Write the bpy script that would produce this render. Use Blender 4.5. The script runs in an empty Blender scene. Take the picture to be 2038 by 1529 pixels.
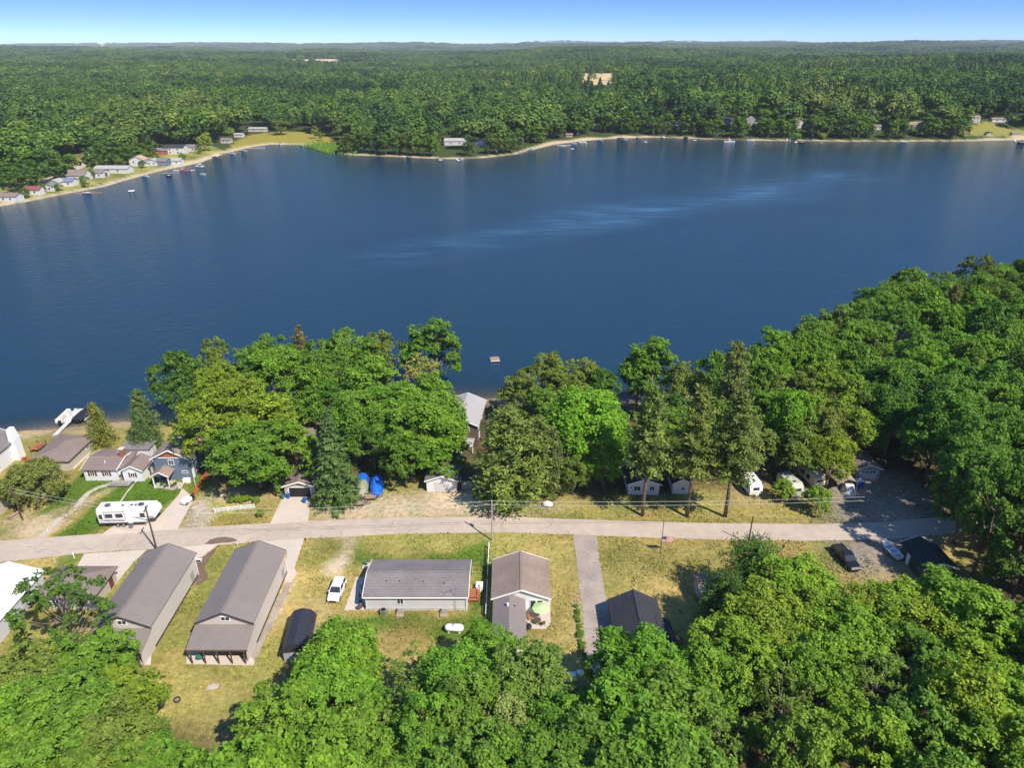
import bpy, math, random
import numpy as np
from mathutils import Vector, Matrix

R = math.radians
scene = bpy.context.scene
col = scene.collection

# ------------------------------------------------------------------ camera
CAM_H, PITCH, FPX, PCX, PCY = 75.0, 25.5, 1415.0, 1019.0, 764.5
cam_data = bpy.data.cameras.new('camera')
cam_data.sensor_width = 36.0
cam_data.lens = 36.0 * FPX / 2038.0
cam_data.clip_start = 1.0
cam_data.clip_end = 60000.0
cam = bpy.data.objects.new('camera', cam_data)
cam.location = (0, 0, CAM_H)
cam.rotation_euler = (R(90 - PITCH), 0, 0)
col.objects.link(cam)
scene.camera = cam

# ------------------------------------------------------------------ sky and sun
SUN_EL = 49.0
SUN_DIR = Vector((0.68, -0.73, 0)).normalized()          # horizontal direction towards the sun
world = bpy.data.worlds.new('World')
scene.world = world
world.use_nodes = True
wn, wl = world.node_tree.nodes, world.node_tree.links
wn.clear()
w_out = wn.new('ShaderNodeOutputWorld')
w_bg = wn.new('ShaderNodeBackground')
w_sky = wn.new('ShaderNodeTexSky')
w_sky.sky_type = 'NISHITA'
w_sky.sun_disc = False
w_sky.sun_elevation = R(SUN_EL)
w_sky.sun_rotation = math.atan2(SUN_DIR.x, SUN_DIR.y)
w_sky.air_density = 1.0
w_sky.dust_density = 0.35
w_sky.ozone_density = 2.0
w_tc = wn.new('ShaderNodeTexCoord')
w_map = wn.new('ShaderNodeMapping')                      # clear dry air: the blue deepens quickly above the horizon
w_map.vector_type = 'VECTOR'
w_map.inputs['Scale'].default_value = (1, 1, 4.6)
w_hs = wn.new('ShaderNodeHueSaturation')
w_hs.inputs['Hue'].default_value = 0.506
w_hs.inputs['Saturation'].default_value = 1.25
w_nrm = wn.new('ShaderNodeVectorMath'); w_nrm.operation = 'NORMALIZE'
w_add = wn.new('ShaderNodeVectorMath'); w_add.operation = 'ADD'
w_add.inputs[1].default_value = (0, 0, 0.1)
wl.new(w_tc.outputs['Generated'], w_map.inputs['Vector'])
wl.new(w_map.outputs['Vector'], w_add.inputs[0])
wl.new(w_add.outputs['Vector'], w_nrm.inputs[0])
wl.new(w_nrm.outputs['Vector'], w_sky.inputs['Vector'])
wl.new(w_sky.outputs['Color'], w_hs.inputs['Color'])
wl.new(w_hs.outputs['Color'], w_bg.inputs['Color'])
wl.new(w_bg.outputs['Background'], w_out.inputs['Surface'])
w_bg.inputs['Strength'].default_value = 0.15

sun_data = bpy.data.lights.new('sun', 'SUN')
sun_data.energy = 4.3
sun_data.angle = R(0.53)
sun_data.color = (1.0, 0.93, 0.82)
sun = bpy.data.objects.new('sun', sun_data)
sd = Vector((SUN_DIR.x * math.cos(R(SUN_EL)), SUN_DIR.y * math.cos(R(SUN_EL)), math.sin(R(SUN_EL))))
sun.rotation_euler = sd.to_track_quat('Z', 'Y').to_euler()
sun.location = (60, -60, 120)
col.objects.link(sun)

scene.view_settings.view_transform = 'Standard'
scene.view_settings.look = 'None'
scene.view_settings.gamma = 1.0
scene.view_settings.exposure = 0.62
scene.view_settings.use_curve_mapping = False
scene.render.engine = 'CYCLES'
cy = scene.cycles
cy.max_bounces = 6
cy.diffuse_bounces = 3
cy.glossy_bounces = 2
cy.transmission_bounces = 3
cy.transparent_max_bounces = 8
cy.volume_bounces = 0
cy.use_denoising = True
try:
    cy.denoiser = 'OPENIMAGEDENOISE'
    cy.denoising_input_passes = 'RGB_ALBEDO_NORMAL'
    cy.denoising_prefilter = 'ACCURATE'
except Exception:
    pass
cy.sample_clamp_indirect = 6.0
cy.caustics_reflective = False
cy.caustics_refractive = False

# ------------------------------------------------------------------ small helpers
_ct, _st = math.cos(R(PITCH)), math.sin(R(PITCH))
def ray(px, py):
    a, b = (px - PCX) / FPX, (py - PCY) / FPX
    return np.array((a, _ct - b * _st, -_st - b * _ct))
def G(px, py, z=0.0):
    """photo pixel -> point on the horizontal plane at height z"""
    d = ray(px, py)
    t = (z - CAM_H) / d[2]
    return float(d[0] * t), float(d[1] * t)

def tag(o, label=None, cat=None, group=None, kind=None):
    if label: o['label'] = label
    if cat: o['category'] = cat
    if group: o['group'] = group
    if kind: o['kind'] = kind
    return o
def thing(name, label, cat, loc=(0, 0, 0), rz=0.0, group=None):
    o = bpy.data.objects.new(name, None)
    o.empty_display_size = 0.5
    o.location = loc
    o.rotation_euler = (0, 0, rz)
    col.objects.link(o)
    return tag(o, label, cat, group)
def mesh_obj(name, me, parent=None, loc=None, rz=None):
    o = bpy.data.objects.new(name, me)
    col.objects.link(o)
    if parent is not None: o.parent = parent
    if loc is not None: o.location = loc
    if rz is not None: o.rotation_euler = (0, 0, rz)
    return o
def copy_tree(o, parent=None):
    c = o.copy()
    col.objects.link(c)
    c.parent = parent
    for ch in o.children:
        copy_tree(ch, c)
    return c
def np_mesh(name, verts, faces, mat=None, smooth=False, attrs=None):
    """verts (n,3), faces (m,k) of one face size k"""
    verts = np.asarray(verts, np.float32); faces = np.asarray(faces, np.int32)
    me = bpy.data.meshes.new(name)
    n, (m, k) = len(verts), faces.shape
    me.vertices.add(n); me.vertices.foreach_set('co', verts.ravel())
    me.loops.add(m * k); me.loops.foreach_set('vertex_index', faces.ravel())
    me.polygons.add(m)
    me.polygons.foreach_set('loop_start', np.arange(0, m * k, k, dtype=np.int32))
    me.polygons.foreach_set('loop_total', np.full(m, k, np.int32))
    if smooth: me.polygons.foreach_set('use_smooth', np.ones(m, bool))
    for an, (typ, data) in (attrs or {}).items():
        at = me.attributes.new(an, typ, 'POINT')
        key = 'value' if typ == 'FLOAT' else 'color'
        at.data.foreach_set(key, np.asarray(data, np.float32).ravel())
    me.update(calc_edges=True)
    if mat: me.materials.append(mat)
    return me

class MB:
    """collects simple shapes, builds them as one mesh object"""
    def __init__(s): s.v = []; s.f = []
    def add(s, vs, fs):
        o = len(s.v); s.v += [tuple(p) for p in vs]; s.f += [tuple(i + o for i in q) for q in fs]; return s
    def box(s, x0, x1, y0, y1, z0, z1):
        return s.add([(x0,y0,z0),(x1,y0,z0),(x1,y1,z0),(x0,y1,z0),(x0,y0,z1),(x1,y0,z1),(x1,y1,z1),(x0,y1,z1)],
                     [(3,2,1,0),(4,5,6,7),(0,1,5,4),(1,2,6,5),(2,3,7,6),(3,0,4,7)])
    def cbox(s, x, y, z, w, d, h): return s.box(x-w/2, x+w/2, y-d/2, y+d/2, z, z+h)
    def bevbox(s, x0, x1, y0, y1, z0, z1, b):
        """box whose top and upright edges are chamfered"""
        def ring(i, z):
            a, c, e, g = x0+i, x1-i, y0+i, y1-i
            return [(a+b,e,z),(c-b,e,z),(c,e+b,z),(c,g-b,z),(c-b,g,z),(a+b,g,z),(a,g-b,z),(a,e+b,z)]
        return s.loft([ring(0, z0), ring(0, z1-b), ring(b*.6, z1)])
    def loft(s, rings, caps=True):
        n = len(rings[0]); vs = [p for r in rings for p in r]; fs = []
        for i in range(len(rings)-1):
            for j in range(n):
                k = (j+1) % n
                fs.append((i*n+j, i*n+k, (i+1)*n+k, (i+1)*n+j))
        if caps: fs += [tuple(range(n))[::-1], tuple(range((len(rings)-1)*n, len(rings)*n))]
        return s.add(vs, fs)
    def prism(s, prof, axis, a, b):
        """profile of (u,z) pairs extruded along 'x' or 'y' from a to b"""
        if axis == 'y': rings = [[(u, t, z) for u, z in prof] for t in (a, b)]
        else: rings = [[(t, u, z) for u, z in prof] for t in (a, b)]
        return s.loft(rings)
    def tube(s, p, q, r0, r1=None, n=8):
        p, q = Vector(p), Vector(q); r1 = r0 if r1 is None else r1
        d = (q - p).normalized(); u = d.orthogonal().normalized(); w = d.cross(u)
        mk = lambda c, r: [tuple(c + (u*math.cos(2*math.pi*i/n) + w*math.sin(2*math.pi*i/n))*r) for i in range(n)]
        return s.loft([mk(p, r0), mk(q, r1)])
    def path(s, pts, r, n=6):
        for i in range(len(pts)-1): s.tube(pts[i], pts[i+1], r[i] if hasattr(r, '__len__') else r, r[i+1] if hasattr(r, '__len__') else r, n)
        return s
    def dome(s, x, y, z, rx, ry, rz, n=10, m=4, full=False):
        rings = []
        t0 = -math.pi/2*0.98 if full else 0
        for i in range(m+1):
            a = t0 + (math.pi/2*0.98 - t0)*i/m
            rings.append([(x+rx*math.cos(a)*math.cos(2*math.pi*j/n), y+ry*math.cos(a)*math.sin(2*math.pi*j/n), z+rz*math.sin(a)) for j in range(n)])
        return s.loft(rings)
    def poly(s, pts, z, th=0.0):
        n = len(pts)
        ar = sum(pts[i][0]*pts[(i+1)%n][1]-pts[(i+1)%n][0]*pts[i][1] for i in range(n))
        if ar < 0: pts = pts[::-1]
        if th <= 0: return s.add([(x, y, z) for x, y in pts], [tuple(range(n))])
        return s.loft([[(x, y, z-th) for x, y in pts], [(x, y, z) for x, y in pts]])
    def mesh(s, name, mat, smooth=False):
        me = bpy.data.meshes.new(name)
        me.from_pydata(s.v, [], s.f)
        if smooth: me.polygons.foreach_set('use_smooth', [True]*len(me.polygons))
        me.update()
        if mat: me.materials.append(mat)
        return me
    def build(s, name, mat, parent=None, loc=None, rz=None, smooth=False):
        return mesh_obj(name, s.mesh(name, mat, smooth), parent, loc, rz)

# ------------------------------------------------------------------ materials
def new_mat(name):
    m = bpy.data.materials.new(name); m.use_nodes = True
    nt = m.node_tree
    return m, nt.nodes, nt.links, nt.nodes['Principled BSDF']
def N(nodes, t, **kw):
    n = nodes.new(t)
    for k, v in kw.items():
        if k.startswith('i_'):
            n.inputs[k[2:].replace('_', ' ')].default_value = v
        else: setattr(n, k, v)
    return n
def ramp(nodes, stops):
    n = nodes.new('ShaderNodeValToRGB')
    e = n.color_ramp.elements
    while len(e) < len(stops): e.new(0.5)
    for k, (p, c) in enumerate(stops):
        e[k].position = p
        e[k].color = (c, c, c, 1) if not hasattr(c, '__len__') else (*c, 1)
    return n
MATS = {}
def mat(name, rgb, rough=0.7, var=0.18, scale=3.0, bump=0.0, spec=0.3, metal=0.0, pattern=None, pscale=1.0, pdepth=0.25, paxis='x'):
    """plain painted / mineral surface: two noise octaves of colour wear, optional rows (siding, shingles, seams)"""
    if name in MATS: return MATS[name]
    m, nd, lk, bs = new_mat(name)
    bs.inputs['Roughness'].default_value = rough
    bs.inputs['Metallic'].default_value = metal
    bs.inputs['Specular IOR Level'].default_value = spec
    tc = N(nd, 'ShaderNodeTexCoord')
    n1 = N(nd, 'ShaderNodeTexNoise', i_Scale=scale, i_Detail=5.0, i_Roughness=0.65)
    n2 = N(nd, 'ShaderNodeTexNoise', i_Scale=scale*0.13, i_Detail=3.0)
    lk.new(tc.outputs['Object'], n1.inputs['Vector']); lk.new(tc.outputs['Object'], n2.inputs['Vector'])
    ad = N(nd, 'ShaderNodeMath', operation='ADD'); lk.new(n1.outputs['Fac'], ad.inputs[0]); lk.new(n2.outputs['Fac'], ad.inputs[1])
    mr = N(nd, 'ShaderNodeMapRange'); mr.inputs['From Min'].default_value = 0.6; mr.inputs['From Max'].default_value = 1.4
    mr.inputs['To Min'].default_value = 1-var; mr.inputs['To Max'].default_value = 1+var
    lk.new(ad.outputs[0], mr.inputs['Value'])
    last = mr.outputs['Result']
    hsrc = n1.outputs['Fac']
    if pattern:
        if pattern == 'brick':
            t = N(nd, 'ShaderNodeTexBrick', i_Scale=pscale, i_Mortar_Size=0.02, i_Bias=0.0)
            t.inputs['Color1'].default_value = (1,1,1,1); t.inputs['Color2'].default_value = (.7,.7,.7,1); t.inputs['Mortar'].default_value = (.45,.45,.45,1)
            src = t.outputs['Color']
        else:
            t = N(nd, 'ShaderNodeTexWave', wave_type='BANDS', bands_direction=paxis.upper(), wave_profile='SAW', i_Scale=pscale, i_Distortion=0.15, i_Detail=1.0)
            src = t.outputs['Fac']
        lk.new(tc.outputs['Object'], t.inputs['Vector'])
        r2 = N(nd, 'ShaderNodeMapRange'); r2.inputs['To Min'].default_value = 1-pdepth; r2.inputs['To Max'].default_value = 1.0
        lk.new(src, r2.inputs['Value'])
        mu = N(nd, 'ShaderNodeMath', operation='MULTIPLY'); lk.new(last, mu.inputs[0]); lk.new(r2.outputs['Result'], mu.inputs[1])
        last = mu.outputs[0]; hsrc = src
    vm = N(nd, 'ShaderNodeVectorMath', operation='SCALE'); vm.inputs[0].default_value = rgb
    lk.new(last, vm.inputs['Scale'])
    lk.new(vm.outputs['Vector'], bs.inputs['Base Color'])
    if bump:
        b = N(nd, 'ShaderNodeBump', i_Strength=bump, i_Distance=0.03); lk.new(hsrc, b.inputs['Height']); lk.new(b.outputs['Normal'], bs.inputs['Normal'])
    MATS[name] = m
    return m
# ------------------------------------------------------------------ lake outline, terrain heights
WATER_Z = -1.0
far_px = [(-420, 470), (-150, 432), (0, 410), (60, 400), (120, 388), (200, 372), (280, 350), (330, 338), (400, 322), (450, 305), (500, 292), (540, 287), (600, 288),
          (640, 293), (670, 303), (700, 308), (800, 312), (900, 316), (960, 314), (1030, 306), (1060, 297), (1100, 288), (1160, 280), (1230, 275), (1300, 273),
          (1400, 276), (1500, 279), (1600, 280), (1700, 281), (1800, 281), (1950, 280), (2038, 278), (2300, 272), (2600, 270)]
near_px = [(2500, 480), (2250, 530), (2100, 560), (2000, 592), (1900, 628), (1800, 668), (1730, 704), (1650, 750), (1560, 778), (1400, 788), (1250, 797), (1100, 792), (960, 797), (850, 790),
           (700, 787), (560, 790), (460, 795), (400, 806), (330, 826), (270, 838), (200, 846), (150, 850), (100, 858), (60, 863), (0, 869), (-150, 890), (-420, 930)]
FAR = np.array([G(x, y, WATER_Z) for x, y in far_px])
NEAR = np.array([G(x, y, WATER_Z) for x, y in near_px])
LAKE = np.vstack([[(-420, 420)], FAR, [(1500, 700), (1500, 260), (700, 230)], NEAR, [(-420, 120)]])
LA, LB = LAKE, np.roll(LAKE, -1, axis=0)

def seg_dist(P, A, B):
    d = np.full(len(P), 1e9)
    for a, b in zip(A, B):
        ab = b - a
        t = np.clip(((P - a) @ ab) / (ab @ ab + 1e-9), 0, 1)
        d = np.minimum(d, np.linalg.norm(P - (a + t[:, None]*ab), axis=1))
    return d
def in_poly(P, poly):
    x, y = P[:, 0], P[:, 1]
    c = np.zeros(len(P), bool)
    for i in range(len(poly)):
        (x1, y1), (x2, y2) = poly[i], poly[i-1]
        with np.errstate(divide='ignore', invalid='ignore'):
            c ^= ((y1 > y) != (y2 > y)) & (x < (x2-x1)*(y-y1)/(y2-y1+1e-12)+x1)
    return c
def lake_sd(P):
    """distance to the shoreline, positive on land"""
    P = np.asarray(P, float)
    return np.where(in_poly(P, LAKE), -1, 1)*seg_dist(P, LA, LB)
def sstep(a, b, x):
    t = np.clip((x-a)/(b-a), 0, 1)
    return t*t*(3-2*t)
_vr = np.random.default_rng(99); _VG = _vr.uniform(-1, 1, (64, 64))
def vnoise(P, scale, off=0.0):
    u, v = P[:, 0]/scale + off + 31.7, P[:, 1]/scale + off*1.7 + 12.3
    i, j = np.floor(u).astype(int), np.floor(v).astype(int); a, b = u-i, v-j
    a, b = a*a*(3-2*a), b*b*(3-2*b)
    g = lambda p, q: _VG[p % 64, q % 64]
    return (g(i, j)*(1-a) + g(i+1, j)*a)*(1-b) + (g(i, j+1)*(1-a) + g(i+1, j+1)*a)*b
def height(P):
    P = np.atleast_2d(np.asarray(P, float))
    x, y = P[:, 0], P[:, 1]
    s = lake_sd(P) + 1.2*np.sin(x*0.11+y*.05) + 0.7*np.sin(x*.31-y*.2)
    r = np.hypot(x, y)
    land = -1.0 + 1.0*sstep(-1, 9, s)
    bed = -1.0 + np.clip(s, -60, 0)*0.09
    z = np.where(s > 0, land, bed)
    farside = (y > 230)
    bank_r = sstep(40, 160, x)*9.0 + 2.0*sstep(-140, -40, x)
    rise = sstep(5, 60, s)*bank_r + sstep(30, 500, s)*6
    roll = 5*np.sin(x*.0031+1.3)*np.sin(y*.0026) + 4*np.sin(x*.0011-y*.0017+.5) + 9*np.sin(x*.0006+y*.0009)
    roll = roll + 9*vnoise(P, 420) + 7*vnoise(P, 950, 5.0)
    roll = roll*sstep(150, 900, s)*np.clip(r/2500, .4, 2.0)
    ridge = 18*sstep(2200, 4200, r) + 22*sstep(5200, 9500, r) + 26*sstep(9000, 13000, r)*(0.75+.35*np.sin(x*.0005+.4)+.25*np.sin(x*.0012))
    return z + np.where(farside & (s > 0), rise + roll + ridge, 0)
def H1(x, y): return float(height([(x, y)])[0])
def GT(px, py, dz=0.0):
    """photo pixel -> point on the terrain"""
    z = 0.0
    for _ in range(12):
        x, y = G(px, py, z+dz)
        z = 0.6*z + 0.4*max(H1(x, y), WATER_Z)
    return x, y, z

# ------------------------------------------------------------------ ground near the camera, painted with what covers it
GX0, GX1, GY0, GY1, GS = -150.0, 150.0, 20.0, 240.0, 0.6
nx, ny = int((GX1-GX0)/GS)+1, int((GY1-GY0)/GS)+1
gx, gy = np.meshgrid(np.linspace(GX0, GX1, nx), np.linspace(GY0, GY1, ny))
gp = np.column_stack([gx.ravel(), gy.ravel()])
gz = height(gp)
def blur(a, k, n=3):
    for _ in range(n):
        for ax in (0, 1):
            c = np.cumsum(np.pad(a, [(k+1, k) if i == ax else (0, 0) for i in (0, 1)], mode='edge'), axis=ax)
            a = (np.take(c, range(2*k+1, c.shape[ax]), axis=ax) - np.take(c, range(0, c.shape[ax]-2*k-1), axis=ax))/(2*k+1)
    return a
rng = np.random.default_rng(5)
wob = np.column_stack([blur(rng.normal(size=(ny, nx)), 2).ravel(), blur(rng.normal(size=(ny, nx)), 2).ravel()])
wob = wob/wob.std()*0.45
big = blur(rng.normal(size=(ny, nx)), 6).ravel(); big /= big.std()
mid = blur(rng.normal(size=(ny, nx)), 3).ravel(); mid /= mid.std()
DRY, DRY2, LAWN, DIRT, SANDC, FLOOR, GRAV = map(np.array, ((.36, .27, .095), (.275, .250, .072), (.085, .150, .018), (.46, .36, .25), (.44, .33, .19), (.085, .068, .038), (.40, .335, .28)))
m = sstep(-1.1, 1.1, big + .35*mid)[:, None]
gcol = DRY*m + DRY2*(1-m)
def paint(px, colr, soft=1, amt=1.0, world_pts=False, patch=0.0):
    global gcol
    poly = px if world_pts else [G(*p) for p in px]
    k = in_poly(gp + wob, poly).astype(float).reshape(ny, nx)
    k = blur(k, soft, 1 if soft == 1 else 2).ravel() if soft else k.ravel()
    if patch: k = k*np.clip(1 + patch*mid, 0, 1)
    k = (k*amt)[:, None]
    gcol = gcol*(1-k) + colr*k
# woods: everything away from the lots
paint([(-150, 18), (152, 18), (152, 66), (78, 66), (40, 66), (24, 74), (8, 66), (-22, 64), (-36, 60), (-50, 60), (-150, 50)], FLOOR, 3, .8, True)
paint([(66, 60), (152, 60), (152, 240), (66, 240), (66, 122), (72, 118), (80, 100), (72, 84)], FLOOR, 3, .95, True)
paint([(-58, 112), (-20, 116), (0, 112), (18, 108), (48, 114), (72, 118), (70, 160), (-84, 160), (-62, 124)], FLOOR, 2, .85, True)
# lawns
paint([(105, 1072), (255, 948), (300, 952), (368, 962), (352, 990), (312, 1032), (200, 1050), (185, 1064)], LAWN, 1, 1)
paint([(70, 1028), (178, 930), (232, 958), (240, 965), (188, 985), (150, 1010), (110, 1025)], LAWN, 1, .95)
paint([(0, 960), (60, 905), (110, 930), (70, 980), (0, 1000)], LAWN, 2, .6, patch=.6)
paint([(395, 985), (420, 930), (440, 900), (425, 905), (405, 935), (365, 958), (372, 985)], LAWN, 1, .95)
paint([(110, 1120), (140, 1102), (172, 1100), (155, 1125), (90, 1150)], LAWN, 1, .8)
paint([(395, 1170), (412, 1110), (440, 1085), (475, 1085), (400, 1230), (310, 1330), (290, 1330)], LAWN, 2, .55, patch=.5)
paint([(703, 1130), (712, 1085), (740, 1098), (800, 1108), (880, 1108), (960, 1085), (978, 1070), (972, 1240), (950, 1275), (880, 1268), (760, 1258), (690, 1240), (690, 1225), (725, 1220), (940, 1225), (945, 1120), (730, 1118)], LAWN, 1, .95, patch=.2)
paint([(700, 1072), (730, 1068), (745, 1078), (710, 1080)], LAWN, 2, .7)
paint([(1085, 1075), (1142, 1072), (1155, 1180), (1145, 1240), (1120, 1180), (1110, 1110)], LAWN, 3, .5, patch=.9)
paint([(0, 1245), (90, 1165), (110, 1200), (60, 1330), (0, 1360)], LAWN, 3, .6, patch=.5)
paint([(1185, 1005), (1300, 980), (1420, 1000), (1440, 1030), (1100, 1030)], LAWN, 3, .45, patch=.9)
paint([(1120, 1030), (1640, 1040), (1640, 1045), (1120, 1038)], LAWN, 1, .5)
paint([(1310, 1065), (1470, 1072), (1400, 1092), (1300, 1080)], LAWN, 3, .4, patch=.9)
paint([(400, 1000), (520, 995), (540, 1020), (520, 1040), (420, 1046)], LAWN, 2, .35, patch=.8)
paint([(1640, 1050), (1680, 1048), (1690, 1120), (1620, 1110)], LAWN, 3, .5)
for xx in (7.3, 8.9):                                               # wheel tracks beside the small house
    paint([(xx-.3, 70), (xx+.3, 70), (xx+.45, 96.5), (xx-.15, 96.5)], DRY*1.12, 1, .75, True, patch=.3)
for xx in (-45.4, -44.2): paint([(xx-.25, 62), (xx+.25, 62), (xx+.9, 94), (xx+.4, 94)], DRY*1.1, 1, .6, True, patch=.3)
# bare soil, sand, gravel
paint([(0, 1075), (60, 1035), (190, 985), (255, 948), (232, 965), (140, 1030), (92, 1070)], DIRT, 1, .75, patch=.3)
paint([(0, 1020), (60, 1010), (70, 1035), (0, 1075)], DIRT, 2, .6, patch=.5)
paint([(358, 1055), (385, 990), (420, 1005), (410, 1050)], GRAV, 1, .9, patch=.2)
paint([(618, 1038), (640, 996), (760, 985), (860, 978), (1000, 985), (1060, 1008), (1130, 1010), (1120, 1022), (1050, 1032)], DIRT, 2, .85, patch=.25)
paint([(405, 975), (530, 970), (560, 990), (530, 1000), (410, 1005)], DIRT, 2, .6, patch=.4)
paint([(668, 1070), (708, 1068), (705, 1100), (690, 1140), (672, 1150), (655, 1140), (665, 1100)], DIRT*1.15, 1, .95, patch=.3)
paint([(630, 1195), (660, 1205), (655, 1230), (630, 1225)], DIRT, 2, .3)
paint([(1440, 1000), (1560, 985), (1640, 990), (1660, 930), (1600, 905), (1480, 930)], DIRT*.8, 3, .55, patch=.5)
paint([(1560, 960), (1640, 990), (1650, 1040), (1620, 1048), (1640, 1090), (1700, 1150), (1800, 1150), (1860, 1080), (1900, 1040), (1860, 985), (1780, 940), (1700, 930)], np.array((.24, .20, .165)), 3, .92, patch=.15)  # clearing floor painted dark grey, tree shade put into its colour
paint([(1142, 1180), (1158, 1190), (1166, 1330), (1150, 1330)], DIRT, 1, .7, patch=.4)
paint([(1040, 1190), (1100, 1190), (1100, 1210), (1040, 1210)], GRAV, 1, .5)
paint([(500, 1325), (505, 1318), (583, 1158), (570, 1158), (490, 1322)], GRAV, 1, .7)
paint([(300, 1340), (370, 1400), (430, 1480), (520, 1400), (480, 1340)], DRY*1.05, 4, .5)
# the beach and the lake bed
sdl = lake_sd(gp) + wob[:, 0]*1.3
k = (sstep(5.5, 1.5, sdl)*np.where(gp[:, 0] < -62, 1, .55))[:, None]
gcol = gcol*(1-k) + SANDC*k
k = (sstep(-2.5, -14, sdl)*.9)[:, None]
gcol = gcol*(1-k) + np.array((.11, .085, .05))*k
gcol *= (1 + .10*mid + .05*rng.normal(size=len(mid)))[:, None]

gm, nd, lk, bs = new_mat('turf and soil')
at = N(nd, 'ShaderNodeAttribute', attribute_name='cover')
tc = N(nd, 'ShaderNodeTexCoord')
na = N(nd, 'ShaderNodeTexNoise', i_Scale=1.1, i_Detail=9.0, i_Roughness=0.8); lk.new(tc.outputs['Object'], na.inputs['Vector'])
nb = N(nd, 'ShaderNodeTexNoise', i_Scale=0.22, i_Detail=5.0, i_Roughness=0.6, i_Distortion=0.8); lk.new(tc.outputs['Object'], nb.inputs['Vector'])
ra = ramp(nd, [(.30, .42), (.5, .95), (.72, 1.5)]); lk.new(na.outputs['Fac'], ra.inputs[0])
rb = ramp(nd, [(.3, (.86, .96, .8)), (.5, (1, 1, 1)), (.72, (1.14, 1.04, 1.0))]); lk.new(nb.outputs['Fac'], rb.inputs[0])
m1 = N(nd, 'ShaderNodeMixRGB', blend_type='MULTIPLY', i_Fac=1.0); lk.new(at.outputs['Color'], m1.inputs[1]); lk.new(ra.outputs[0], m1.inputs[2])
m2 = N(nd, 'ShaderNodeMixRGB', blend_type='MULTIPLY', i_Fac=1.0); lk.new(m1.outputs[0], m2.inputs[1]); lk.new(rb.outputs[0], m2.inputs[2])
lk.new(m2.outputs[0], bs.inputs['Base Color']); bs.inputs['Roughness'].default_value = 0.95; bs.inputs['Specular IOR Level'].default_value = 0.05
bu = N(nd, 'ShaderNodeBump', i_Strength=0.6, i_Distance=0.12); lk.new(na.outputs['Fac'], bu.inputs['Height']); lk.new(bu.outputs['Normal'], bs.inputs['Normal'])

idx = np.arange(nx*ny).reshape(ny, nx)
gf = np.stack([idx[:-1, :-1], idx[:-1, 1:], idx[1:, 1:], idx[1:, :-1]], -1).reshape(-1, 4)
gcol4 = np.column_stack([np.clip(gcol, 0, 1), np.ones(len(gcol))])
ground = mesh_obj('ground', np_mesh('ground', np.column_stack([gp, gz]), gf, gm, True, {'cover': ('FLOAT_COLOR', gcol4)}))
tag(ground, 'dry yellow grass and lawns of the lakeside lots', kind='structure')

# ------------------------------------------------------------------ terrain out to the horizon
fields_px = {   # clearings in the woods: (pixel outline on the terrain, colour)
    'tan':  ([(1128, 186), (1205, 186), (1195, 166), (1136, 166)], (.60, .45, .25)),
    'tan2': ([(630, 140), (745, 140), (735, 129), (640, 129)], (.55, .42, .28)),
    'tan3': ([(812, 141), (835, 141), (835, 135), (815, 135)], (.6, .5, .4)),
    'tan4': ([(200, 93.5), (240, 93.5), (235, 91.5), (200, 91.5)], (.7, .6, .45)),
    'meadow': ([(-60, 318), (60, 300), (110, 280), (95, 268), (0, 272), (-60, 280)], (.12, .145, .035)),
    'park': ([(452, 298), (470, 280), (500, 268), (545, 262), (600, 262), (650, 272), (700, 285), (640, 290), (600, 286), (540, 285), (500, 290)], (.28, .24, .05)),
    'village': ([(-60, 418), (0, 408), (120, 386), (280, 348), (400, 320), (450, 303), (420, 290), (330, 292), (250, 318), (180, 300), (140, 310), (150, 330), (60, 345), (-60, 370)], (.24, .235, .065)),
    'hillgrass': ([(1920, 268), (1930, 252), (1965, 240), (2005, 255), (2060, 258), (2060, 272), (1980, 272)], (.24, .22, .06)),
}
def terrain_poly(px): return np.array([GT(*p)[:2] for p in px])
FIELDS = {k: (terrain_poly(v[0]), v[1]) for k, v in fields_px.items()}
na_, nr_ = 420, 300
ang = np.linspace(R(-62), R(62), na_)
rad = np.concatenate([np.linspace(200, 1000, 170), np.geomspace(1005, 16000, nr_-170)])
aa, rr = np.meshgrid(ang, rad)
tp = np.column_stack([(rr*np.sin(aa)).ravel(), (rr*np.cos(aa)).ravel()])
tz = height(tp)
inside = (tp[:, 0] > GX0+3) & (tp[:, 0] < GX1-3) & (tp[:, 1] < GY1-3)
tz = np.where(inside, -9.0, tz)
tcol = np.tile(np.array((.055, .075, .022)), (len(tp), 1))
for poly, c in FIELDS.values():
    k = in_poly(tp, poly)
    tcol[k] = c
OPEN = ((1132, 1196, 1120, 1800, (.60, .45, .25)), (645, 735, 2300, 3300, (.55, .42, .28)), (812, 838, 2300, 3100, (.6, .5, .4)))   # long tan fields in the woods
def wedge(P, x0_, x1_, r0, r1):
    ax, rr_w = P[:, 0]/np.maximum(P[:, 1], 1), np.hypot(P[:, 0], P[:, 1])
    return (ax > (x0_-PCX)/FPX/_ct) & (ax < (x1_-PCX)/FPX/_ct) & (rr_w > r0) & (rr_w < r1)
for a_ in OPEN: tcol[wedge(tp, *a_[:4])] = a_[4]
vn = np.sin(tp[:, 0]*.13)*np.sin(tp[:, 1]*.11+1) + .6*np.sin(tp[:, 0]*.31+tp[:, 1]*.27)
vk = in_poly(tp, FIELDS['village'][0]); tcol[vk] *= (1 + .3*vn[vk])[:, None]
tsd = lake_sd(tp)
bw = 3.5 + 9*sstep(10, 40, tp[:, 0])*sstep(135, 90, tp[:, 0]) + 12*sstep(400, 440, tp[:, 0]) + 2*sstep(-120, -180, tp[:, 0])
bw = bw*(1 + .35*np.sin(tp[:, 0]*.09)*np.sin(tp[:, 0]*.037+1) + .2*np.sin(tp[:, 0]*.21))
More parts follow.
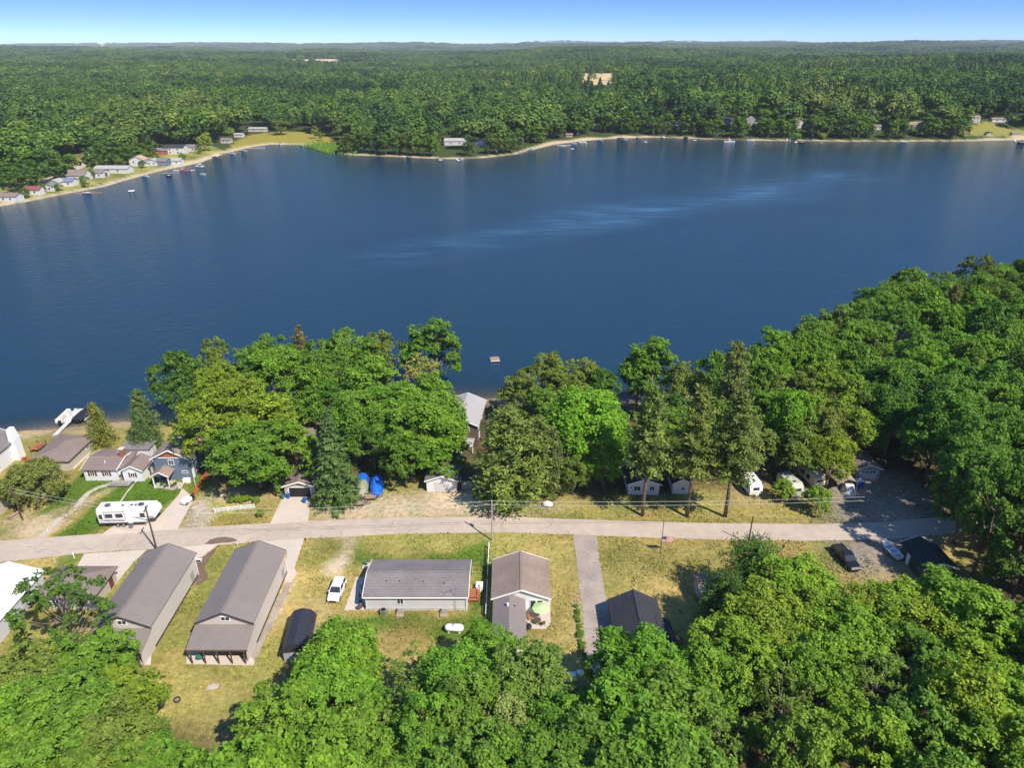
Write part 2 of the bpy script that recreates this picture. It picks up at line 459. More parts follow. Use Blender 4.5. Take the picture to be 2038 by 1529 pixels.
k = sstep(1.0, .5, tsd/bw)[:, None]*.95; tcol = tcol*(1-k) + np.array((.52, .42, .28))*k
k = sstep(0, -8, tsd)[:, None]; tcol = tcol*(1-k) + np.array((.09, .08, .05))*k
idx = np.arange(na_*nr_).reshape(nr_, na_)
tf = np.stack([idx[:-1, :-1], idx[:-1, 1:], idx[1:, 1:], idx[1:, :-1]], -1).reshape(-1, 4)[:, ::-1]
terrain = mesh_obj('terrain', np_mesh('terrain', np.column_stack([tp, tz]), tf, gm, True, {'cover': ('FLOAT_COLOR', np.column_stack([tcol, np.ones(len(tcol))]))}))
tag(terrain, 'wooded land rolling to the horizon beyond the lake', kind='structure')

# ------------------------------------------------------------------ water
wm, nd, lk, bs = new_mat('lake water')
at = N(nd, 'ShaderNodeAttribute', attribute_name='depth')
tc = N(nd, 'ShaderNodeTexCoord')
# body colour: light lost in the water with depth
al = ramp(nd, [(0.0, 0.25), (.10, .62), (.35, .93), (.7, 1.0)]); lk.new(at.outputs['Fac'], al.inputs[0])
lane_sheen = N(nd, 'ShaderNodeMixRGB'); lane_sheen.inputs[1].default_value = (.010, .036, .060, 1); lane_sheen.inputs[2].default_value = (.055, .135, .20, 1)   # paler base colour painted along the wind lane in place of brighter reflection
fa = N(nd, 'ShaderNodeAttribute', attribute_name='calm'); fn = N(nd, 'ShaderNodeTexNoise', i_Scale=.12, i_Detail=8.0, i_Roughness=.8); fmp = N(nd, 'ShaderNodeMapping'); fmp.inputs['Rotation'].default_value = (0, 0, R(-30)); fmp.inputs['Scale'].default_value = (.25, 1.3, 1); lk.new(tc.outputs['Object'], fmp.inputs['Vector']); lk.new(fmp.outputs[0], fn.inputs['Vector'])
fm = N(nd, 'ShaderNodeMath', operation='MULTIPLY'); lk.new(fa.outputs['Fac'], fm.inputs[0]); fr_ = ramp(nd, [(.44, .0), (.5, .5), (.62, 1.2)]); lk.new(fn.outputs['Fac'], fr_.inputs[0]); lk.new(fr_.outputs[0], fm.inputs[1]); lk.new(fm.outputs[0], lane_sheen.inputs[0]); lk.new(lane_sheen.outputs[0], bs.inputs['Base Color'])
bs.inputs['IOR'].default_value = 1.33
bs.inputs['Specular IOR Level'].default_value = 0.5
# wind ripples, calmer in a long lane
mp = N(nd, 'ShaderNodeMapping'); mp.inputs['Rotation'].default_value = (0, 0, R(-12)); lk.new(tc.outputs['Object'], mp.inputs['Vector'])
mp.inputs['Scale'].default_value = (.85, 1.0, 1)
r1 = N(nd, 'ShaderNodeTexNoise', i_Scale=1.1, i_Detail=4.0, i_Roughness=0.6); lk.new(mp.outputs[0], r1.inputs['Vector'])
r2 = N(nd, 'ShaderNodeTexNoise', i_Scale=0.02, i_Detail=4.0, i_Roughness=.55, i_Distortion=1.0); lk.new(tc.outputs['Object'], r2.inputs['Vector'])
lane = N(nd, 'ShaderNodeAttribute', attribute_name='calm')
st = N(nd, 'ShaderNodeMapRange'); st.inputs['From Min'].default_value = .3; st.inputs['From Max'].default_value = .7; st.inputs['To Min'].default_value = .75; st.inputs['To Max'].default_value = 1.1
lk.new(r2.outputs['Fac'], st.inputs['Value'])
inv = N(nd, 'ShaderNodeMath', operation='SUBTRACT'); inv.inputs[0].default_value = 1.0; lk.new(lane.outputs['Fac'], inv.inputs[1])
mu = N(nd, 'ShaderNodeMath', operation='MULTIPLY'); lk.new(st.outputs[0], mu.inputs[0]); lk.new(inv.outputs[0], mu.inputs[1])
ms = N(nd, 'ShaderNodeMath', operation='MULTIPLY'); ms.inputs[1].default_value = 0.30; lk.new(mu.outputs[0], ms.inputs[0])
r5 = N(nd, 'ShaderNodeTexNoise', i_Scale=0.45, i_Detail=5.0, i_Roughness=0.7, i_Distortion=.6); lk.new(mp.outputs[0], r5.inputs['Vector'])
r6 = N(nd, 'ShaderNodeMath', operation='MULTIPLY'); r6.inputs[1].default_value = 2.2; lk.new(r5.outputs['Fac'], r6.inputs[0])
r7 = N(nd, 'ShaderNodeMath', operation='ADD'); lk.new(r1.outputs['Fac'], r7.inputs[0]); lk.new(r6.outputs[0], r7.inputs[1])
bu = N(nd, 'ShaderNodeBump', i_Distance=0.35); lk.new(r7.outputs[0], bu.inputs['Height']); lk.new(ms.outputs[0], bu.inputs['Strength'])
lk.new(bu.outputs['Normal'], bs.inputs['Normal'])
ro = N(nd, 'ShaderNodeMath', operation='MULTIPLY'); ro.inputs[1].default_value = 0.08; lk.new(mu.outputs[0], ro.inputs[0]); lk.new(ro.outputs[0], bs.inputs['Roughness'])
lk.new(al.outputs[0], bs.inputs['Alpha'])
wa = np.linspace(R(-64), R(64), 420)
wr = np.concatenate([np.linspace(110, 260, 90), np.geomspace(262, 1300, 170)])
aa, rr = np.meshgrid(wa, wr)
wp = np.column_stack([(rr*np.sin(aa)).ravel(), (rr*np.cos(aa)).ravel()])
wsd = lake_sd(wp)
def lane_mask(px, w0, w1):
    pts = np.array([G(*p, WATER_Z) for p in px])
    d = seg_dist(wp, pts[:-1], pts[1:])
    return sstep(w1, w0, d)
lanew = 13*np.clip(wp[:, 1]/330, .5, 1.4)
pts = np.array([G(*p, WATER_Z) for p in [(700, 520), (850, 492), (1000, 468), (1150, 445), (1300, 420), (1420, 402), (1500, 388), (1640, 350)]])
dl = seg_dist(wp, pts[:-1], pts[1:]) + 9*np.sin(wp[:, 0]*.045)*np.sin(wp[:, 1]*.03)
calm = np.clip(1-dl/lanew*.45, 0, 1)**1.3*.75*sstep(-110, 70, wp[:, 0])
idx = np.arange(len(wp)).reshape(len(wr), len(wa))
wf = np.stack([idx[:-1, :-1], idx[:-1, 1:], idx[1:, 1:], idx[1:, :-1]], -1).reshape(-1, 4)[:, ::-1]
keep = (wsd[wf] < 14).any(axis=1)
depth = np.clip(-wsd*np.where(wp[:, 1] > 250, .06, .032), 0, 1)
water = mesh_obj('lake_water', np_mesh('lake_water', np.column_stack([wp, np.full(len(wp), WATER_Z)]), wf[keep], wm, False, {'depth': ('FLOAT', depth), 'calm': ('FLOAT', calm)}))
tag(water, 'deep blue rippled lake water', kind='structure')
# ------------------------------------------------------------------ foliage
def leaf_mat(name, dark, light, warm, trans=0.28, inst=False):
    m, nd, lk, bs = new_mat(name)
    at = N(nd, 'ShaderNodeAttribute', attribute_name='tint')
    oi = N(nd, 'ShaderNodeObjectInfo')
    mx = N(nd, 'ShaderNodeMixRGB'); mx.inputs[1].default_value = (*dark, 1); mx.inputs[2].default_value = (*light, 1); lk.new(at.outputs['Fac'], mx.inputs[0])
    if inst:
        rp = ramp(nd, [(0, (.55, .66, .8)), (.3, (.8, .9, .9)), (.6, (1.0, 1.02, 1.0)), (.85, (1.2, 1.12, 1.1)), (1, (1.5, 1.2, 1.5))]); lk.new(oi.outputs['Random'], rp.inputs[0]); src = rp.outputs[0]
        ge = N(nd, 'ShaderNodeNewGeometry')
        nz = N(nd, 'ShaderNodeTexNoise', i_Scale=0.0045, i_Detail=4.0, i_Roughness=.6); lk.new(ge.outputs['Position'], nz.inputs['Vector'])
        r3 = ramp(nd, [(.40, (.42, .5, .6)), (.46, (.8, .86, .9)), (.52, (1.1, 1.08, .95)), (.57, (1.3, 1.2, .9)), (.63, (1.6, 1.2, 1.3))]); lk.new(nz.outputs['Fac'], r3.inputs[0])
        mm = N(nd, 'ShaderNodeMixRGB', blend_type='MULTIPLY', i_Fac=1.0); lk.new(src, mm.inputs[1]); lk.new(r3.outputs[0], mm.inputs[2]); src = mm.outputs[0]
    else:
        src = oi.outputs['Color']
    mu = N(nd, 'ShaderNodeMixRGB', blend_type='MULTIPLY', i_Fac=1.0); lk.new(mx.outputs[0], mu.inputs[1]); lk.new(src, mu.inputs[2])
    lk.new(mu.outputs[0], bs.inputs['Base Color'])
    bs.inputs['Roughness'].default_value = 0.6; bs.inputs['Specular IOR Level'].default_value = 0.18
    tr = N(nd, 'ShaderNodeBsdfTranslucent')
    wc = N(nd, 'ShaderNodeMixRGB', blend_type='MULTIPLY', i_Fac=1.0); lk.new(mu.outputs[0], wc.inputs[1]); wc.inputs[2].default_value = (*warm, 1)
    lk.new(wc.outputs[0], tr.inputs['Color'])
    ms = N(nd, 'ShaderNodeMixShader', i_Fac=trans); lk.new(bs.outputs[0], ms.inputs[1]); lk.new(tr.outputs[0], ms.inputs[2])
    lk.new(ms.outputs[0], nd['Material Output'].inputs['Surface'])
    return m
LEAF = leaf_mat('broad leaves', (.060, .132, .013), (.225, .36, .036), (1.4, 1.35, .6), .25)
NEEDLE = leaf_mat('needles', (.065, .115, .032), (.27, .325, .09), (1.2, 1.2, .7), .2)
FARLEAF = leaf_mat('distant leaves', (.040, .095, .015), (.135, .225, .036), (1.3, 1.2, .7), .15, inst=True)
BARK = mat('bark', (.19, .15, .115), .9, .35, 2.5, .5, .1)
BARK_PALE = mat('pale bark', (.34, .29, .23), .9, .3, 2.5, .4, .1)

def cards(c, nrm, s, asp, rg, spread=0.6, along=None):
    """diamond leaves: centres, facing, half length, width ratio"""
    n = len(c)
    nv = nrm + rg.normal(size=(n, 3))*spread
    nv /= np.linalg.norm(nv, axis=1, keepdims=True) + 1e-9
    t = along if along is not None else rg.normal(size=(n, 3))
    t = t - (t*nv).sum(1, keepdims=True)*nv
    t /= np.linalg.norm(t, axis=1, keepdims=True) + 1e-9
    b = np.cross(nv, t)
    L = (s*rg.uniform(.65, 1.3, n))[:, None]
    W = L*asp
    v = np.stack([c - t*L, c - b*W + nv*W*.25, c + t*L, c + b*W + nv*W*.25], 1).reshape(-1, 3)
    return v, np.arange(4*n).reshape(n, 4)
def unit(rg, n):
    d = rg.normal(size=(n, 3)); return d/np.linalg.norm(d, axis=1, keepdims=True)
def tubes_mesh(name, segs, mat_, n=5):
    b = MB()
    for p, q, r0, r1 in segs: b.tube(p, q, r0, r1, n)
    return b.mesh(name, mat_, True)
def broadleaf(seed, h, r, zb, lobes=46, tufts=15, per=20, leaf=.2, squash=1.0, gap=0.0, lobe_r=.30, upright=0.0, mat_=None, bark=None, trunk_r=.24):
    """height, crown radius, height of crown base -> (trunk mesh, crown mesh)"""
    rg = np.random.default_rng(seed)
    zc, rzv = (h + zb)/2, (h - zb)/2
    d = unit(rg, lobes*3)
    d = d[d[:, 2] > -0.75][:lobes]
    fr = rg.uniform(.45, 1.0, len(d))**.6
    fr[:lobes//6] *= .45
    rl = r*lobe_r*rg.uniform(.7, 1.25, len(d))
    # crown outline wider below the middle, irregular
    prof = 1.0 - .22*np.clip(d[:, 2], 0, 1)*upright
    lc = d*fr[:, None]*np.column_stack([(r-rl*.8)*prof, (r-rl*.8)*prof, np.full(len(d), rzv)-rl*.6])
    lc[:, 2] += zc
    cc, nn, tt = [], [], []
    for i in range(len(lc)):
        k = max(3, int(tufts*rg.uniform(.75, 1.25)*(1-gap)))
        td = unit(rg, k*4)
        out = lc[i] - np.array((0, 0, zc - rzv*.25)); out /= np.linalg.norm(out) + 1e-9
        sc = td @ out*.75 + td[:, 2]*.45 + rg.uniform(-.25, .5, len(td))
        td = td[np.argsort(-sc)[:k]]
        tc_ = lc[i] + td*rl[i]*rg.uniform(.78, 1.12, k)[:, None]*np.array((1, 1, squash))
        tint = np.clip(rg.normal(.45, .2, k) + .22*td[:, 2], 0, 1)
        rt = rl[i]*.31
        for j in range(k):
            q = rg.normal(size=(per, 3))*rt*np.array((.5, .5, .34))
            cc.append(tc_[j] + q - np.array((0, 0, .35))*((q[:, :2]**2).sum(1, keepdims=True)/max(rt, .1)))
            nn.append(np.tile(td[j]*.55 + np.array((0, 0, .75)), (per, 1)))
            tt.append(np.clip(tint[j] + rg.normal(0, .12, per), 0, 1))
    c, n_, t_ = np.vstack(cc), np.vstack(nn), np.concatenate(tt)
    v, f = cards(c, n_, leaf, .62, rg, .55)
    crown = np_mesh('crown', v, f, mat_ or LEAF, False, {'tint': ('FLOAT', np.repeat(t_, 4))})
    segs = []
    bend = rg.normal(size=2)*.04*h
    pts = [(0, 0, -.2)] + [(bend[0]*(k/4)**1.5, bend[1]*(k/4)**1.5, k/4*(zb + (h-zb)*.6)) for k in range(1, 5)]
    rr_ = [trunk_r*(1.25 - .25*k) for k in range(5)]
    for k in range(4): segs.append((pts[k], pts[k+1], rr_[k], rr_[k+1]))
    for i in rg.choice(len(lc), min(26, len(lc)), replace=False):
        z0 = min(max(zb*.8, lc[i][2] - rg.uniform(.18, .4)*h), pts[-1][2])
        k = z0/pts[-1][2]
        p0 = Vector((bend[0]*k**1.5, bend[1]*k**1.5, z0)); p2 = Vector(lc[i]); p1 = p0.lerp(p2, .5) + Vector((0, 0, -.06*h*rg.uniform(0, 1)))
        segs += [(p0, p1, trunk_r*.42, trunk_r*.26), (p1, p2, trunk_r*.26, trunk_r*.08)]
    return tubes_mesh('trunk', segs, bark or BARK), crown
def conifer(seed, h, zb, prof, whorl=.8, nb=6, droop=-.1, per=14, leaf=.26, asp=.28, clump=.55, plate=.35, tip=.0, mat_=None, trunk_r=.26, step=.55, twig=.25, lift=0.5):
    rg = np.random.default_rng(seed)
    cc, nn, tt, al = [], [], [], []
    segs = [((0, 0, -.2), (0, 0, h*.5), trunk_r, trunk_r*.65), ((0, 0, h*.5), (0, 0, h*.97), trunk_r*.65, .04)]
    z = zb
    while z < h:
        u = (z - zb)/(h - zb)
        n = max(3, int(round(nb*(1-.35*u))))
        a0 = rg.uniform(0, 6.28)
        for k in range(n):
            a = a0 + 6.283*k/n + rg.normal(0, .22)
            L = prof(u)*rg.uniform(.7, 1.18)
            zz = z + rg.normal(0, whorl*.3)
            ln = lift*rg.uniform(.6, 1.4) if tip else 0
            d = np.array((math.cos(a), math.sin(a), 0))
            end = d*L + np.array((0, 0, zz + droop*L + ln*L*u*.4))
            if L > .5: segs.append(((0, 0, zz), tuple(end), .05 + .012*L, .015))
            m_ = max(2, int(L/step))
            for q in range(m_):
                s = (q + rg.uniform(.3, 1.0))/m_
                if s < twig and u < .8: continue
                c = np.array((0, 0, zz))*(1-s) + end*s + rg.normal(size=3)*np.array((.22, .22, .1))*min(1, L*.4)
                w = clump*(1 - .45*s*u)*rg.uniform(.75, 1.25)
                qq = rg.normal(size=(per, 3))*np.array((w*.55, w*.55, w*plate))
                cc.append(c + qq)
                dirv = d*.5 + np.array((0, 0, lift)); 
                nn.append(np.tile(np.array((0, 0, 1.0))*.8 + d*.4, (per, 1)))
                al.append(np.tile(dirv, (per, 1)) + qq*1.4 + rg.normal(size=(per, 3))*.35)
                tt.append(np.clip(rg.normal(.45, .22) + .2*(s-.5) + rg.normal(0, .12, per), 0, 1))
        z += whorl*rg.uniform(.8, 1.2)*(1 - .35*u)
    c, n_, t_, a_ = np.vstack(cc), np.vstack(nn), np.concatenate(tt), np.vstack(al)
    v, f = cards(c, n_, leaf, asp, rg, .6, a_)
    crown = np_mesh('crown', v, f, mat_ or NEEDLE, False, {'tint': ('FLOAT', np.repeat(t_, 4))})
    return tubes_mesh('trunk', segs, BARK), crown

PROTO = {}
for i in range(4): PROTO['maple%d' % i] = (16, 5.5, broadleaf(10+i, 16, 5.5, 3.0, 50, 14, (24, 30, 20, 26)[i], (.21, .17, .24, .19)[i], lobe_r=.27 + .02*i, upright=.5))
for i in range(2): PROTO['oak%d' % i] = (16, 6.0, broadleaf(30+i, 16, 6.0, 4.0, 42, 13, 24, .2, gap=.05, lobe_r=.25))
for i in range(2): PROTO['fine%d' % i] = (14, 5.0, broadleaf(40+i, 14, 5.0, 2.5, 60, 15, 20, .17, lobe_r=.25))
PROTO['open0'] = (15, 7.5, broadleaf(35, 15, 7.5, 4.0, 40, 9, 22, .2, lobe_r=.17))
PROTO['thin0'] = (14, 4.5, broadleaf(50, 14, 4.5, 4.0, 40, 9, 14, .15, lobe_r=.22, bark=BARK_PALE))
PROTO['bush0'] = (3, 1.6, broadleaf(60, 3, 1.6, .3, 22, 10, 12, .12, lobe_r=.36, trunk_r=.06))
pine_prof = lambda u: 4.6*(1-u)**.75*(.55+.45*min(1, u*4+.4)) + .5
PROTO['pine0'] = (25, 5.0, conifer(70, 25, 9.6, pine_prof, 1.0, 7, .06, 24, .34, .34, .85, .3, trunk_r=.38, step=.7, twig=.22, lift=.9, tip=1))
PROTO['pine1'] = (25, 5.0, conifer(71, 25, 9.2, lambda u: pine_prof(u)*(1+.2*math.sin(u*19)), 1.0, 7, .1, 24, .34, .34, .85, .3, trunk_r=.38, step=.7, twig=.22, lift=.9, tip=1))
PROTO['pine2'] = (20, 5.5, conifer(72, 20, 2.0, lambda u: 5.2*(1-u)**.6*(.7+.3*min(1, u*3)) + .4, 1.0, 8, .02, 24, .34, .34, .95, .32, trunk_r=.32, step=.7, twig=.15, lift=.8, tip=1))
PROTO['spruce0'] = (19, 4.0, conifer(75, 19, 1.0, lambda u: 4.2*(1-u)**.9 + .2, .62, 9, -.28, 17, .3, .34, .55, .25, trunk_r=.26, step=.6, twig=.12, lift=-.25))
PROTO['cedar0'] = (9, 3.0, conifer(78, 9, .4, lambda u: 3.0*(1-u)**.7 + .2, .45, 8, .15, 14, .17, .4, .5, .7, trunk_r=.16, step=.42, twig=.1, lift=1.0))
PROTO['juniper0'] = (9, 5.4, broadleaf(80, 9, 5.4, .4, 60, 17, 20, .16, lobe_r=.25, mat_=NEEDLE))
PROTO['spiky0'] = (12, 5.0, conifer(82, 12, 1.0, lambda u: 5.0*math.sqrt(max(0, 1-u**1.7)) + .3, .7, 9, .35, 16, .22, .35, .6, .8, mat_=LEAF, trunk_r=.24, step=.6, twig=.15, lift=1.2))
def plant(kind, name, label, x, y, h, r, tint=(1, 1, 1), group=None, rz=None, z=None, cat='tree', lean=None):
    ph, pr, (tm, cm) = PROTO[kind]
    t = thing(name, label, cat, (x, y, H1(x, y) if z is None else z), random.uniform(0, 6.28) if rz is None else rz, group)
    t.scale = (r/pr, r/pr, h/ph)
    if lean: t.rotation_euler = (lean[0], lean[1], t.rotation_euler[2])
    mesh_obj('trunk', tm, t)
    c = mesh_obj('crown', cm, t)
    c.color = (*tint, 1)
    return t
# ------------------------------------------------------------------ trees on this side of the lake
random.seed(11)
BRI, YEL, MID, DRK, OLV, BRN, PAL = (1.0, 1.08, .95), (1.3, 1.1, .9), (.85, .92, 1.0), (.6, .72, .95), (1.05, .85, 1.3), (1.9, 1.0, 1.9), (1.9, 1.35, 3.2)
PLACED = []
ADJ = {BRI: 'bright green', YEL: 'yellow green', MID: 'mid green', DRK: 'dark green', OLV: 'olive green'}
def lab(t, text): return ADJ.get(t, 'fresh green') + ' ' + text, ADJ.get(t, 'fresh green') + ' '
def T(kind, px, py, h, r, tint, label, name='maple_tree', group=None, base=None, **kw):
    """crown-top pixel and height give the place; base = pixel of the trunk foot where it shows"""
    x, y = G(*base) if base else G(px, py, h)
    if kind[:3] in ('map', 'oak', 'fin'): r *= 1.15
    j = [random.uniform(.93, 1.07) for _ in range(3)]
    PLACED.append((x, y, r))
    return plant(kind, name, label, x, y, h, r, tuple(a*b for a, b in zip(tint, j)), group, **kw)
def mk(n): return 'maple%d' % (n % 4)
# ---- grove between the blue house and the brown lakefront house
L1, g1 = 'broadleaf tree in the dense grove between blue house and brown house', 'lakefront grove trees'
for i, (px, py, h, r, t, k) in enumerate([
        (432, 669, 17, 4.2, OLV, 'oak0'), (421, 722, 16, 5.2, YEL, 'maple1'), (535, 655, 17, 5.4, MID, 'oak1'), (480, 690, 17, 4.5, MID, 'oak0'),
        (682, 650, 18, 5.6, MID, 'maple2'), (625, 668, 16, 4.4, MID, 'oak1'), (765, 650, 17, 5.2, OLV, 'oak0'), (730, 668, 16, 4.5, MID, 'maple0'),
        (545, 688, 18, 6.4, BRI, 'maple3'), (735, 712, 18, 6.4, BRI, 'maple0'), (610, 730, 16, 5.2, BRI, 'maple2'), (470, 750, 16, 5.0, YEL, 'maple1'),
        (520, 785, 16, 6.2, YEL, 'maple2'), (575, 840, 14, 4.6, BRI, 'maple0'), (780, 760, 17, 6.0, BRI, 'maple1'), (705, 775, 16, 5.0, BRI, 'maple3'),
        (850, 745, 15, 4.8, BRI, 'maple2'), (868, 800, 15, 5.6, BRI, 'oak1'), (885, 870, 10, 3.8, BRI, 'maple0'), (800, 850, 13, 4.4, MID, 'oak1'), (640, 700, 17, 5.6, MID, 'maple1'), (735, 820, 13, 4.2, MID, 'maple1'), (650, 760, 14, 4.0, DRK, 'oak0')]):
    lb, ga = lab(t, L1); T(k, px, py, h, r, t, lb, 'maple_tree', ga + g1)
T('maple2', 342, 700, 17, 5.2, DRK, 'dark green broadleaf tree leaning over the lake at the grove tip beside the docked boats')
T('maple0', 860, 626, 19, 6.6, MID, 'tallest rounded green tree at the water edge behind the brown lakefront house')
T('pine1', 592, 645, 18, 3.0, (1.25, .8, .9), 'brownish ailing pine poking up among the grove at the water', 'pine_tree')
T('thin0', 838, 705, 14, 4.4, (2.4, 1.3, 2.6), 'half bare tan tree with thin foliage beside the brown lakefront house', 'dead_tree')
T('oak1', 397, 783, 17, 5.6, YEL, 'yellow green tree on a tall bare trunk shading the blue house roof', 'oak_tree')
T('maple1', 505, 835, 14, 7.2, MID, 'broad tree overhanging the white picket fence with a shaded yard below', 'maple_tree', base=(520, 975))
T('maple3', 840, 800, 17, 7.4, BRI, 'broad bright maple in front of the grey roofed white garage', 'maple_tree', base=(850, 935))
T('spruce0', 669, 817, 19, 4.2, (.7, .82, .75), 'tall single spruce beside the tan garage driveway', 'spruce_tree', base=(672, 1000))
T('bush0', 604, 905, 4.0, 1.5, (1.2, 1.1, 1.6), 'small pale flowering shrub at the corner of the tan garage', 'shrub', base=(560, 985), cat='shrub')
T('pine2', 291, 790, 13, 3.6, (.8, .85, .9), 'grey green pine between the white cottage and the blue house', 'pine_tree', base=(300, 892))
T('cedar0', 318, 830, 10, 3.0, (.7, .85, .8), 'dark cedar touching the blue house on its lake side', 'cedar_tree', base=(292, 905))
T('cedar0', 203, 808, 9.5, 3.0, (1.25, 1.15, .6), 'golden green cedar beside the boat dock', 'cedar_tree', base=(206, 886))
T('juniper0', 80, 890, 8.5, 5.6, (1.05, 1.0, .7), 'big rounded dark cedar on the lawn beside the long garage', 'cedar_tree', base=(82, 1000))
# ---- trees between the brown house and the pines
T('oak0', 1077, 700, 14, 5.4, OLV, 'olive thin topped tree at the water behind the layered pine', 'oak_tree')
T('oak1', 1152, 712, 14, 5.8, OLV, 'olive round tree at the water behind the bright maple', 'oak_tree')
T('maple2', 1195, 735, 13, 4.0, DRK, 'dark round tree at the edge of the lake gap', 'maple_tree')
T('maple3', 1160, 752, 18, 7.2, (1.08, 1.25, .95), 'bright emerald maple between the layered pine and the lake gap', 'maple_tree', base=(1165, 940))
T('maple0', 1175, 850, 12, 3.6, (1.05, 1.2, .95), 'low bright maple in the shade beside the white cottage', 'maple_tree', base=(1200, 975))
T('pine2', 1012, 778, 19, 7.6, (1.05, 1.02, .62), 'broad layered pine beside the dark car and the dirt yard', 'pine_tree', base=(1012, 1003))
T('pine2', 1062, 795, 16, 5.0, (.95, .95, .65), 'narrower yellowish pine touching the broad layered pine', 'pine_tree', base=(1070, 985))
T('cedar0', 1092, 840, 13, 3.0, (.85, .8, .7), 'dark slim cedar between the layered pine and bright maple', 'cedar_tree', base=(1100, 985))
T('fine0', 1138, 882, 9, 2.8, OLV, 'small olive tree under the bright maple', 'small_tree', base=(1140, 985))
T('maple0', 1303, 672, 18, 6.0, (.85, 1.0, .9), 'upright green tree at the water between the lake gap and the tall pines', 'maple_tree')
T('maple1', 1275, 700, 14, 3.6, DRK, 'dark leaning tree low over the water at the lake gap', 'maple_tree')
T('oak0', 1375, 718, 16, 5.0, OLV, 'olive tree behind the tall roadside pines', 'oak_tree')
T('oak1', 1345, 780, 14, 4.2, DRK, 'dark low tree behind the tall roadside pines', 'oak_tree')
gp3 = 'tall roadside pines'
T('pine0', 1300, 775, 25, 4.7, (1.0, 1.0, .66), 'tall bare trunked pine in front of the wider white cottage', 'pine_tree', gp3, base=(1278, 1027))
T('pine1', 1382, 764, 25, 4.7, (1.05, 1.0, .66), 'tall bare trunked pine in front of the small white shed cottage', 'pine_tree', gp3, base=(1367, 1029))
T('pine0', 1485, 778, 25, 5.0, (.9, .95, .62), 'tall leaning pine beside the white travel trailer', 'pine_tree', gp3, base=(1443, 1029), lean=(0, R(4)))
T('pine2', 1470, 688, 23, 5.2, (1.05, .98, .75), 'feathery tall pine rising behind the roadside pines', 'pine_tree')
T('maple3', 1545, 757, 17, 4.6, (1.1, 1.2, .95), 'bright green maple over the parked travel trailers', 'maple_tree', base=(1565, 925))
T('maple2', 1430, 700, 17, 4.4, BRI, 'green tree half hidden behind the feathery tall pine', 'maple_tree')
T('bush0', 1620, 955, 5.2, 2.6, BRI, 'leafy young tree beside the road in front of the motorhomes', 'small_tree', base=(1622, 1022))
T('bush0', 1560, 952, 4.2, 2.2, YEL, 'yellow green young tree over the covered trailer', 'small_tree', base=(1553, 998))
L2, g2 = 'broadleaf tree in the wood between the lake and the parked trailers', 'wood behind the trailers'
for px, py, h, r, t, k in [(1544, 655, 18, 5.4, BRI, 'maple0'), (1590, 662, 17, 5.2, BRI, 'maple1'), (1505, 690, 15, 4.5, MID, 'maple2'), (1630, 618, 18, 5.4, MID, 'maple3'), (1676, 597, 18, 5.6, MID, 'maple0'),
        (1752, 560, 18, 5.8, MID, 'maple1'), (1826, 524, 19, 6.0, BRI, 'maple2'), (1881, 526, 18, 5.6, MID, 'oak1'), (1715, 585, 17, 5.5, MID, 'oak0'), (1790, 545, 17, 5.4, MID, 'maple3'),
        (1666, 703, 19, 6.0, YEL, 'oak1'), (1700, 790, 15, 5.0, YEL, 'oak0'), (1600, 740, 16, 5.2, OLV, 'oak1'), (1640, 800, 15, 4.8, OLV, 'oak0'), (1713, 683, 17, 5.0, MID, 'maple2'), (1640, 660, 17, 5.2, BRI, 'maple1'),
        (1740, 630, 17, 5.5, MID, 'maple3'), (1700, 640, 17, 5.2, BRI, 'maple0'), (1790, 600, 18, 5.8, MID, 'oak0'), (1850, 570, 18, 5.6, BRI, 'maple2'), (1668, 860, 12, 4.0, YEL, 'maple3')]:
    lb, ga = lab(t, L2); T(k, px, py, h, r, t, lb, 'maple_tree', ga + g2)
T('oak0', 1955, 505, 19, 6.0, (.75, .6, .9), 'dark brownish tree topping the wood at the lake', 'oak_tree')
T('pine2', 1905, 570, 17, 3.4, (1.05, .9, .8), 'slim brownish conifer standing out in the lakeside wood', 'pine_tree')
T('maple3', 1775, 668, 19, 5.4, MID, 'tall tree with long bare pale trunk above the dark lake cabin', 'maple_tree', base=(1762, 872))
T('fine1', 1870, 700, 17, 5.0, (1.1, 1.2, .9), 'pointed bright green tree in the wood behind the bare trunked tree', 'maple_tree')
T('bush0', 1825, 830, 6.5, 3.0, (.95, 1.1, 1.0), 'young tree lit at the edge of the dark wood beside the gravel clearing', 'small_tree', base=(1830, 900))
LX, gx_ = 'low broadleaf tree filling in behind the roadside pines', 'undergrowth behind the pines'
for px, py, h, r, t in [(1040, 745, 12, 4.4, OLV), (1110, 738, 12, 4.4, OLV), (1085, 775, 11, 4.0, MID), (1335, 810, 13, 4.2, MID), (1420, 790, 14, 4.4, MID), (1400, 850, 11, 3.6, DRK), (1500, 830, 13, 4.2, OLV), (1335, 870, 10, 3.4, DRK), (1220, 830, 11, 3.6, DRK), (1600, 850, 12, 4.0, OLV), (1530, 780, 14, 4.4, BRI), (1460, 870, 9, 3.2, MID)]:
    lb, ga = lab(t, LX); T(random.choice(['maple0', 'maple2', 'oak1']), px, py, h, r, t, lb, 'maple_tree', ga + gx_)
LY, gy_ = 'tall dark tree overhanging the gravel clearing and road end', 'trees overhanging the road end'
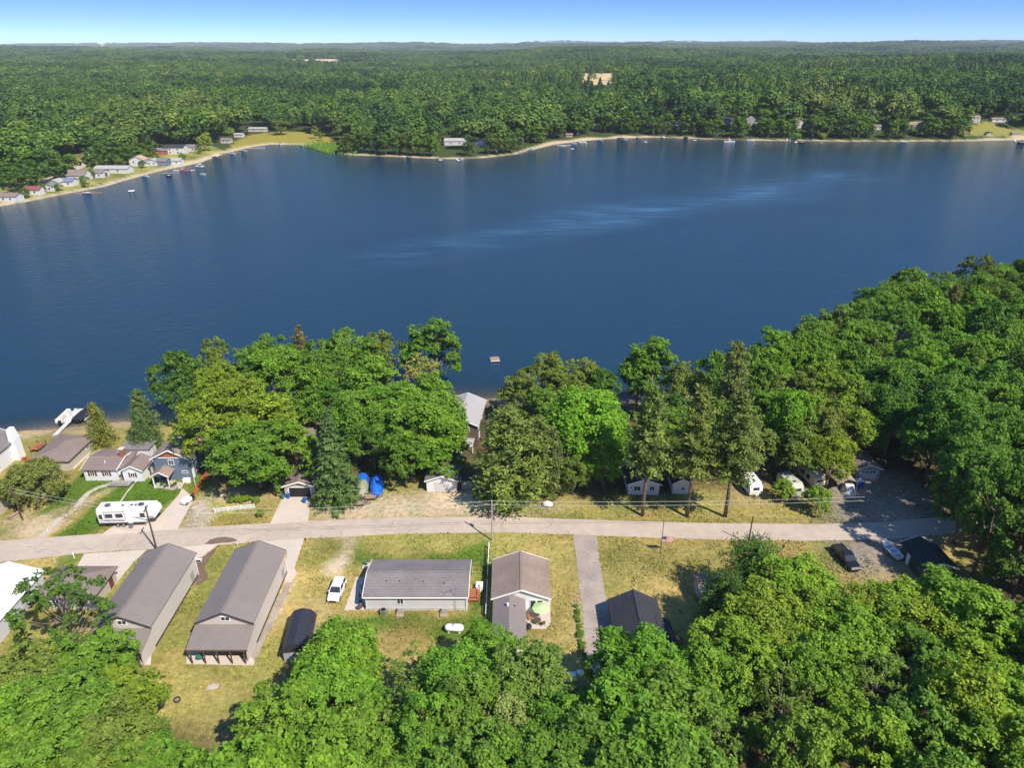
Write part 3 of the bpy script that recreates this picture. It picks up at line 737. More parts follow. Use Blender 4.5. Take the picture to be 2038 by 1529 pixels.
for x, y, h, r in [(73.5, 95.5, 20, 6.0), (72, 87.5, 22, 5.4), (78, 103, 20, 6.2), (81, 91, 21, 6.5), (71, 128, 15, 5.2), (82, 128, 17, 5.6), (90, 130, 18, 6), (76, 134, 15, 4.6), (70, 121, 11, 3.6), (85, 105, 21, 6.8), (78, 113, 20, 6.2), (88, 96, 21, 6.5), (73, 80, 19, 6.0), (81, 79, 20, 6.2), (84, 120, 20, 6.4), (75, 123, 17, 5.4)]:
    PLACED.append((x, y, r)); plant(random.choice(['maple0', 'maple1', 'maple3', 'oak1']), 'maple_tree', LY, x, y, h, r, tuple(a*random.uniform(.93, 1.07) for a in (.72, .84, .95)), gy_)
# ---- wood on the right, filled so that crowns touch
def fill(poly, n, hh, rr_, kinds, tints, label, name, group, sep=.82, seed=3, shade=None):
    rg = random.Random(seed)
    xs, ys = [p[0] for p in poly], [p[1] for p in poly]
    done = 0
    for _ in range(6000):
        if done >= n: break
        x, y = rg.uniform(min(xs), max(xs)), rg.uniform(min(ys), max(ys))
        if not in_poly(np.array([(x, y)]), poly)[0]: continue
        r = rg.uniform(*rr_)
        if any((x-a)**2 + (y-b)**2 < (sep*(r+c))**2*.72 for a, b, c in PLACED): continue
        PLACED.append((x, y, r))
        t = rg.choice(tints); lb, ga = lab(t, label); j = [rg.uniform(.9, 1.1) for _ in range(3)]
        plant(rg.choice(kinds), name, lb, x, y, rg.uniform(*hh), r, tuple(a*b for a, b in zip(t, j)), ga + group, rz=rg.uniform(0, 6.28))
        done += 1
fill([(74, 90), (90, 84), (150, 84), (170, 226), (128, 205), (108, 172), (92, 150), (80, 138), (80, 128), (76, 116), (77, 104)], 75, (15, 20), (5.2, 6.8),
     ['maple0', 'maple1', 'maple2', 'maple3', 'oak0', 'oak1', 'fine0'], [BRI, MID, MID, YEL, DRK, BRI], 'broadleaf tree in the thick wood beyond the gravel clearing and lake cabin', 'maple_tree', 'thick wood beyond the clearing')
# ---- wood on the near side: south of the lots
T('open0', 155, 1140, 14.5, 6.8, (.60, .68, .85), 'open crowned dark oak in front of the dark hip roofed garage', 'oak_tree', base=(158, 1312))
T('spiky0', 1510, 1082, 12, 5.2, (.62, .8, .85), 'spiky dark green tree at the roadside over the brown shed', 'spiky_tree')
T('spiky0', 1450, 1150, 10, 4.0, (.58, .75, .85), 'smaller spiky dark tree hiding the brown shed', 'spiky_tree')
LTH, gb = 'fine leaved tree in the thicket beside the oak and long barns', 'thicket beside the barns'
for px, py, h, r in [(165, 1275, 11, 5.0), (60, 1300, 11, 5.2), (225, 1345, 10, 4.2), (110, 1370, 12, 5.2), (10, 1390, 12, 5.0), (215, 1430, 11, 5.0), (70, 1470, 12, 5.2), (180, 1500, 11, 4.8), (-30, 1480, 12, 5.0), (285, 1490, 9, 3.8), (130, 1560, 11, 5), (20, 1560, 11, 5), (235, 1570, 10, 4.5)]:
    t = random.choice([MID, YEL, BRI, OLV]); lb, ga = lab(t, LTH); T(random.choice(['fine0', 'fine1']), px, py, h, r, t, lb, 'locust_tree', ga + gb)
LM, gm_ = 'maple in the clump beside the dark lofted shed', 'maples beside the lofted shed'
for px, py, h, r in [(672, 1252, 13, 4.8), (652, 1312, 13, 4.6), (665, 1345, 14, 5.2), (540, 1400, 15, 5.2), (640, 1440, 15, 5.4), (455, 1475, 14, 5.0), (560, 1510, 15, 5.2), (690, 1530, 14, 4.8), (400, 1560, 13, 4.5), (480, 1580, 14, 5), (610, 1600, 15, 5.2)]:
    t = random.choice([BRI, BRI, (1.1, 1.15, .9)]); lb, ga = lab(t, LM); T(random.choice(['maple0', 'maple1', 'maple2', 'maple3', 'oak0', 'oak1', 'fine0']), px, py, h, r, t, lb, 'maple_tree', ga + gm_)
T('thin0', 830, 1292, 11, 4.0, (1.15, 1.0, 1.6), 'thin grey green tree with pale branches between the two maple clumps', 'thin_tree')
T('thin0', 800, 1385, 12, 3.8, (.9, .95, 1.3), 'dark thin tree with pale dead branches beside the maples behind the mobile home', 'thin_tree')
LZ = 'thin tree with pale dead limbs showing through the maple clumps'
for px, py, h, r in [(720, 1400, 13, 3.4), (1150, 1500, 13, 3.6), (1440, 1400, 14, 3.6), (1580, 1330, 14, 3.4), (1760, 1300, 14, 3.6), (320, 1545, 11, 3.2), (80, 1350, 12, 3.4)]:
    T('thin0', px, py, h, r, (1.0, .95, 1.4), LZ, 'thin_tree', 'thin trees among the maples')
T('fine0', 1052, 1290, 13, 4.8, (1.0, .9, 1.5), 'fine leaved grey green tree touching the long rear wing', 'willow_tree')
T('fine1', 1012, 1400, 12, 2.9, PAL, 'pale silvery tree beside the fine leaved grey green tree', 'silver_tree')
T('fine1', 905, 1485, 12, 2.8, PAL, 'pale silvery tree among the maples behind the propane tank', 'silver_tree')
LC, gc = 'maple in the clump behind the white propane tank', 'maples behind the propane tank'
for px, py, h, r in [(965, 1248, 11, 3.6), (905, 1300, 13, 4.6), (950, 1360, 14, 4.8), (865, 1400, 14, 4.2), (935, 1445, 15, 4.8), (1015, 1490, 14, 4.2), (850, 1500, 14, 4.6), (780, 1500, 14, 4.4), (940, 1560, 14, 4.6), (760, 1440, 12, 4)]:
    t = random.choice([BRI, MID, (.9, 1.05, .9)]); lb, ga = lab(t, LC); T(random.choice(['maple0', 'maple1', 'maple2', 'maple3', 'oak0', 'oak1', 'fine0']), px, py, h, r, t, lb, 'maple_tree', ga + gc)
LD, gd = 'maple in the clump beside the dark shingled garage', 'maples beside the dark garage'
for px, py, h, r in [(1270, 1272, 15, 5.4), (1330, 1340, 15, 5.4), (1230, 1370, 15, 5.2), (1310, 1440, 16, 5.6), (1120, 1400, 13, 4.4), (1180, 1450, 14, 4.8), (1090, 1480, 14, 4.8), (1230, 1500, 15, 5.2), (1370, 1510, 16, 5.4), (1150, 1550, 14, 5), (1290, 1570, 15, 5.4), (1040, 1570, 13, 4.6)]:
    t = random.choice([MID, MID, (.85, 1.0, .9)]); lb, ga = lab(t, LD); T(random.choice(['maple0', 'maple1', 'maple2', 'maple3', 'oak0', 'oak1', 'fine0']), px, py, h, r, t, lb, 'maple_tree', ga + gd)
LE, ge_ = 'broad tree in the big wood beside the pickup and green shed', 'big wood beside the pickup'
for px, py, h, r in [(1595, 1118, 14, 5.4), (1530, 1175, 15, 5.4), (1640, 1180, 14, 5.2), (1800, 1165, 13, 4.8), (1740, 1172, 12, 4.2), (1905, 1150, 14, 5.2), (1470, 1240, 15, 5.2), (1960, 1175, 15, 5.2), (1855, 1180, 13, 4.6), (1690, 1215, 14, 5), (1420, 1290, 13, 4.2)]:
    T(random.choice(['maple0', 'maple1', 'maple2', 'maple3', 'oak1']), px, py, h, r, *(lambda t: (t, lab(t, LE)[0], 'maple_tree', lab(t, LE)[1] + ge_))(random.choice([YEL, (1.22, 1.18, .95), BRI])))
fill([(26, 66), (42, 73), (58, 70), (70, 68), (100, 78), (112, 60), (80, 30), (22, 30), (20, 50)], 75, (13, 17), (4.8, 6.4),
     ['maple0', 'maple1', 'maple2', 'maple3', 'oak0', 'oak1', 'fine0', 'fine1'], [YEL, BRI, (1.22, 1.18, .95), BRI, MID], LE, 'maple_tree', ge_, sep=.72, seed=8)
# undergrowth along the gravel drive and the lots
for i, (px, py) in enumerate([(1147+random.uniform(-2, 3)+k*1.0, 1210+k*7.5+random.uniform(-2, 2)) for k in range(16)]):
    x, y = G(px, py)
    plant('bush0', 'garden_shrub', 'low green shrub in the planted row beside the gravel drive', x, y, random.uniform(.4, .9), random.uniform(.3, .6), MID, 'shrub row beside the gravel drive', cat='shrub')
for i, (px, py) in enumerate([(462, 1002), (474, 1000), (485, 1001), (496, 998), (512, 1003)]):
    x, y = G(px, py)
    plant('bush0', 'hedge_shrub', 'yellow green shrub in the row behind the white picket fence', x, y, 1.3, .8, YEL, 'shrubs behind the picket fence', cat='shrub')
for px, py in [(323, 967), (330, 971), (337, 968), (343, 970), (349, 966), (334, 965)]:
    x, y = G(px, py)
    plant('bush0', 'bed_shrub', 'small round shrub in the gravel bed before the blue house porch', x, y, .6, .42, DRK, 'shrubs in the porch bed', cat='shrub')
x, y = G(519, 1030); plant('bush0', 'roadside_shrub', 'small green shrub beside the tan garage driveway', x, y, 1.5, .8, BRI, cat='shrub')
# ------------------------------------------------------------------ building kit
C_ROAD = mat('weathered asphalt', (.45, .37, .295), .9, .2, .7, .2, .15)
C_CONC = mat('concrete', (.53, .45, .37), .85, .12, 1.0, .1, .2)
C_PATH = mat('path concrete', (.46, .40, .33), .85, .15, 1.0, .1, .2)
C_GRAVEL = mat('drive gravel', (.33, .275, .23), .95, .35, 2.5, .4, .1)
C_MULCH = mat('brown mulch', (.17, .115, .085), .95, .25, 3.0, .3, .05)
W_WHITE = mat('white siding', (.74, .73, .72), .6, .07, 1.5, .15, .3, pattern='wave', pscale=1.7, pdepth=.14, paxis='z')
W_PALE = mat('pale grey siding', (.60, .58, .57), .6, .07, 1.5, .15, .3, pattern='wave', pscale=1.7, pdepth=.14, paxis='z')
W_BEIGE = mat('beige metal siding', (.58, .53, .48), .5, .07, 1.5, .15, .3, pattern='wave', pscale=.9, pdepth=.10, paxis='y')
W_TAN = mat('tan siding', (.50, .45, .37), .7, .1, 1.5, .1, .3, pattern='wave', pscale=1.7, pdepth=.14, paxis='z')
W_BLUE = mat('slate blue siding', (.14, .185, .245), .6, .08, 1.5, .15, .3, pattern='wave', pscale=1.7, pdepth=.18, paxis='z')
W_BROWN = mat('brown siding', (.13, .095, .07), .7, .12, 1.5, .1, .3, pattern='wave', pscale=1.7, pdepth=.18, paxis='z')
W_GREY = mat('grey siding', (.36, .35, .34), .7, .1, 1.5, .1, .3, pattern='wave', pscale=1.7, pdepth=.15, paxis='z')
W_RED = mat('red siding', (.32, .10, .07), .7, .1, 1.5, .1, .3)
W_GREEN = mat('dark green siding', (.035, .06, .05), .7, .15, 1.5, .1, .3)
TRIM = mat('white trim', (.80, .79, .77), .5, .05, 2.0)
TRIM_D = mat('dark trim', (.075, .062, .06), .5, .1, 2.0)
R_BARN = mat('taupe metal roof', (.225, .19, .168), .45, .12, .8, .12, .4, pattern='wave', pscale=.8, pdepth=.07, paxis='y')
R_GREY = mat('grey shingles', (.215, .192, .185), .9, .24, 2.5, .3, .2, pattern='wave', pscale=2.6, pdepth=.22, paxis='z')
R_TAUPE = mat('taupe shingles', (.30, .225, .18), .9, .24, 2.5, .3, .2, pattern='wave', pscale=2.6, pdepth=.2, paxis='z')
R_BROWN = mat('brown shingles', (.24, .185, .16), .9, .2, 2.0, .3, .2, pattern='wave', pscale=2.6, pdepth=.2, paxis='z')
R_DARK = mat('charcoal shingles', (.050, .052, .062), .85, .25, 2.0, .3, .25, pattern='wave', pscale=1.5, pdepth=.45, paxis='z')
R_LIGHT = mat('light grey roof', (.37, .35, .335), .6, .08, 2.0, .1, .3)
R_WHITE = mat('white metal roof', (.80, .80, .82), .4, .05, .8, .1, .4, pattern='wave', pscale=.42, pdepth=.08, paxis='y')
R_GREEN = mat('dark green roof', (.025, .04, .036), .8, .3, 1.5, .2, .2)
R_RED = mat('maroon roof', (.22, .085, .07), .85, .15, 2.0, .2, .2)
GLASS = mat('window glass', (.03, .04, .05), .08, .2, .5, 0, .6)
BRICK = mat('brick', (.30, .13, .085), .9, .25, 5.0, .4, .1, pattern='brick', pscale=3.0, pdepth=.4)
MAROON = mat('maroon paint', (.16, .04, .05), .5, .1)
WOOD = mat('weathered wood', (.33, .25, .18), .85, .25, 4.0, .2, .1)
WOODR = mat('red stained wood', (.36, .13, .06), .8, .2, 4.0, .2, .1)
WOODD = mat('dark timber', (.10, .07, .05), .85, .25, 4.0, .2, .1)
METAL = mat('galvanised metal', (.48, .48, .48), .35, .12, 3.0, 0, .5, .8)
BLACK = mat('black paint', (.015, .015, .018), .4, .2, 3.0)
RUBBER = mat('tyre rubber', (.018, .018, .018), .8, .2)

PAVED = []
def sheet(name, px, z, m, label=None, world_pts=False, th=.06):
    pts = px if world_pts else [G(*p) for p in px]
    if 'gravel' in name or 'mulch' in name:                        # loose material: ragged edge
        rj = random.Random(name + str(len(px))); q = []
        for i in range(len(pts)):
            a, c = pts[i], pts[(i+1) % len(pts)]; n = max(1, int(math.dist(a, c)/.6))
            q += [(a[0]+(c[0]-a[0])*k/n + rj.uniform(-.14, .14), a[1]+(c[1]-a[1])*k/n + rj.uniform(-.14, .14)) for k in range(n)]
        pts = q
    PAVED.append(pts)
    o = MB().poly(pts, z, th).build(name, m)
    return tag(o, label, kind='structure')
SIDES = {'s': lambda w, d: (lambda u, n, z: (u, -d/2-n, z)), 'n': lambda w, d: (lambda u, n, z: (-u, d/2+n, z)),
         'e': lambda w, d: (lambda u, n, z: (w/2+n, u, z)), 'w': lambda w, d: (lambda u, n, z: (-w/2-n, -u, z))}
def sbox(b, f, u0, u1, n0, n1, z0, z1):
    p = [f(u, n, z) for z in (z0, z1) for u, n in ((u0, n0), (u1, n0), (u1, n1), (u0, n1))]
    xs, ys, zs = zip(*p); return b.box(min(xs), max(xs), min(ys), max(ys), min(zs), max(zs))
def window(root, f, u, z, w, h, frame=None, mull=1, pane=None):
    b = MB(); t = .09
    sbox(b, f, u-w/2-t, u+w/2+t, .0, .07, z-h/2-t, z-h/2); sbox(b, f, u-w/2-t, u+w/2+t, .0, .07, z+h/2, z+h/2+t)
    sbox(b, f, u-w/2-t, u-w/2, .0, .068, z-h/2, z+h/2); sbox(b, f, u+w/2, u+w/2+t, .0, .068, z-h/2, z+h/2)
    for k in range(1, mull+1): c = u-w/2+w*k/(mull+1); sbox(b, f, c-.035, c+.035, .0, .06, z-h/2, z+h/2)
    o = b.build('window', frame or TRIM, root)
    p = MB(); sbox(p, f, u-w/2, u+w/2, .0, .03, z-h/2, z+h/2); p.build('pane', pane or GLASS, o)
    return o
def door(root, f, u, w=.95, h=2.05, m=None, z0=.1):
    b = MB(); sbox(b, f, u-w/2, u+w/2, 0, .05, z0, z0+h); o = b.build('door', m or TRIM, root)
    k = MB(); sbox(k, f, u+w*.33, u+w*.40, .05, .1, z0+.95, z0+1.05); k.build('handle', METAL, o)
    return o
def roof_gable(b, w, d, h, rise, over, axis, th=.16, gover=None, cx=0, cy=0):
    go_ = over if gover is None else gover
    span, leng = (w, d) if axis == 'y' else (d, w)
    sl = rise/(span/2); e = span/2 + over; ez = h - over*sl
    prof = [(-e, ez+.02), (0, h+rise+.02), (e, ez+.02), (e, ez+.02+th), (0, h+rise+.02+th), (-e, ez+.02+th)]
    c1, c2 = (cx, cy) if axis == 'y' else (cy, cx)
    return b.prism([(u+c1, z) for u, z in prof], axis, c2-leng/2-go_, c2+leng/2+go_)
def fascia(b, w, d, h, rise, over, axis, ends=(-1, 1), th=.24, gover=None, cx=0, cy=0):
    go_ = over if gover is None else gover
    span, leng = (w, d) if axis == 'y' else (d, w)
    sl = rise/(span/2); e = span/2 + over + .02; ez = h - over*sl - .03
    prof = [(-e, ez), (0, h+rise-.02), (e, ez), (e, ez+th), (0, h+rise+th-.02), (-e, ez+th)]
    c1, c2 = (cx, cy) if axis == 'y' else (cy, cx)
    for s in ends:
        a = c2 + s*(leng/2+go_); b.prism([(u+c1, z) for u, z in prof], axis, *(sorted((a-.02*s, a+.06*s))))
    return b
def wall_gable(b, w, d, h, rise, axis, cx=0, cy=0, z0=0):
    span, leng = (w, d) if axis == 'y' else (d, w)
    c1, c2 = (cx, cy) if axis == 'y' else (cy, cx)
    prof = [(-span/2, z0), (span/2, z0), (span/2, h), (0, h+rise), (-span/2, h)]
    return b.prism([(u+c1, z) for u, z in prof], axis, c2-leng/2, c2+leng/2)
def roof_hip(b, w, d, h, rise, over, ridge=None, cx=0, cy=0):
    x0, x1, y0, y1 = cx-w/2-over, cx+w/2+over, cy-d/2-over, cy+d/2+over
    k = min(w, d)/2 if ridge is None else ridge
    if w >= d: r0, r1 = (x0+k+over, cy, h+rise), (x1-k-over, cy, h+rise)
    else: r0, r1 = (cx, y0+k+over, h+rise), (cx, y1-k-over, h+rise)
    lo = [(x0,y0,h-.12),(x1,y0,h-.12),(x1,y1,h-.12),(x0,y1,h-.12)]; up = [(x,y,h+.04) for x,y,_ in lo]
    vs = lo + up + [r0, r1]
    fs = [(3,2,1,0),(0,1,5,4),(1,2,6,5),(2,3,7,6),(3,0,4,7)]
    fs += [(4,5,9,8),(5,6,9),(6,7,8,9),(7,4,8)] if w >= d else [(4,5,8),(5,6,9,8),(6,7,9),(7,4,8,9)]
    return b.add(vs, fs)
def house(name, label, cat, cx, cy, w, d, h, rise, axis='y', wall=None, roof=None, trim=None, over=.35, rz=0, wins=(), doors=(), z=None, hip=False, group=None, frame=None, base=True):
    t = thing(name, label, cat, (cx, cy, 0 if z is None else z), rz, group)
    if hip:
        MB().box(-w/2, w/2, -d/2, d/2, -.4, h-.02).build('wall', wall, t); roof_hip(MB(), w, d, h, rise, over).build('roof', roof, t)
    else:
        wall_gable(MB(), w, d, h, rise, axis, z0=-.4).build('wall', wall, t)
        ro = roof_gable(MB(), w, d, h, rise, over, axis).build('roof', roof, t)
        span, leng = (w, d) if axis == 'y' else (d, w)
        rc = MB(); zz = h+rise+.17
        (rc.box(-.14, .14, -leng/2-over-.01, leng/2+over+.01, zz-.05, zz+.05) if axis == 'y' else rc.box(-leng/2-over-.01, leng/2+over+.01, -.14, .14, zz-.05, zz+.05))
        rc.build('ridge_cap', roof, ro)
        if trim:
            for e_ in (-1, 1): fascia(MB(), w, d, h, rise, over, axis, (e_,)).build('gable_trim', trim, t)
    for wd in wins:
        s, u, zc, ww, hh = wd[:5]
        window(t, SIDES[s](w, d), u, zc, ww, hh, frame, wd[5] if len(wd) > 5 else 1)
    for dd in doors:
        door(t, SIDES[dd[0]](w, d), dd[1], *(dd[2:] if len(dd) > 2 else ()))
    return t

# ------------------------------------------------------------------ road, drives, slabs
roadN = [(-130, 1093), (0, 1077), (200, 1063), (400, 1050), (600, 1038), (800, 1031), (1000, 1029), (1200, 1036), (1400, 1042), (1630, 1044), (1760, 1040), (1890, 1028), (2050, 1005)]
roadS = [(2080, 1036), (1900, 1062), (1760, 1074), (1600, 1077), (1400, 1074), (1200, 1067), (1000, 1060), (800, 1063), (600, 1073), (400, 1088), (170, 1101), (0, 1120), (-130, 1134)]
sheet('road', roadN + roadS, .03, C_ROAD, 'pale weathered road running past the lots', th=.1)
cr_ = random.Random(5); b = MB()
for k in range(26):                                                # crack lines wandering over the asphalt
    px, u = cr_.uniform(-60, 1640), cr_.uniform(.1, .9)
    yn, ys = np.interp(px, [p[0] for p in roadN], [p[1] for p in roadN]), np.interp(px, [p[0] for p in roadS][::-1], [p[1] for p in roadS][::-1])
    x, y = G(px, yn + (ys-yn)*u); a = cr_.choice([0, 0, 1.5]) + cr_.uniform(-.3, .3)
    for _ in range(cr_.randint(4, 12)):
        x2, y2 = x+.55*math.cos(a), y+.55*math.sin(a); n = (-.03*math.sin(a), .03*math.cos(a)); b.add([(x-n[0], y-n[1], .036), (x2-n[0], y2-n[1], .036), (x2+n[0], y2+n[1], .036), (x+n[0], y+n[1], .036)], [(0, 1, 2, 3)]); x, y = x2, y2; a += cr_.uniform(-.5, .5)
        yc = .5*(np.interp(x, [G(*p)[0] for p in roadN], [G(*p)[1] for p in roadN]) + np.interp(x, [G(*p)[0] for p in roadS][::-1], [G(*p)[1] for p in roadS][::-1]))
        if abs(y-yc) > 1.9: break
tag(b.build('road_cracks', mat('crack filler', (.20, .165, .14), .8, .2)), 'dark hairline cracks wandering over the road', kind='stuff')
sheet('driveway', [(200, 1066), (230, 1045), (316, 1030), (357, 984), (362, 972), (378, 985), (383, 1000), (353, 1055)], .045, C_CONC, 'concrete drive with the fifth wheel camper')
sheet('driveway', [(152, 1130), (168, 1103), (292, 1095), (262, 1125), (200, 1200), (205, 1160), (236, 1130)], .045, C_CONC, 'tan concrete apron beside the hip roofed garage')
sheet('driveway', [(345, 1092), (436, 1083), (402, 1109), (390, 1112)], .045, C_CONC, 'concrete strip before the barn with the mulch bed')
sheet('mulch_bed', [(388, 1114), (402, 1111), (436, 1085), (428, 1097), (408, 1130), (414, 1148), (403, 1162), (390, 1168)], .05, C_MULCH, 'brown mulch bed between the two long barns')
sheet('mulch_patch', [(406, 1084), (418, 1076), (432, 1071), (448, 1070), (462, 1072), (476, 1079)], .052, C_MULCH, 'dark half round patch at the road edge')
sheet('driveway', [(512, 1080), (606, 1072), (586, 1132), (591, 1141), (580, 1160), (566, 1160), (571, 1100)], .045, C_CONC, 'concrete apron beside the yellow bollard')
sheet('driveway', [(566, 984), (621, 984), (613, 1039), (537, 1044)], .045, C_CONC, 'concrete drive of the tan garage')
sheet('gravel_drive', [(1141, 1066), (1188, 1067), (1194, 1130), (1206, 1190), (1228, 1290), (1236, 1345), (1158, 1345), (1166, 1290), (1160, 1220), (1151, 1150)], .035, C_GRAVEL, 'pale gravel drive beside the small brown roofed house')
sheet('patio_slab', [(685, 1216), (709, 1150), (731, 1150), (727, 1215)], .06, C_CONC, 'concrete patio at the mobile home end')
sheet('patio_slab', [(1042, 1252), (1085, 1253), (1096, 1243), (1095, 1190), (1042, 1190)], .06, C_CONC, 'concrete patio with the green umbrella')
sheet('garage_pad', [(140, 926), (180, 895), (172, 886), (186, 885), (178, 905), (147, 935)], .045, C_CONC, 'concrete strip beside the long garage')
sheet('porch_slab', [(312, 962), (352, 960), (366, 962), (362, 972), (355, 974), (352, 968), (314, 966)], .05, C_PATH, 'paved porch front of the blue house')
sheet('gravel_bed', [(315, 965), (352, 965), (353, 973), (342, 976), (328, 975), (318, 971)], .054, C_GRAVEL, 'curved gravel bed before the porch')
def ribbon(name, px, w, z, m, label):
    p = [Vector((*G(*q), 0)) for q in px]; L, Rr = [], []
    for i in range(len(p)):
        d = (p[min(i+1, len(p)-1)] - p[max(i-1, 0)]).normalized(); n = Vector((-d.y, d.x, 0))*w/2
        L.append((p[i]+n)[:2]); Rr.append((p[i]-n)[:2])
    b = MB()
    for i in range(len(p)-1): b.add([(*L[i], z), (*Rr[i], z), (*Rr[i+1], z), (*L[i+1], z)], [(0, 1, 2, 3)])
    return tag(b.build(name, m), label, kind='structure')
ribbon('garden_path', [(82, 1070), (96, 1056), (115, 1036), (138, 1022), (152, 1010), (163, 995), (176, 982), (195, 971), (215, 966), (232, 960)], 1.1, .04, C_PATH, 'curving concrete path to the white cottage')
ribbon('garden_path', [(236, 1005), (253, 980), (268, 962), (280, 952)], .35, .04, C_PATH, 'narrow strip dividing the two lawns')
sheet('barn_slab', [(371, 1323), (505, 1326), (507, 1318), (494, 1298), (372, 1298)], .08, C_CONC, 'concrete slab under the barn porch with the green table')
sheet('barn_slab', [(235, 1323), (300, 1325), (302, 1300), (235, 1300)], .08, C_CONC, 'concrete slab under the barn porch at the thicket')
sheet('stone_edging', [(493, 1322), (505, 1322), (582, 1160), (570, 1160)], .04, C_GRAVEL, 'gravel strip along the barn wall facing the lofted shed')

# ------------------------------------------------------------------ the two pole barns
def barn(label, cx, cy, w=7.6, d=15.0, h=3.9, rise=1.75, furn=True):
    t = house('pole_barn', label, 'barn', cx, cy, w, d, h, rise, 'y', W_BEIGE, R_BARN, TRIM_D, .25, wins=[('s', .2, 4.55, 1.1, .62, 1)])
    # lean-to porch on the near gable
    y0, y1 = -d/2-3.7, -d/2
    MB().add([(-w/2-.25, y0, 2.55), (w/2+.25, y0, 2.55), (w/2+.25, y1-.02, 3.45), (-w/2-.25, y1-.02, 3.45), (-w/2-.25, y0, 2.68), (w/2+.25, y0, 2.68), (w/2+.25, y1-.02, 3.58), (-w/2-.25, y1-.02, 3.58)],
             [(3,2,1,0),(4,5,6,7),(0,1,5,4),(1,2,6,5),(2,3,7,6),(3,0,4,7)]).build('porch_roof', R_BARN, t)
    MB().box(-w/2-.24, w/2+.24, y0+.05, y0+.16, 2.3, 2.53).build('porch_beam', WOODD, t)
    MB().add([(w/2-.1, y0+.4, 0), (w/2+.02, y0+.4, 0), (w/2+.02, y1, 0), (w/2-.1, y1, 0), (w/2-.1, y0+.4, 2.6), (w/2+.02, y0+.4, 2.6), (w/2+.02, y1, 3.42), (w/2-.1, y1, 3.42)],
             [(3,2,1,0),(4,5,6,7),(0,1,5,4),(1,2,6,5),(2,3,7,6),(3,0,4,7)]).build('porch_side_wall', W_BEIGE, t)
    for k in range(5):
        x = -w/2 + .15 + (w-.45)*k/4
        MB().cbox(x, y0+.12, 0, .16, .16, 2.35).build('post', WOODD, t)
    for sx in (-1, 1): MB().box(sx*(w/2+.03)-.03, sx*(w/2+.03)+.03, -d/2, d/2, 0, .35).build('wainscot', TRIM_D, t)
    f = SIDES['e'](w, d)
    door(t, f, d/2-2.0, 1.0, 2.1, W_GREY)
    f2 = SIDES['n'](w, d)
    b = MB(); sbox(b, f2, -2, 2, 0, .06, .1, 3.2); b.build('garage_door', TRIM, t)
    MB().tube((w/2+.12, d/2-.3, .1), (w/2+.12, d/2-.3, 3.7), .05).build('downspout', TRIM, t)
    return t
barn('long beige barn with taupe roof and open porch beside the dark hip roofed garage', -52.9, 80.3)
barn('long beige barn with taupe roof and porch beside the gravel strip and dark lofted shed', -39.2, 81.0)
# porch things of the right barn
t = thing('patio_table', 'round green table under the open barn porch', 'table', (-42.0, 70.6, .08))
MB().dome(0, 0, .68, .55, .55, .06, 14, 3).build('table_top', mat('green plastic', (.03, .16, .10), .4), t); MB().tube((0, 0, 0), (0, 0, .7), .05).build('leg', BLACK, t)
t = thing('smoker_grill', 'dark grill standing at the corner post of the open barn porch', 'grill', (-36.0, 70.7, .08))
MB().tube((-.35, 0, .85), (.35, 0, .85), .25, n=10).build('barrel', BLACK, t)
for x in (-.3, .3): MB().cbox(x, 0, 0, .06, .4, .65).build('leg', BLACK, t)

# ------------------------------------------------------------------ lots south of the road
t = house('metal_shed', 'bright white roofed metal building at the road bend beside the hip roofed garage', 'shed', -75.6, 77.8, 9.2, 13.5, 3.2, 1.5, 'y', W_PALE, R_WHITE, TRIM, .3)
window(t, SIDES['e'](9.2, 13.5), 3.0, 1.7, .9, .8)
t = house('hip_roof_garage', 'low garage with dark hip roof and maroon door next to a long barn', 'garage', -65.2, 83.2, 8.2, 6.2, 2.5, 1.3, 'x', W_TAN, R_BROWN, hip=True, over=.45)
door(t, SIDES['e'](8.2, 6.2), 1.6, 1.0, 2.1, MAROON); window(t, SIDES['s'](8.2, 6.2), -1.5, 1.5, 1.0, .8)
# lofted shed with ramp
t = thing('lofted_shed', 'dark lofted shed with rounded gambrel roof and plank ramp', 'shed', (-29.3, 74.0, 0), R(5))
MB().box(-1.6, 1.6, -3.7, 2.75, 0, 1.9).build('wall', W_GREY, t)
g_prof = [(-1.85, 1.82), (-1.65, 2.35), (-1.15, 2.95), (0, 3.3), (1.15, 2.95), (1.65, 2.35), (1.85, 1.82), (1.7, 1.82), (0, 1.9), (-1.7, 1.82)]
ro = MB().prism(g_prof, 'y', -3.85, 2.9).build('roof', mat('black metal roof', (.038, .04, .05), .4, .15, 1.0, .1, .5, pattern='wave', pscale=.42, pdepth=.3, paxis='y'), t)
for k in range(8):
    y = -3.6 + .9*k
    b = MB(); pr = [(x*1.004, z+.03) for x, z in g_prof[:7]]
    for i in range(6): b.tube((pr[i][0], y, pr[i][1]), (pr[i+1][0], y, pr[i+1][1]), .025, n=4)
    b.build('seam', MATS['black metal roof'], ro)
MB().prism([(-1.55, 1.9), (-1.5, 2.3), (-1.05, 2.85), (0, 3.2), (1.05, 2.85), (1.5, 2.3), (1.55, 1.9)], 'y', -3.75, -3.7).build('gable', W_PALE, t)
MB().box(-.8, .8, 2.75, 2.81, .15, 1.85).build('door', W_BEIGE, t)
MB().add([(-.9, 2.81, .15), (.9, 2.81, .15), (.9, 4.9, .0), (-.9, 4.9, .0), (-.9, 2.81, .22), (.9, 2.81, .22), (.9, 4.9, .06), (-.9, 4.9, .06)], [(3,2,1,0),(4,5,6,7),(0,1,5,4),(1,2,6,5),(2,3,7,6),(3,0,4,7)]).build('ramp', WOOD, t)
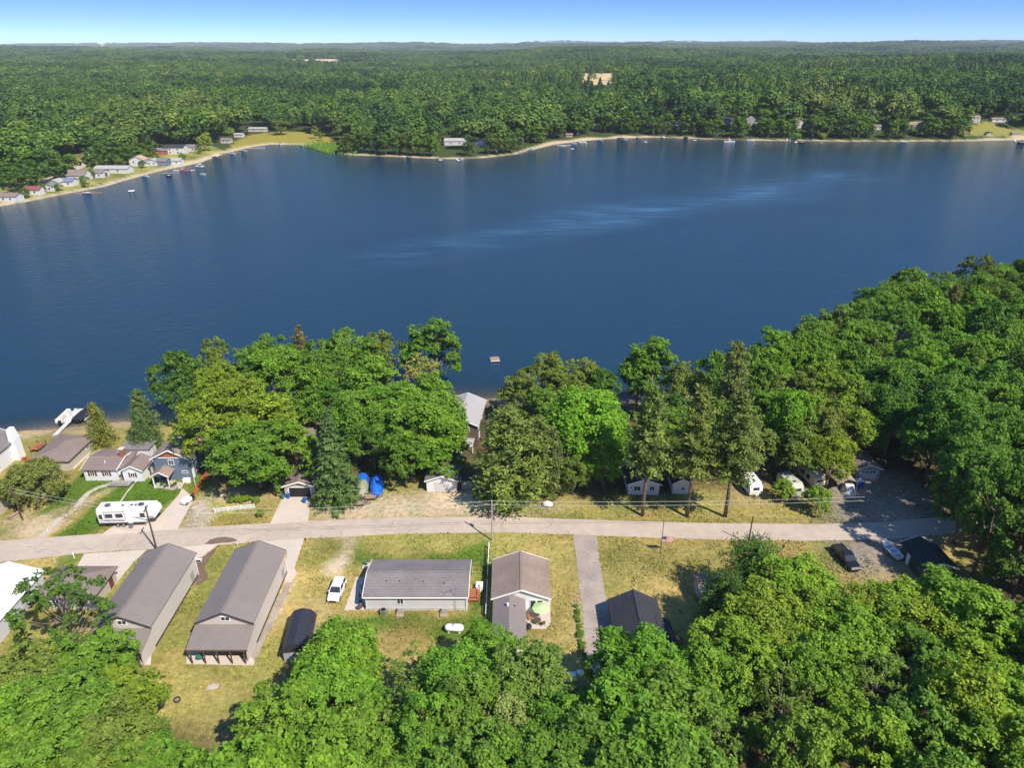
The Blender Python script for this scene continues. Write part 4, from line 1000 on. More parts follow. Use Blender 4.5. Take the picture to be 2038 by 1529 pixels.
# mobile home
w, d = 14.8, 7.6
t = house('mobile_home', 'long pale mobile home with grey shingle roof and patio', 'house', -14.0, 83.75, w, d, 2.75, 1.0, 'x', W_PALE, R_GREY, TRIM, .3,
          wins=[('s', -2.3, 1.75, .85, 1.05, 1), ('w', 1.5, 1.6, .9, 1.0, 1), ('n', -3, 1.6, 1.4, 1.0, 1), ('n', 3, 1.6, 1.4, 1.0, 1)], doors=[('w', -1.8), ('e', .6)])
MB().box(-w/2-.06, w/2+.06, -d/2-.07, d/2+.07, 0, .55).build('skirting', mat('pale block', (.5, .46, .42), .85, .15), t)
for sx in (-1, 1): MB().tube((sx*(w/2-.1), -d/2-.12, .1), (sx*(w/2-.1), -d/2-.12, 2.6), .05).build('downspout', TRIM, t)
MB().box(-w/2-.3, w/2+.3, -d/2-.42, -d/2-.28, 2.56, 2.7).build('gutter', TRIM, t)
for x, y in ((-4.5, -1.6), (-2.6, -1.6), (.9, -1.7), (4.0, -2.0)): MB().tube((x, y, 2.9), (x, y, 3.65), .07).build('vent_pipe', BLACK, t)
MB().box(-2.3, -1.9, 2.2, 2.6, 3.1, 3.45).build('roof_vent', METAL, t)
an = thing('tv_antenna', 'television antenna mast at the mobile home wall', 'antenna', (-8.2, 79.65, 0))
MB().tube((0, 0, 0), (0, 0, 4.7), .03).build('mast', METAL, an)
b = MB(); b.tube((-.9, -.5, 4.6), (.9, .5, 4.6), .02)
for k in range(7): b.tube((-.8+.27*k-.25, -.45+.15*k+.4, 4.6), (-.8+.27*k+.25, -.45+.15*k-.4, 4.6), .012)
b.build('elements', METAL, an)
for x, lb in ((-16.3, 'step beside the heat pump'), (-9.9, 'step beside the antenna mast')):
    s = thing('door_step', 'small grey back ' + lb + ' of the mobile home', 'steps', (x, 79.3, 0))
    MB().box(-.55, .55, -.9, .3, 0, .25).build('lower_step', WOOD, s); MB().box(-.5, .5, -.2, .3, .25, .5).build('upper_step', WOOD, s); MB().box(-.35, .35, -.1, .25, .5, .85).build('box', W_GREY, s)
s = thing('heat_pump', 'grey heat pump unit against the back of the mobile home', 'heat pump', (-18.7, 79.1, 0)); MB().bevbox(-.45, .45, -.4, .4, 0, .95, .06).build('case', METAL, s); MB().tube((0, 0, .95), (0, 0, 1.0), .33, n=14).build('fan', BLACK, s)
s = thing('timber_deck', 'red stained wooden deck at the mobile home end door', 'deck', (-5.6, 82.7, 0))
for k in range(7): MB().box(-.8+.23*k, -.8+.23*k+.21, -1.3, 1.3, .5, .54).build('plank', WOODR, s)
for x in (-.75, .75):
    for y in (-1.25, 1.25): MB().cbox(x, y, 0, .1, .1, 1.4 if x > 0 else .5).build('post', WOODR, s)
MB().box(.7, .8, -1.25, 1.25, 1.3, 1.4).build('rail', WOODR, s); MB().box(-.75, .75, -1.3, -1.2, 1.3, 1.4).build('rail', WOODR, s)
s = thing('storage_box', 'white storage box on the grass beside the red deck', 'box', (-4.95, 84.4, 0)); MB().bevbox(-.5, .5, -.6, .6, 0, .9, .05).build('body', TRIM, s); MB().box(-.53, .53, -.63, .63, .9, .97).build('lid', TRIM, s)
# small brown-roofed house with rear wing
w, d = 8.0, 8.0
t = house('small_house', 'small white house with taupe gable roof and long rear wing', 'house', 1.3, 83.45, w, d, 2.85, 1.55, 'y', W_WHITE, R_TAUPE, TRIM, .35,
          wins=[('s', 1.75, 1.6, .75, 1.5, 0), ('s', 2.75, 1.6, .75, 1.5, 0), ('e', 2.0, 1.6, 1.2, 1.0, 1), ('e', -1.5, 1.6, 1.2, 1.0, 1)], doors=[('s', .55, .9, 2.0, TRIM)])
b = wall_gable(MB(), 4.2, 8.6, 2.5, .95, 'y', -1.7, -8.3, -.3).build('wing_wall', W_WHITE, t)
roof_gable(MB(), 4.2, 8.6, 2.5, .95, .25, 'y', cx=-1.7, cy=-8.4).build('wing_roof', mat('taupe ribbed roof', (.25, .21, .195), .6, .1, 1.0, .1, .3, pattern='wave', pscale=.6, pdepth=.22, paxis='y'), t)
MB().tube((-1.9, -6.4, 3.2), (-1.9, -6.4, 4.0), .16).build('flue', TRIM, t)
MB().tube((-.9, -6.3, 3.0), (-.9, -6.3, 3.6), .06).build('vent_pipe', BLACK, t)
window(t, lambda u, n, z: (-1.7+2.1+n, u, z), -8, 1.4, 1.0, .8)
# dark shingled garage
w, d = 6.4, 9.4
t = house('dark_garage', 'garage with charcoal shingle roof beside the gravel drive', 'garage', 17.4, 74.3, w, d, 2.6, 1.7, 'y', W_BROWN, R_DARK, None, .4, wins=[('w', 2, 1.5, .9, .8)], doors=[('w', -1)])
roof_gable(MB(), 3.4, 6.0, 2.45, .55, .3, 'y', cx=2.6, cy=-2.2).build('side_roof', R_DARK, t); MB().box(3.2, 4.3, -5.2, .8, -.3, 2.4).build('side_wall', W_BROWN, t)
s = thing('leaning_panel', 'pale grey panel leaning against the dark garage', 'panel', (22.5, 73.4, 0), R(10)); MB().prism([(-.1, 0), (0, 0), (-.5, 1.6), (-.6, 1.6)], 'y', -.7, .7).build('panel', R_LIGHT, s)
# brown shed under the spiky trees
house('brown_shed', 'brown roofed shed half hidden under the spiky trees', 'shed', 30.6, 82.6, 5.6, 4.6, 2.3, .8, 'x', W_TAN, R_BROWN, None, .35, wins=[('w', 0, 1.4, .8, .7)])
t = house('green_shed', 'dark green shed with white edged roof beside the rowing boat', 'shed', 65.6, 89.3, 5.0, 6.2, 2.5, 1.0, 'y', W_GREEN, R_GREEN, TRIM, .3, rz=R(2), doors=[('w', -1.0, .8, 1.9, TRIM)])

# ------------------------------------------------------------------ lots between the road and the lake
t = house('chimney_house', 'white house with grey roof and big white chimney at the beach', 'house', -104.6, 117.8, 10.5, 13, 4.0, 2.4, 'y', W_WHITE, R_GREY, TRIM, .4,
          wins=[('e', -3.6, 1.6, 1.2, 1.2), ('e', -.6, 1.6, .8, 1.3, 0), ('s', 2.5, 1.6, 1.4, 1.2)], doors=[('e', -5.2)])
MB().loft([[(5.2, 4.0, -.3), (6.2, 4.0, -.3), (6.2, 5.9, -.3), (5.2, 5.9, -.3)], [(5.2, 4.0, 4.5), (6.2, 4.0, 4.5), (6.2, 5.9, 4.5), (5.2, 5.9, 4.5)], [(5.2, 4.3, 6.8), (6.0, 4.3, 6.8), (6.0, 5.6, 6.8), (5.2, 5.6, 6.8)]]).build('chimney', TRIM, t)
house('beige_garage', 'low beige garage with brown roof beside the big rounded cedar', 'garage', -95.0, 105.6, 9.5, 6.4, 2.5, 1.1, 'x', W_TAN, R_BROWN, None, .45, wins=[('e', 0, 1.4, .8, .7)], doors=[('s', 3)])
t = house('long_garage', 'low garage with brown hip roof at the dock end', 'garage', -89.6, 122.6, 7.0, 9.4, 2.4, 1.0, 'y', W_TAN, R_BROWN, hip=True, over=.45)
window(t, SIDES['e'](7.0, 9.4), 2, 1.4, 1.0, .7)
# white cottage
w, d = 6.2, 7.0
t = house('white_cottage', 'white cottage with maroon shutters and brick chimney', 'cottage', -78.1, 117.9, w, d, 2.5, .75, 'x', W_WHITE, R_BROWN, TRIM, .35,
          wins=[('s', -1.5, 1.6, .7, 1.0), ('s', 1.2, 1.6, .7, 1.0)])
f = SIDES['s'](w, d)
for u in (-2.15, -.85, .55, 1.85): b = MB(); sbox(b, f, u-.16, u+.16, 0, .06, 1.05, 2.15); b.build('shutter', MAROON, t)
wall_gable(MB(), 3.7, 4.3, 2.5, .95, 'y', 6.3, -1.7, -.3).build('wing_wall', W_WHITE, t)
roof_gable(MB(), 3.7, 4.3, 2.5, .95, .3, 'y', cx=6.3, cy=-1.7).build('wing_roof', R_BROWN, t)
fascia(MB(), 3.7, 4.3, 2.5, .95, .3, 'y', (-1,), cx=6.3, cy=-1.7).build('wing_trim', TRIM, t)
fw = lambda u, n, z: (6.3+u, -1.7-2.15-n, z)
window(t, fw, 0, 1.5, .7, .9)
for u in (-.6, .6): b = MB(); sbox(b, fw, u-.15, u+.15, 0, .06, 1.0, 2.0); b.build('shutter', MAROON, t)
MB().box(3.1, 4.45, -2.6, 2.5, -.3, 2.35).build('link_wall', W_WHITE, t)
MB().add([(3.0, -3.2, 2.4), (4.6, -3.2, 2.4), (4.6, 2.6, 2.9), (3.0, 2.6, 2.9), (3.0, -3.2, 2.52), (4.6, -3.2, 2.52), (4.6, 2.6, 3.02), (3.0, 2.6, 3.02)], [(3,2,1,0),(4,5,6,7),(0,1,5,4),(1,2,6,5),(2,3,7,6),(3,0,4,7)]).build('link_roof', R_BROWN, t)
door(t, lambda u, n, z: (3.8+u, -2.6-n, z), 0, .9, 2.0, GLASS)
MB().box(1.0, 6.5, 2.6, 5.6, -.3, 3.2).build('rear_wall', W_WHITE, t); MB().box(.7, 6.8, 2.4, 5.9, 3.2, 3.36).build('rear_roof', R_GREY, t)
ch = MB().box(2.6, 3.4, -.4, .5, 0, 4.9).build('chimney', BRICK, t); MB().box(2.5, 3.5, -.5, .6, 4.9, 5.05).build('cap', C_CONC, ch)
for x, y in ((.5, -2.0), (1.5, 1.2)): MB().tube((x, y, 2.7), (x, y, 3.6), .08).build('vent_pipe', TRIM, t)
s = thing('cottage_deck', 'grey timber deck with railing before the white cottage', 'deck', (-73.8, 112.9, 0))
for k in range(10): MB().box(-1.9+.38*k, -1.9+.38*k+.35, -.9, .9, .35, .4).build('plank', W_GREY, s)
MB().box(-1.9, 1.9, -.95, -.88, 1.15, 1.22).build('rail', WOOD, s)
for k in range(12): MB().box(-1.88+.34*k, -1.83+.34*k, -.94, -.89, .4, 1.15).build('baluster', WOOD, s)
# blue house
w, d = 6.6, 9.8
t = house('blue_house', 'two storey slate blue house with grey roof and gabled porch', 'house', -64.2, 119.4, w, d, 5.0, 1.7, 'y', W_BLUE, R_TAUPE, TRIM, .45,
          wins=[('s', 0, 4.0, .9, 1.0, 1), ('s', 2.2, 1.9, .9, .35, 0), ('e', -3.3, 3.9, .6, 1.1, 0), ('e', -2.2, 1.6, 1.0, 1.6, 1), ('e', 1.5, 3.9, .9, 1.0), ('w', -1, 3.9, .9, 1.0)], doors=[('e', -3.9, .9, 2.0, TRIM)])
MB().prism([(-2.95, 5.05), (2.95, 5.05), (0, 6.55)], 'y', -d/2-.05, -d/2-.003).build('shingled_gable', WOODR, t)
MB().box(-3.0, 3.0, -d/2-.08, -d/2-.052, 4.95, 5.12).build('band', TRIM, t)
px0, py0 = -1.35, -d/2-1.35
roof_gable(MB(), 3.0, 2.6, 2.55, .85, .28, 'y', gover=.2, cx=px0, cy=py0+.02).build('porch_roof', R_TAUPE, t)
fascia(MB(), 3.0, 2.6, 2.55, .85, .28, 'y', (-1,), gover=.2, cx=px0, cy=py0+.02).build('porch_trim', TRIM, t)
MB().prism([(px0-1.4, 2.55), (px0+1.4, 2.55), (px0, 3.3)], 'y', py0-1.2, py0-1.1).build('porch_gable', W_BLUE, t)
for x in (px0-1.4, px0+1.4): MB().cbox(x, py0-1.15, 0, .18, .18, 2.55).build('porch_post', TRIM, t)
door(t, lambda u, n, z: (px0+u, -d/2-n, z), -.8, .9, 2.05, MAROON)
MB().box(px0-1.6, px0+1.6, py0-1.4, -d/2-.01, -.2, .12).build('porch_floor', C_PATH, t)
MB().box(-5.0, -3.3, -3.6, 2.0, -.3, 2.3).build('side_shed_wall', W_TAN, t)
MB().add([(-5.2, -3.8, 2.2), (-3.3, -3.8, 2.9), (-3.3, 2.2, 2.9), (-5.2, 2.2, 2.2), (-5.2, -3.8, 2.34), (-3.3, -3.8, 3.04), (-3.3, 2.2, 3.04), (-5.2, 2.2, 2.34)], [(3,2,1,0),(4,5,6,7),(0,1,5,4),(1,2,6,5),(2,3,7,6),(3,0,4,7)]).build('side_shed_roof', R_BROWN, t)
s = thing('white_chest', 'white chest against the blue house front', 'chest', (-61.7, 113.9, 0)); MB().bevbox(-.7, .7, -.35, .35, 0, .75, .05).build('body', TRIM, s); MB().box(-.72, .72, -.37, .37, .75, .8).build('lid', TRIM, s)
s = thing('kettle_grill', 'black grill on the grass beside the blue house', 'grill', (-60.2, 117.6, 0)); MB().dome(0, 0, .75, .4, .4, .35, 12, 5, True).build('bowl', BLACK, s); [MB().tube((.25*math.cos(a), .25*math.sin(a), 0), (.15*math.cos(a), .15*math.sin(a), .6), .03).build('leg', BLACK, s) for a in (0, 2.1, 4.2)]
# tan garage with open door
w, d = 5.5, 8.0
t = house('tan_garage', 'tan garage with open dark door and brown roof', 'garage', -38.8, 112.9, w, d, 2.45, .95, 'y', W_TAN, R_BROWN, TRIM, .4)
f = SIDES['s'](w, d)
b = MB(); sbox(b, f, -1.95, 1.95, 0, .02, .08, 2.1); b.build('open_doorway', BLACK, t)
b = MB(); sbox(b, f, -2.1, 2.1, .0, .06, 2.1, 2.22); sbox(b, f, -2.1, -1.95, 0, .058, 0, 2.1); sbox(b, f, 1.95, 2.1, 0, .058, 0, 2.1); b.build('door_frame', TRIM, t)
b = MB(); sbox(b, f, -.5, .5, 0, .04, 2.55, 2.8); b.build('sign_board', WOOD, t)
BLUEP = mat('blue plastic', (.02, .09, .34), .4, .1)
for (px, py, m_, nm, lb) in [(574, 992, BLUEP, 'blue_barrel', 'blue barrel in the open doorway of the tan garage'), (606, 1001, BLUEP, 'blue_barrel', 'blue barrel beside the tan garage driveway'), (563, 993, mat('teal plastic', (.02, .16, .16), .4), 'teal_bin', 'teal bin at the corner of the tan garage')]:
    x, y = G(px, py); s = thing(nm, lb, 'barrel' if 'barrel' in nm else 'bin', (x, y, .05)); MB().tube((0, 0, 0), (0, 0, .85), .29, .31, 12).build('body', m_, s); MB().tube((0, 0, .85), (0, 0, .9), .33, n=12).build('lid', m_, s)
# house hidden in the grove
house('grove_cabin', 'brown roofed cabin glimpsed between the grove trees', 'cabin', -43.0, 128.5, 8, 9, 3, 1.5, 'y', W_WHITE, R_BROWN, TRIM, .4, wins=[('s', 0, 1.6, 2.0, 1.0, 2)])
# white garage with grey roof
t = house('white_garage', 'white garage with dark grey roof behind the dirt yard', 'garage', -13.0, 115.4, 5.6, 9.6, 2.5, 1.0, 'y', W_WHITE, R_GREY, TRIM, .35, wins=[('e', 2, 1.5, .8, .8)])
b = MB(); sbox(b, SIDES['s'](5.6, 9.6), -1.3, 1.3, 0, .05, .05, 2.1); gd_ = b.build('garage_door', W_PALE, t)
t = house('lake_house', 'tall brown house with light grey roof at the water', 'house', -10.2, 132.6, 7.4, 11, 5.2, 1.5, 'y', W_BROWN, R_LIGHT, TRIM, .4, rz=R(-6),
          wins=[('s', -1.6, 4.1, .9, 1.0), ('s', 1.6, 4.1, .9, 1.0), ('s', -1.4, 1.5, 2.4, 1.1, 2), ('e', -3.5, 4.0, .9, 1.1), ('e', 1, 4.0, .9, 1.1), ('e', -3, 1.6, 1.2, 1.2)], doors=[('s', 2.2, .9, 2.0, TRIM)])
MB().box(-3, 3.2, -8.0, -5.6, 2.1, 2.25).build('deck_floor', W_GREY, t)
for x in (-2.9, 0, 3.1): MB().cbox(x, -7.9, -.2, .15, .15, 3.2).build('deck_post', TRIM, t)
MB().box(-3, 3.2, -8.0, -7.92, 3.0, 3.08).build('deck_rail', TRIM, t)
house('garden_shed', 'tiny grey shed beside the black car', 'shed', -8.4, 112.3, 2.0, 1.8, 1.9, .5, 'x', W_GREY, R_DARK, TRIM, .15)
house('white_cabin', 'wider white cabin with dark roof behind the tall pines', 'cabin', 24.2, 112.4, 5.7, 5.6, 2.4, 1.0, 'y', W_WHITE, R_DARK, TRIM, .35, wins=[('s', -1.2, 1.45, 1.1, .9, 1), ('s', 1.5, 1.45, .8, .9), ('s', -2.3, 1.6, .4, .25, 0)], doors=[('e', 0)])
house('white_shed', 'narrow white shed with dark roof behind the tall pines', 'shed', 31.3, 112.3, 3.3, 4.8, 2.3, .95, 'y', W_WHITE, R_DARK, TRIM, .25, wins=[('s', .2, 1.2, .5, .6, 1)])
t = house('grey_garage', 'grey garage with windowed door beside the canopy tent', 'garage', 67.9, 118.0, 4.4, 6.2, 2.3, .9, 'y', W_GREY, R_BROWN, TRIM, .3)
b = MB(); sbox(b, SIDES['s'](4.4, 6.2), -1.6, 1.6, 0, .05, .05, 2.0); gd_ = b.build('garage_door', W_PALE, t)
for u in (-1.0, -.35, .35, 1.0): b = MB(); sbox(b, SIDES['s'](4.4, 6.2), u-.25, u+.25, .05, .07, 1.5, 1.8); b.build('pane', GLASS, gd_)
house('dark_cabin', 'dark cabin in the shade under the bare trunked tree', 'cabin', 79.5, 134.0, 7, 6.5, 2.6, 1.2, 'y', W_BROWN, R_GREY, TRIM, .4, wins=[('s', -1.5, 1.5, 1.0, .9), ('s', 1.5, 1.5, 1.0, .9)])
# ------------------------------------------------------------------ vehicles
P_WHITE = mat('white car paint', (.78, .78, .78), .25, .02, 1, 0, .5)
P_BLACK = mat('black car paint', (.012, .013, .016), .2, .1, 1, 0, .5)
LAMP = mat('lamp lens', (.7, .7, .68), .15, .05)
LAMPR = mat('red lens', (.4, .02, .02), .2, .05)
def wheel(parent, x, y, r=.36, wd=.24, axis='x'):
    o = MB().tube((x-wd/2, y, r), (x+wd/2, y, r), r, n=14).build('wheel', RUBBER, parent)
    s = 1 if x > 0 else -1
    MB().tube((x+s*wd*.42, y, r), (x+s*(wd/2+.02), y, r), r*.6, n=12).build('rim', METAL, o)
def ringx(y, w, z0, z1, b=.12):
    return [(-w, y, z0), (w, y, z0), (w, y, z1-b), (w-b, y, z1), (-w+b, y, z1), (-w, y, z1-b)]
def car(name, label, cat, x, y, rz, paint, L=4.6, W=1.86, pickup=False, z=.03, group=None):
    t = thing(name, label, cat, (x, y, z), rz, group)
    w = W/2
    hood = 1.0 if not pickup else 1.12
    st = [(-L/2, .88, .45, .85), (-L/2+.12, .97, .32, .98), (-L*.2, 1, .30, hood), (L*.2, 1, .30, hood), (L*.32, .99, .30, hood-.04), (L/2-.25, .93, .32, hood-.16), (L/2, .80, .45, .72)]
    MB().loft([ringx(yy, w*k, a, b_) for yy, k, a, b_ in st]).build('body', paint, t, smooth=False)
    if pickup: c0, c1, c2, c3, top = -L*.12, -L*.08, L*.10, L*.22, 1.86
    else: c0, c1, c2, c3, top = -L*.47, -L*.40, L*.06, L*.22, 1.66
    b = MB(); zb = hood-.03
    b.loft([[(-w*.93, c0, zb), (w*.93, c0, zb), (w*.93, c3, zb), (-w*.93, c3, zb)], [(-w*.76, c1, top-.06), (w*.76, c1, top-.06), (w*.76, c2, top-.06), (-w*.76, c2, top-.06)]]); b.build('windows', GLASS, t)
    MB().bevbox(-w*.79, w*.79, c1-.06, c2+.06, top-.08, top+.02, .08).build('roof', paint, t)
    ps = [((s*w*.94, yy, zb), (s*w*.77, y2, top-.05)) for s in (-1, 1) for yy, y2 in ((c0, c1), (c3, c2), ((c0+c3)/2-.1, (c1+c2)/2-.1))]
    for p, q in ps: MB().tube(p, q, .05, n=5).build('pillar', paint, t)
    for sx in (-1, 1):
        for yy in (-L*.30, L*.31): wheel(t, sx*(w-.1), yy)
        MB().box(sx*w*.62-.18, sx*w*.62+.18, L/2-.16, L/2-.02, .60, .74).build('headlight', LAMP, t)
        MB().box(sx*w*.78-.1, sx*w*.78+.1, -L/2-.02, -L/2+.1, .68, .9).build('taillight', LAMPR, t)
        MB().box(sx*(w+.02), sx*(w+.18), c3-.35, c3-.2, hood, hood+.14).build('mirror', paint, t) if sx > 0 else MB().box(-w-.18, -w-.02, c3-.35, c3-.2, hood, hood+.14).build('mirror', paint, t)
    MB().box(-w*.55, w*.55, L/2-.05, L/2+.02, .42, .58).build('grille', BLACK, t)
    if pickup:
        bd = MB().box(-w*.84, w*.84, -L/2+.12, c0-.05, hood-.02, hood+.015).build('bed_floor', RUBBER, t)
        for sx in (-1, 1): MB().box(min(sx*w*.84, sx*w*.99), max(sx*w*.84, sx*w*.99), -L/2+.05, c0, hood-.1, hood+.10).build('bed_rail', paint, t)
        MB().box(-w*.95, w*.95, -L/2-.01, -L/2+.1, hood-.35, hood+.08).build('tailgate', paint, t)
    return t
car('parked_suv', 'white SUV parked on the dry grass beside the lofted shed', 'car', -26.45, 83.5, R(180-4), P_WHITE)
car('pickup_truck', 'black pickup truck parked on the dirt beside the road', 'truck', 53.6, 90.9, R(180+8), P_BLACK, 5.8, 1.98, True)
car('parked_car', 'black car parked under the layered pine', 'car', -4.9, 108.9, R(80), P_BLACK, 4.5, 1.8)

# ---- campers
CAMP = mat('camper white', (.74, .73, .71), .4, .04, 1, 0, .4)
CAMPT = mat('camper cream', (.60, .55, .45), .5, .15, 1, 0, .4)
SWOOSH = mat('charcoal stripe', (.06, .06, .065), .4, .05)
# fifth wheel, length along x, door side towards the road
t = thing('fifth_wheel_camper', 'long white fifth wheel camper with charcoal stripes on the concrete drive', 'camper', (-65.9, 101.2, .045), R(3))
prof = [(-4.9, .65), (2.9, .65), (3.1, 1.65), (4.6, 1.75), (5.0, 2.2), (4.9, 2.9), (4.4, 3.45), (3.2, 3.6), (-4.7, 3.55), (-4.95, 3.3)]
MB().prism(prof, 'x', 0, 1).v
b = MB(); rings = [[(u, yy*sc, z) for u, z in prof] for yy, sc in ((-1.22, 1), (1.22, 1))]
b.loft(rings); b.build('body', CAMP, t)
MB().box(-4.95, 4.5, -1.16, 1.16, 3.56, 3.61).build('roof', CAMP, t)
for x in (-3.4, 2.2): MB().bevbox(x-.45, x+.45, -.35, .35, 3.6, 3.92, .12).build('air_conditioner', SWOOSH, t)
for x in (-.9, .6, 1.3): MB().bevbox(x-.2, x+.2, -.2, .2, 3.6, 3.72, .04).build('roof_vent', SWOOSH, t)
fs_ = lambda u, n, z: (u, -1.22-n, z)
for u, ww in ((-3.0, 1.0), (-1.3, 1.0), (2.6, .6)): window(t, fs_, u, 2.35, ww, .55, SWOOSH, 0)
window(t, fs_, -4.4, 2.2, .35, .7, SWOOSH, 0)
door(t, fs_, .35, .75, 1.9, CAMP, .75)
b = MB(); sbox(b, fs_, -3.75, -.35, .03, .05, 1.55, 1.6); sbox(b, fs_, -3.75, -3.7, .03, .05, 1.6, 3.1); sbox(b, fs_, -.4, -.35, .03, .05, 1.6, 3.1); sbox(b, fs_, -3.75, -.35, .03, .05, 3.1, 3.15); b.build('slide_out_seal', SWOOSH, t)
b = MB(); sbox(b, fs_, -4.9, 2.9, .01, .03, .66, .95); b.build('lower_stripe', SWOOSH, t)
for x0, x1, z0, z1 in ((.9, 3.4, 2.0, 1.1), (1.2, 4.4, 1.85, 1.9), (-4.6, -.6, 1.35, 1.2)):
    MB().add([(x0, -1.245, z0), (x1, -1.245, z1), (x1, -1.245, z1+.16), (x0, -1.245, z0+.07)], [(0, 1, 2, 3)]).build('stripe', SWOOSH, t)
for s in (-1, 1):
    for x in (-1.9, -.95):
        o = MB().tube((x, s*1.05, .38), (x, s*1.25, .38), .38, n=14).build('wheel', RUBBER, t); MB().tube((x, s*1.2, .38), (x, s*1.27, .38), .22, n=10).build('rim', METAL, o)
for x in (2.6, -4.4):
    for s in (-1, 1): MB().cbox(x, s*.95, 0, .12, .12, .7).build('jack', METAL, t)
st_ = MB(); [st_.box(.0, .75, -1.75+.2*k, -1.5+.2*k, .2+.2*k, .24+.2*k) for k in range(3)]; st_.build('entry_steps', METAL, t)
MB().tube((3.9, 0, 1.7), (3.9, 0, 1.05), .09).build('hitch_pin', SWOOSH, t)
def trailer(name, label, x, y, rz, L, W=2.4, H=2.7, m=CAMP, dirty=False):
    """travel trailer, nose towards -y"""
    t = thing(name, label, 'camper', (x, y, 0), rz)
    prof = [(-L/2+.1, .55), (L/2, .55), (L/2, H-.2), (L/2-.2, H), (-L/2+1.0, H), (-L/2+.25, H-.55), (-L/2, 1.3)]
    MB().loft([[(xx, u, z) for u, z in prof] for xx in (-W/2, W/2)]).build('body', m, t)
    MB().bevbox(-.35, .35, .2, 1.0, H, H+.28, .1).build('air_conditioner', m, t)
    MB().bevbox(-.25, .25, -1.2, -.75, H, H+.1, .03).build('roof_vent', SWOOSH, t)
    b = MB(); b.add([(-.55, -L/2+.01, 1.55), (.55, -L/2+.01, 1.55), (.55, -L/2+.15, 1.95), (-.55, -L/2+.15, 1.95)], [(0, 1, 2, 3)])
    MB().loft([[(xx*.6, -L/2+.06+(z-1.45)*.30-o, z) for xx, z in ((-1, 1.5), (1, 1.5), (1, 2.0), (-1, 2.0))] for o in (.06, -.02)]).build('front_window', GLASS, t)
    for s in (-1, 1):
        f = (lambda s: (lambda u, n, z: (s*(W/2+n), u, z)))(s)
        window(t, f, .6, 1.75, .9, .6, SWOOSH, 0); window(t, f, -1.2, 1.75, .7, .6, SWOOSH, 0)
        o = MB().tube((s*(W/2-.2), .2, .34), (s*(W/2+.01), .2, .34), .34, n=12).build('wheel', RUBBER, t); MB().tube((s*(W/2-.02), .2, .34), (s*(W/2+.03), .2, .34), .18, n=10).build('rim', METAL, o)
        MB().tube((s*.5, -L/2+.1, .55), (0, -L/2-1.0, .5), .05).build('tongue', BLACK, t)
    for s in (-.16, .16): MB().dome(s, -L/2-.35, .75, .15, .15, .25, 10, 4, True).build('gas_bottle', CAMP, t)
    return t
trailer('travel_trailer', 'clean white travel trailer beside the leaning pine', 44.3, 111.5, R(8), 5.4)
trailer('covered_trailer', 'weathered green stained trailer half under the yellow green young tree', 51.6, 111.0, R(14), 5.2, m=mat('mossy camper', (.42, .44, .34), .6, .35, 1.5))
trailer('old_motorhome', 'cream motorhome dappled with shade beside the canopy tent', 56.6, 114.6, R(14), 6.2, 2.4, 3.0, CAMPT)

# ---- canopy tent and clutter on the right
TARP = mat('tan canvas', (.30, .26, .17), .8, .2, 1.5, .2); TARPB = mat('blue tarpaulin', (.012, .13, .62), .35, .15, 2.0, .5, .5); TARPW = mat('white canvas', (.66, .64, .62), .7, .15, 1.5, .3); TARPG = mat('grey green canvas', (.26, .28, .19), .7, .2, 1.5, .3)
t = thing('canopy_tent', 'sagging olive canvas canopy on poles beside the grey garage', 'tent', (61.6, 113.4, 0), R(8))
nu = 8; vs = []
for i in range(nu+1):
    for j in range(nu+1):
        u, v = i/nu*2-1, j/nu*2-1
        vs.append((u*2.0, v*3.0, 2.7 - .75*abs(u)**1.3 + .12*math.sin(v*5+u*2)))
fsx = [(i*(nu+1)+j, (i+1)*(nu+1)+j, (i+1)*(nu+1)+j+1, i*(nu+1)+j+1) for i in range(nu) for j in range(nu)]
MB().add(vs + [(x, y, z-.04) for x, y, z in vs], fsx + [tuple(k+len(vs) for k in q)[::-1] for q in fsx]).build('canopy', TARP, t)
for sx in (-1, 1):
    for yy in (-2.9, 0, 2.9): MB().tube((sx*1.95, yy, 0), (sx*1.95, yy, 2.0), .04).build('pole', METAL, t)
t = thing('draped_trailer', 'pale canvas draped over a low load before the canopy tent', 'tarp', (62.4, 110.6, 0), R(-20)); MB().loft([[(-1.2, -1.6, 0), (1.2, -1.6, 0), (.5, -1.3, 1.2), (-.3, -1.4, 1.0)], [(-1.3, .2, 0), (1.3, .1, 0), (.8, 0, 1.7), (-.7, .1, 1.5)], [(-1.1, 1.6, 0), (1.2, 1.7, 0), (.6, 1.5, 1.2), (-.6, 1.4, 1.4)]]).build('canvas', TARPW, t); MB().tube((1.0, -1.3, 0), (1.0, -1.3, 1.2), .04).build('stake', METAL, t)
t = thing('blue_tote', 'blue box with pale lid beside the grey garage', 'box', (65.2, 112.4, 0), R(5)); MB().bevbox(-.65, .65, -.55, .55, 0, 1.35, .08).build('body', BLUEP, t); MB().box(-.68, .68, -.58, .58, 1.35, 1.42).build('lid', mat('pale blue plastic', (.35, .45, .6), .4), t)
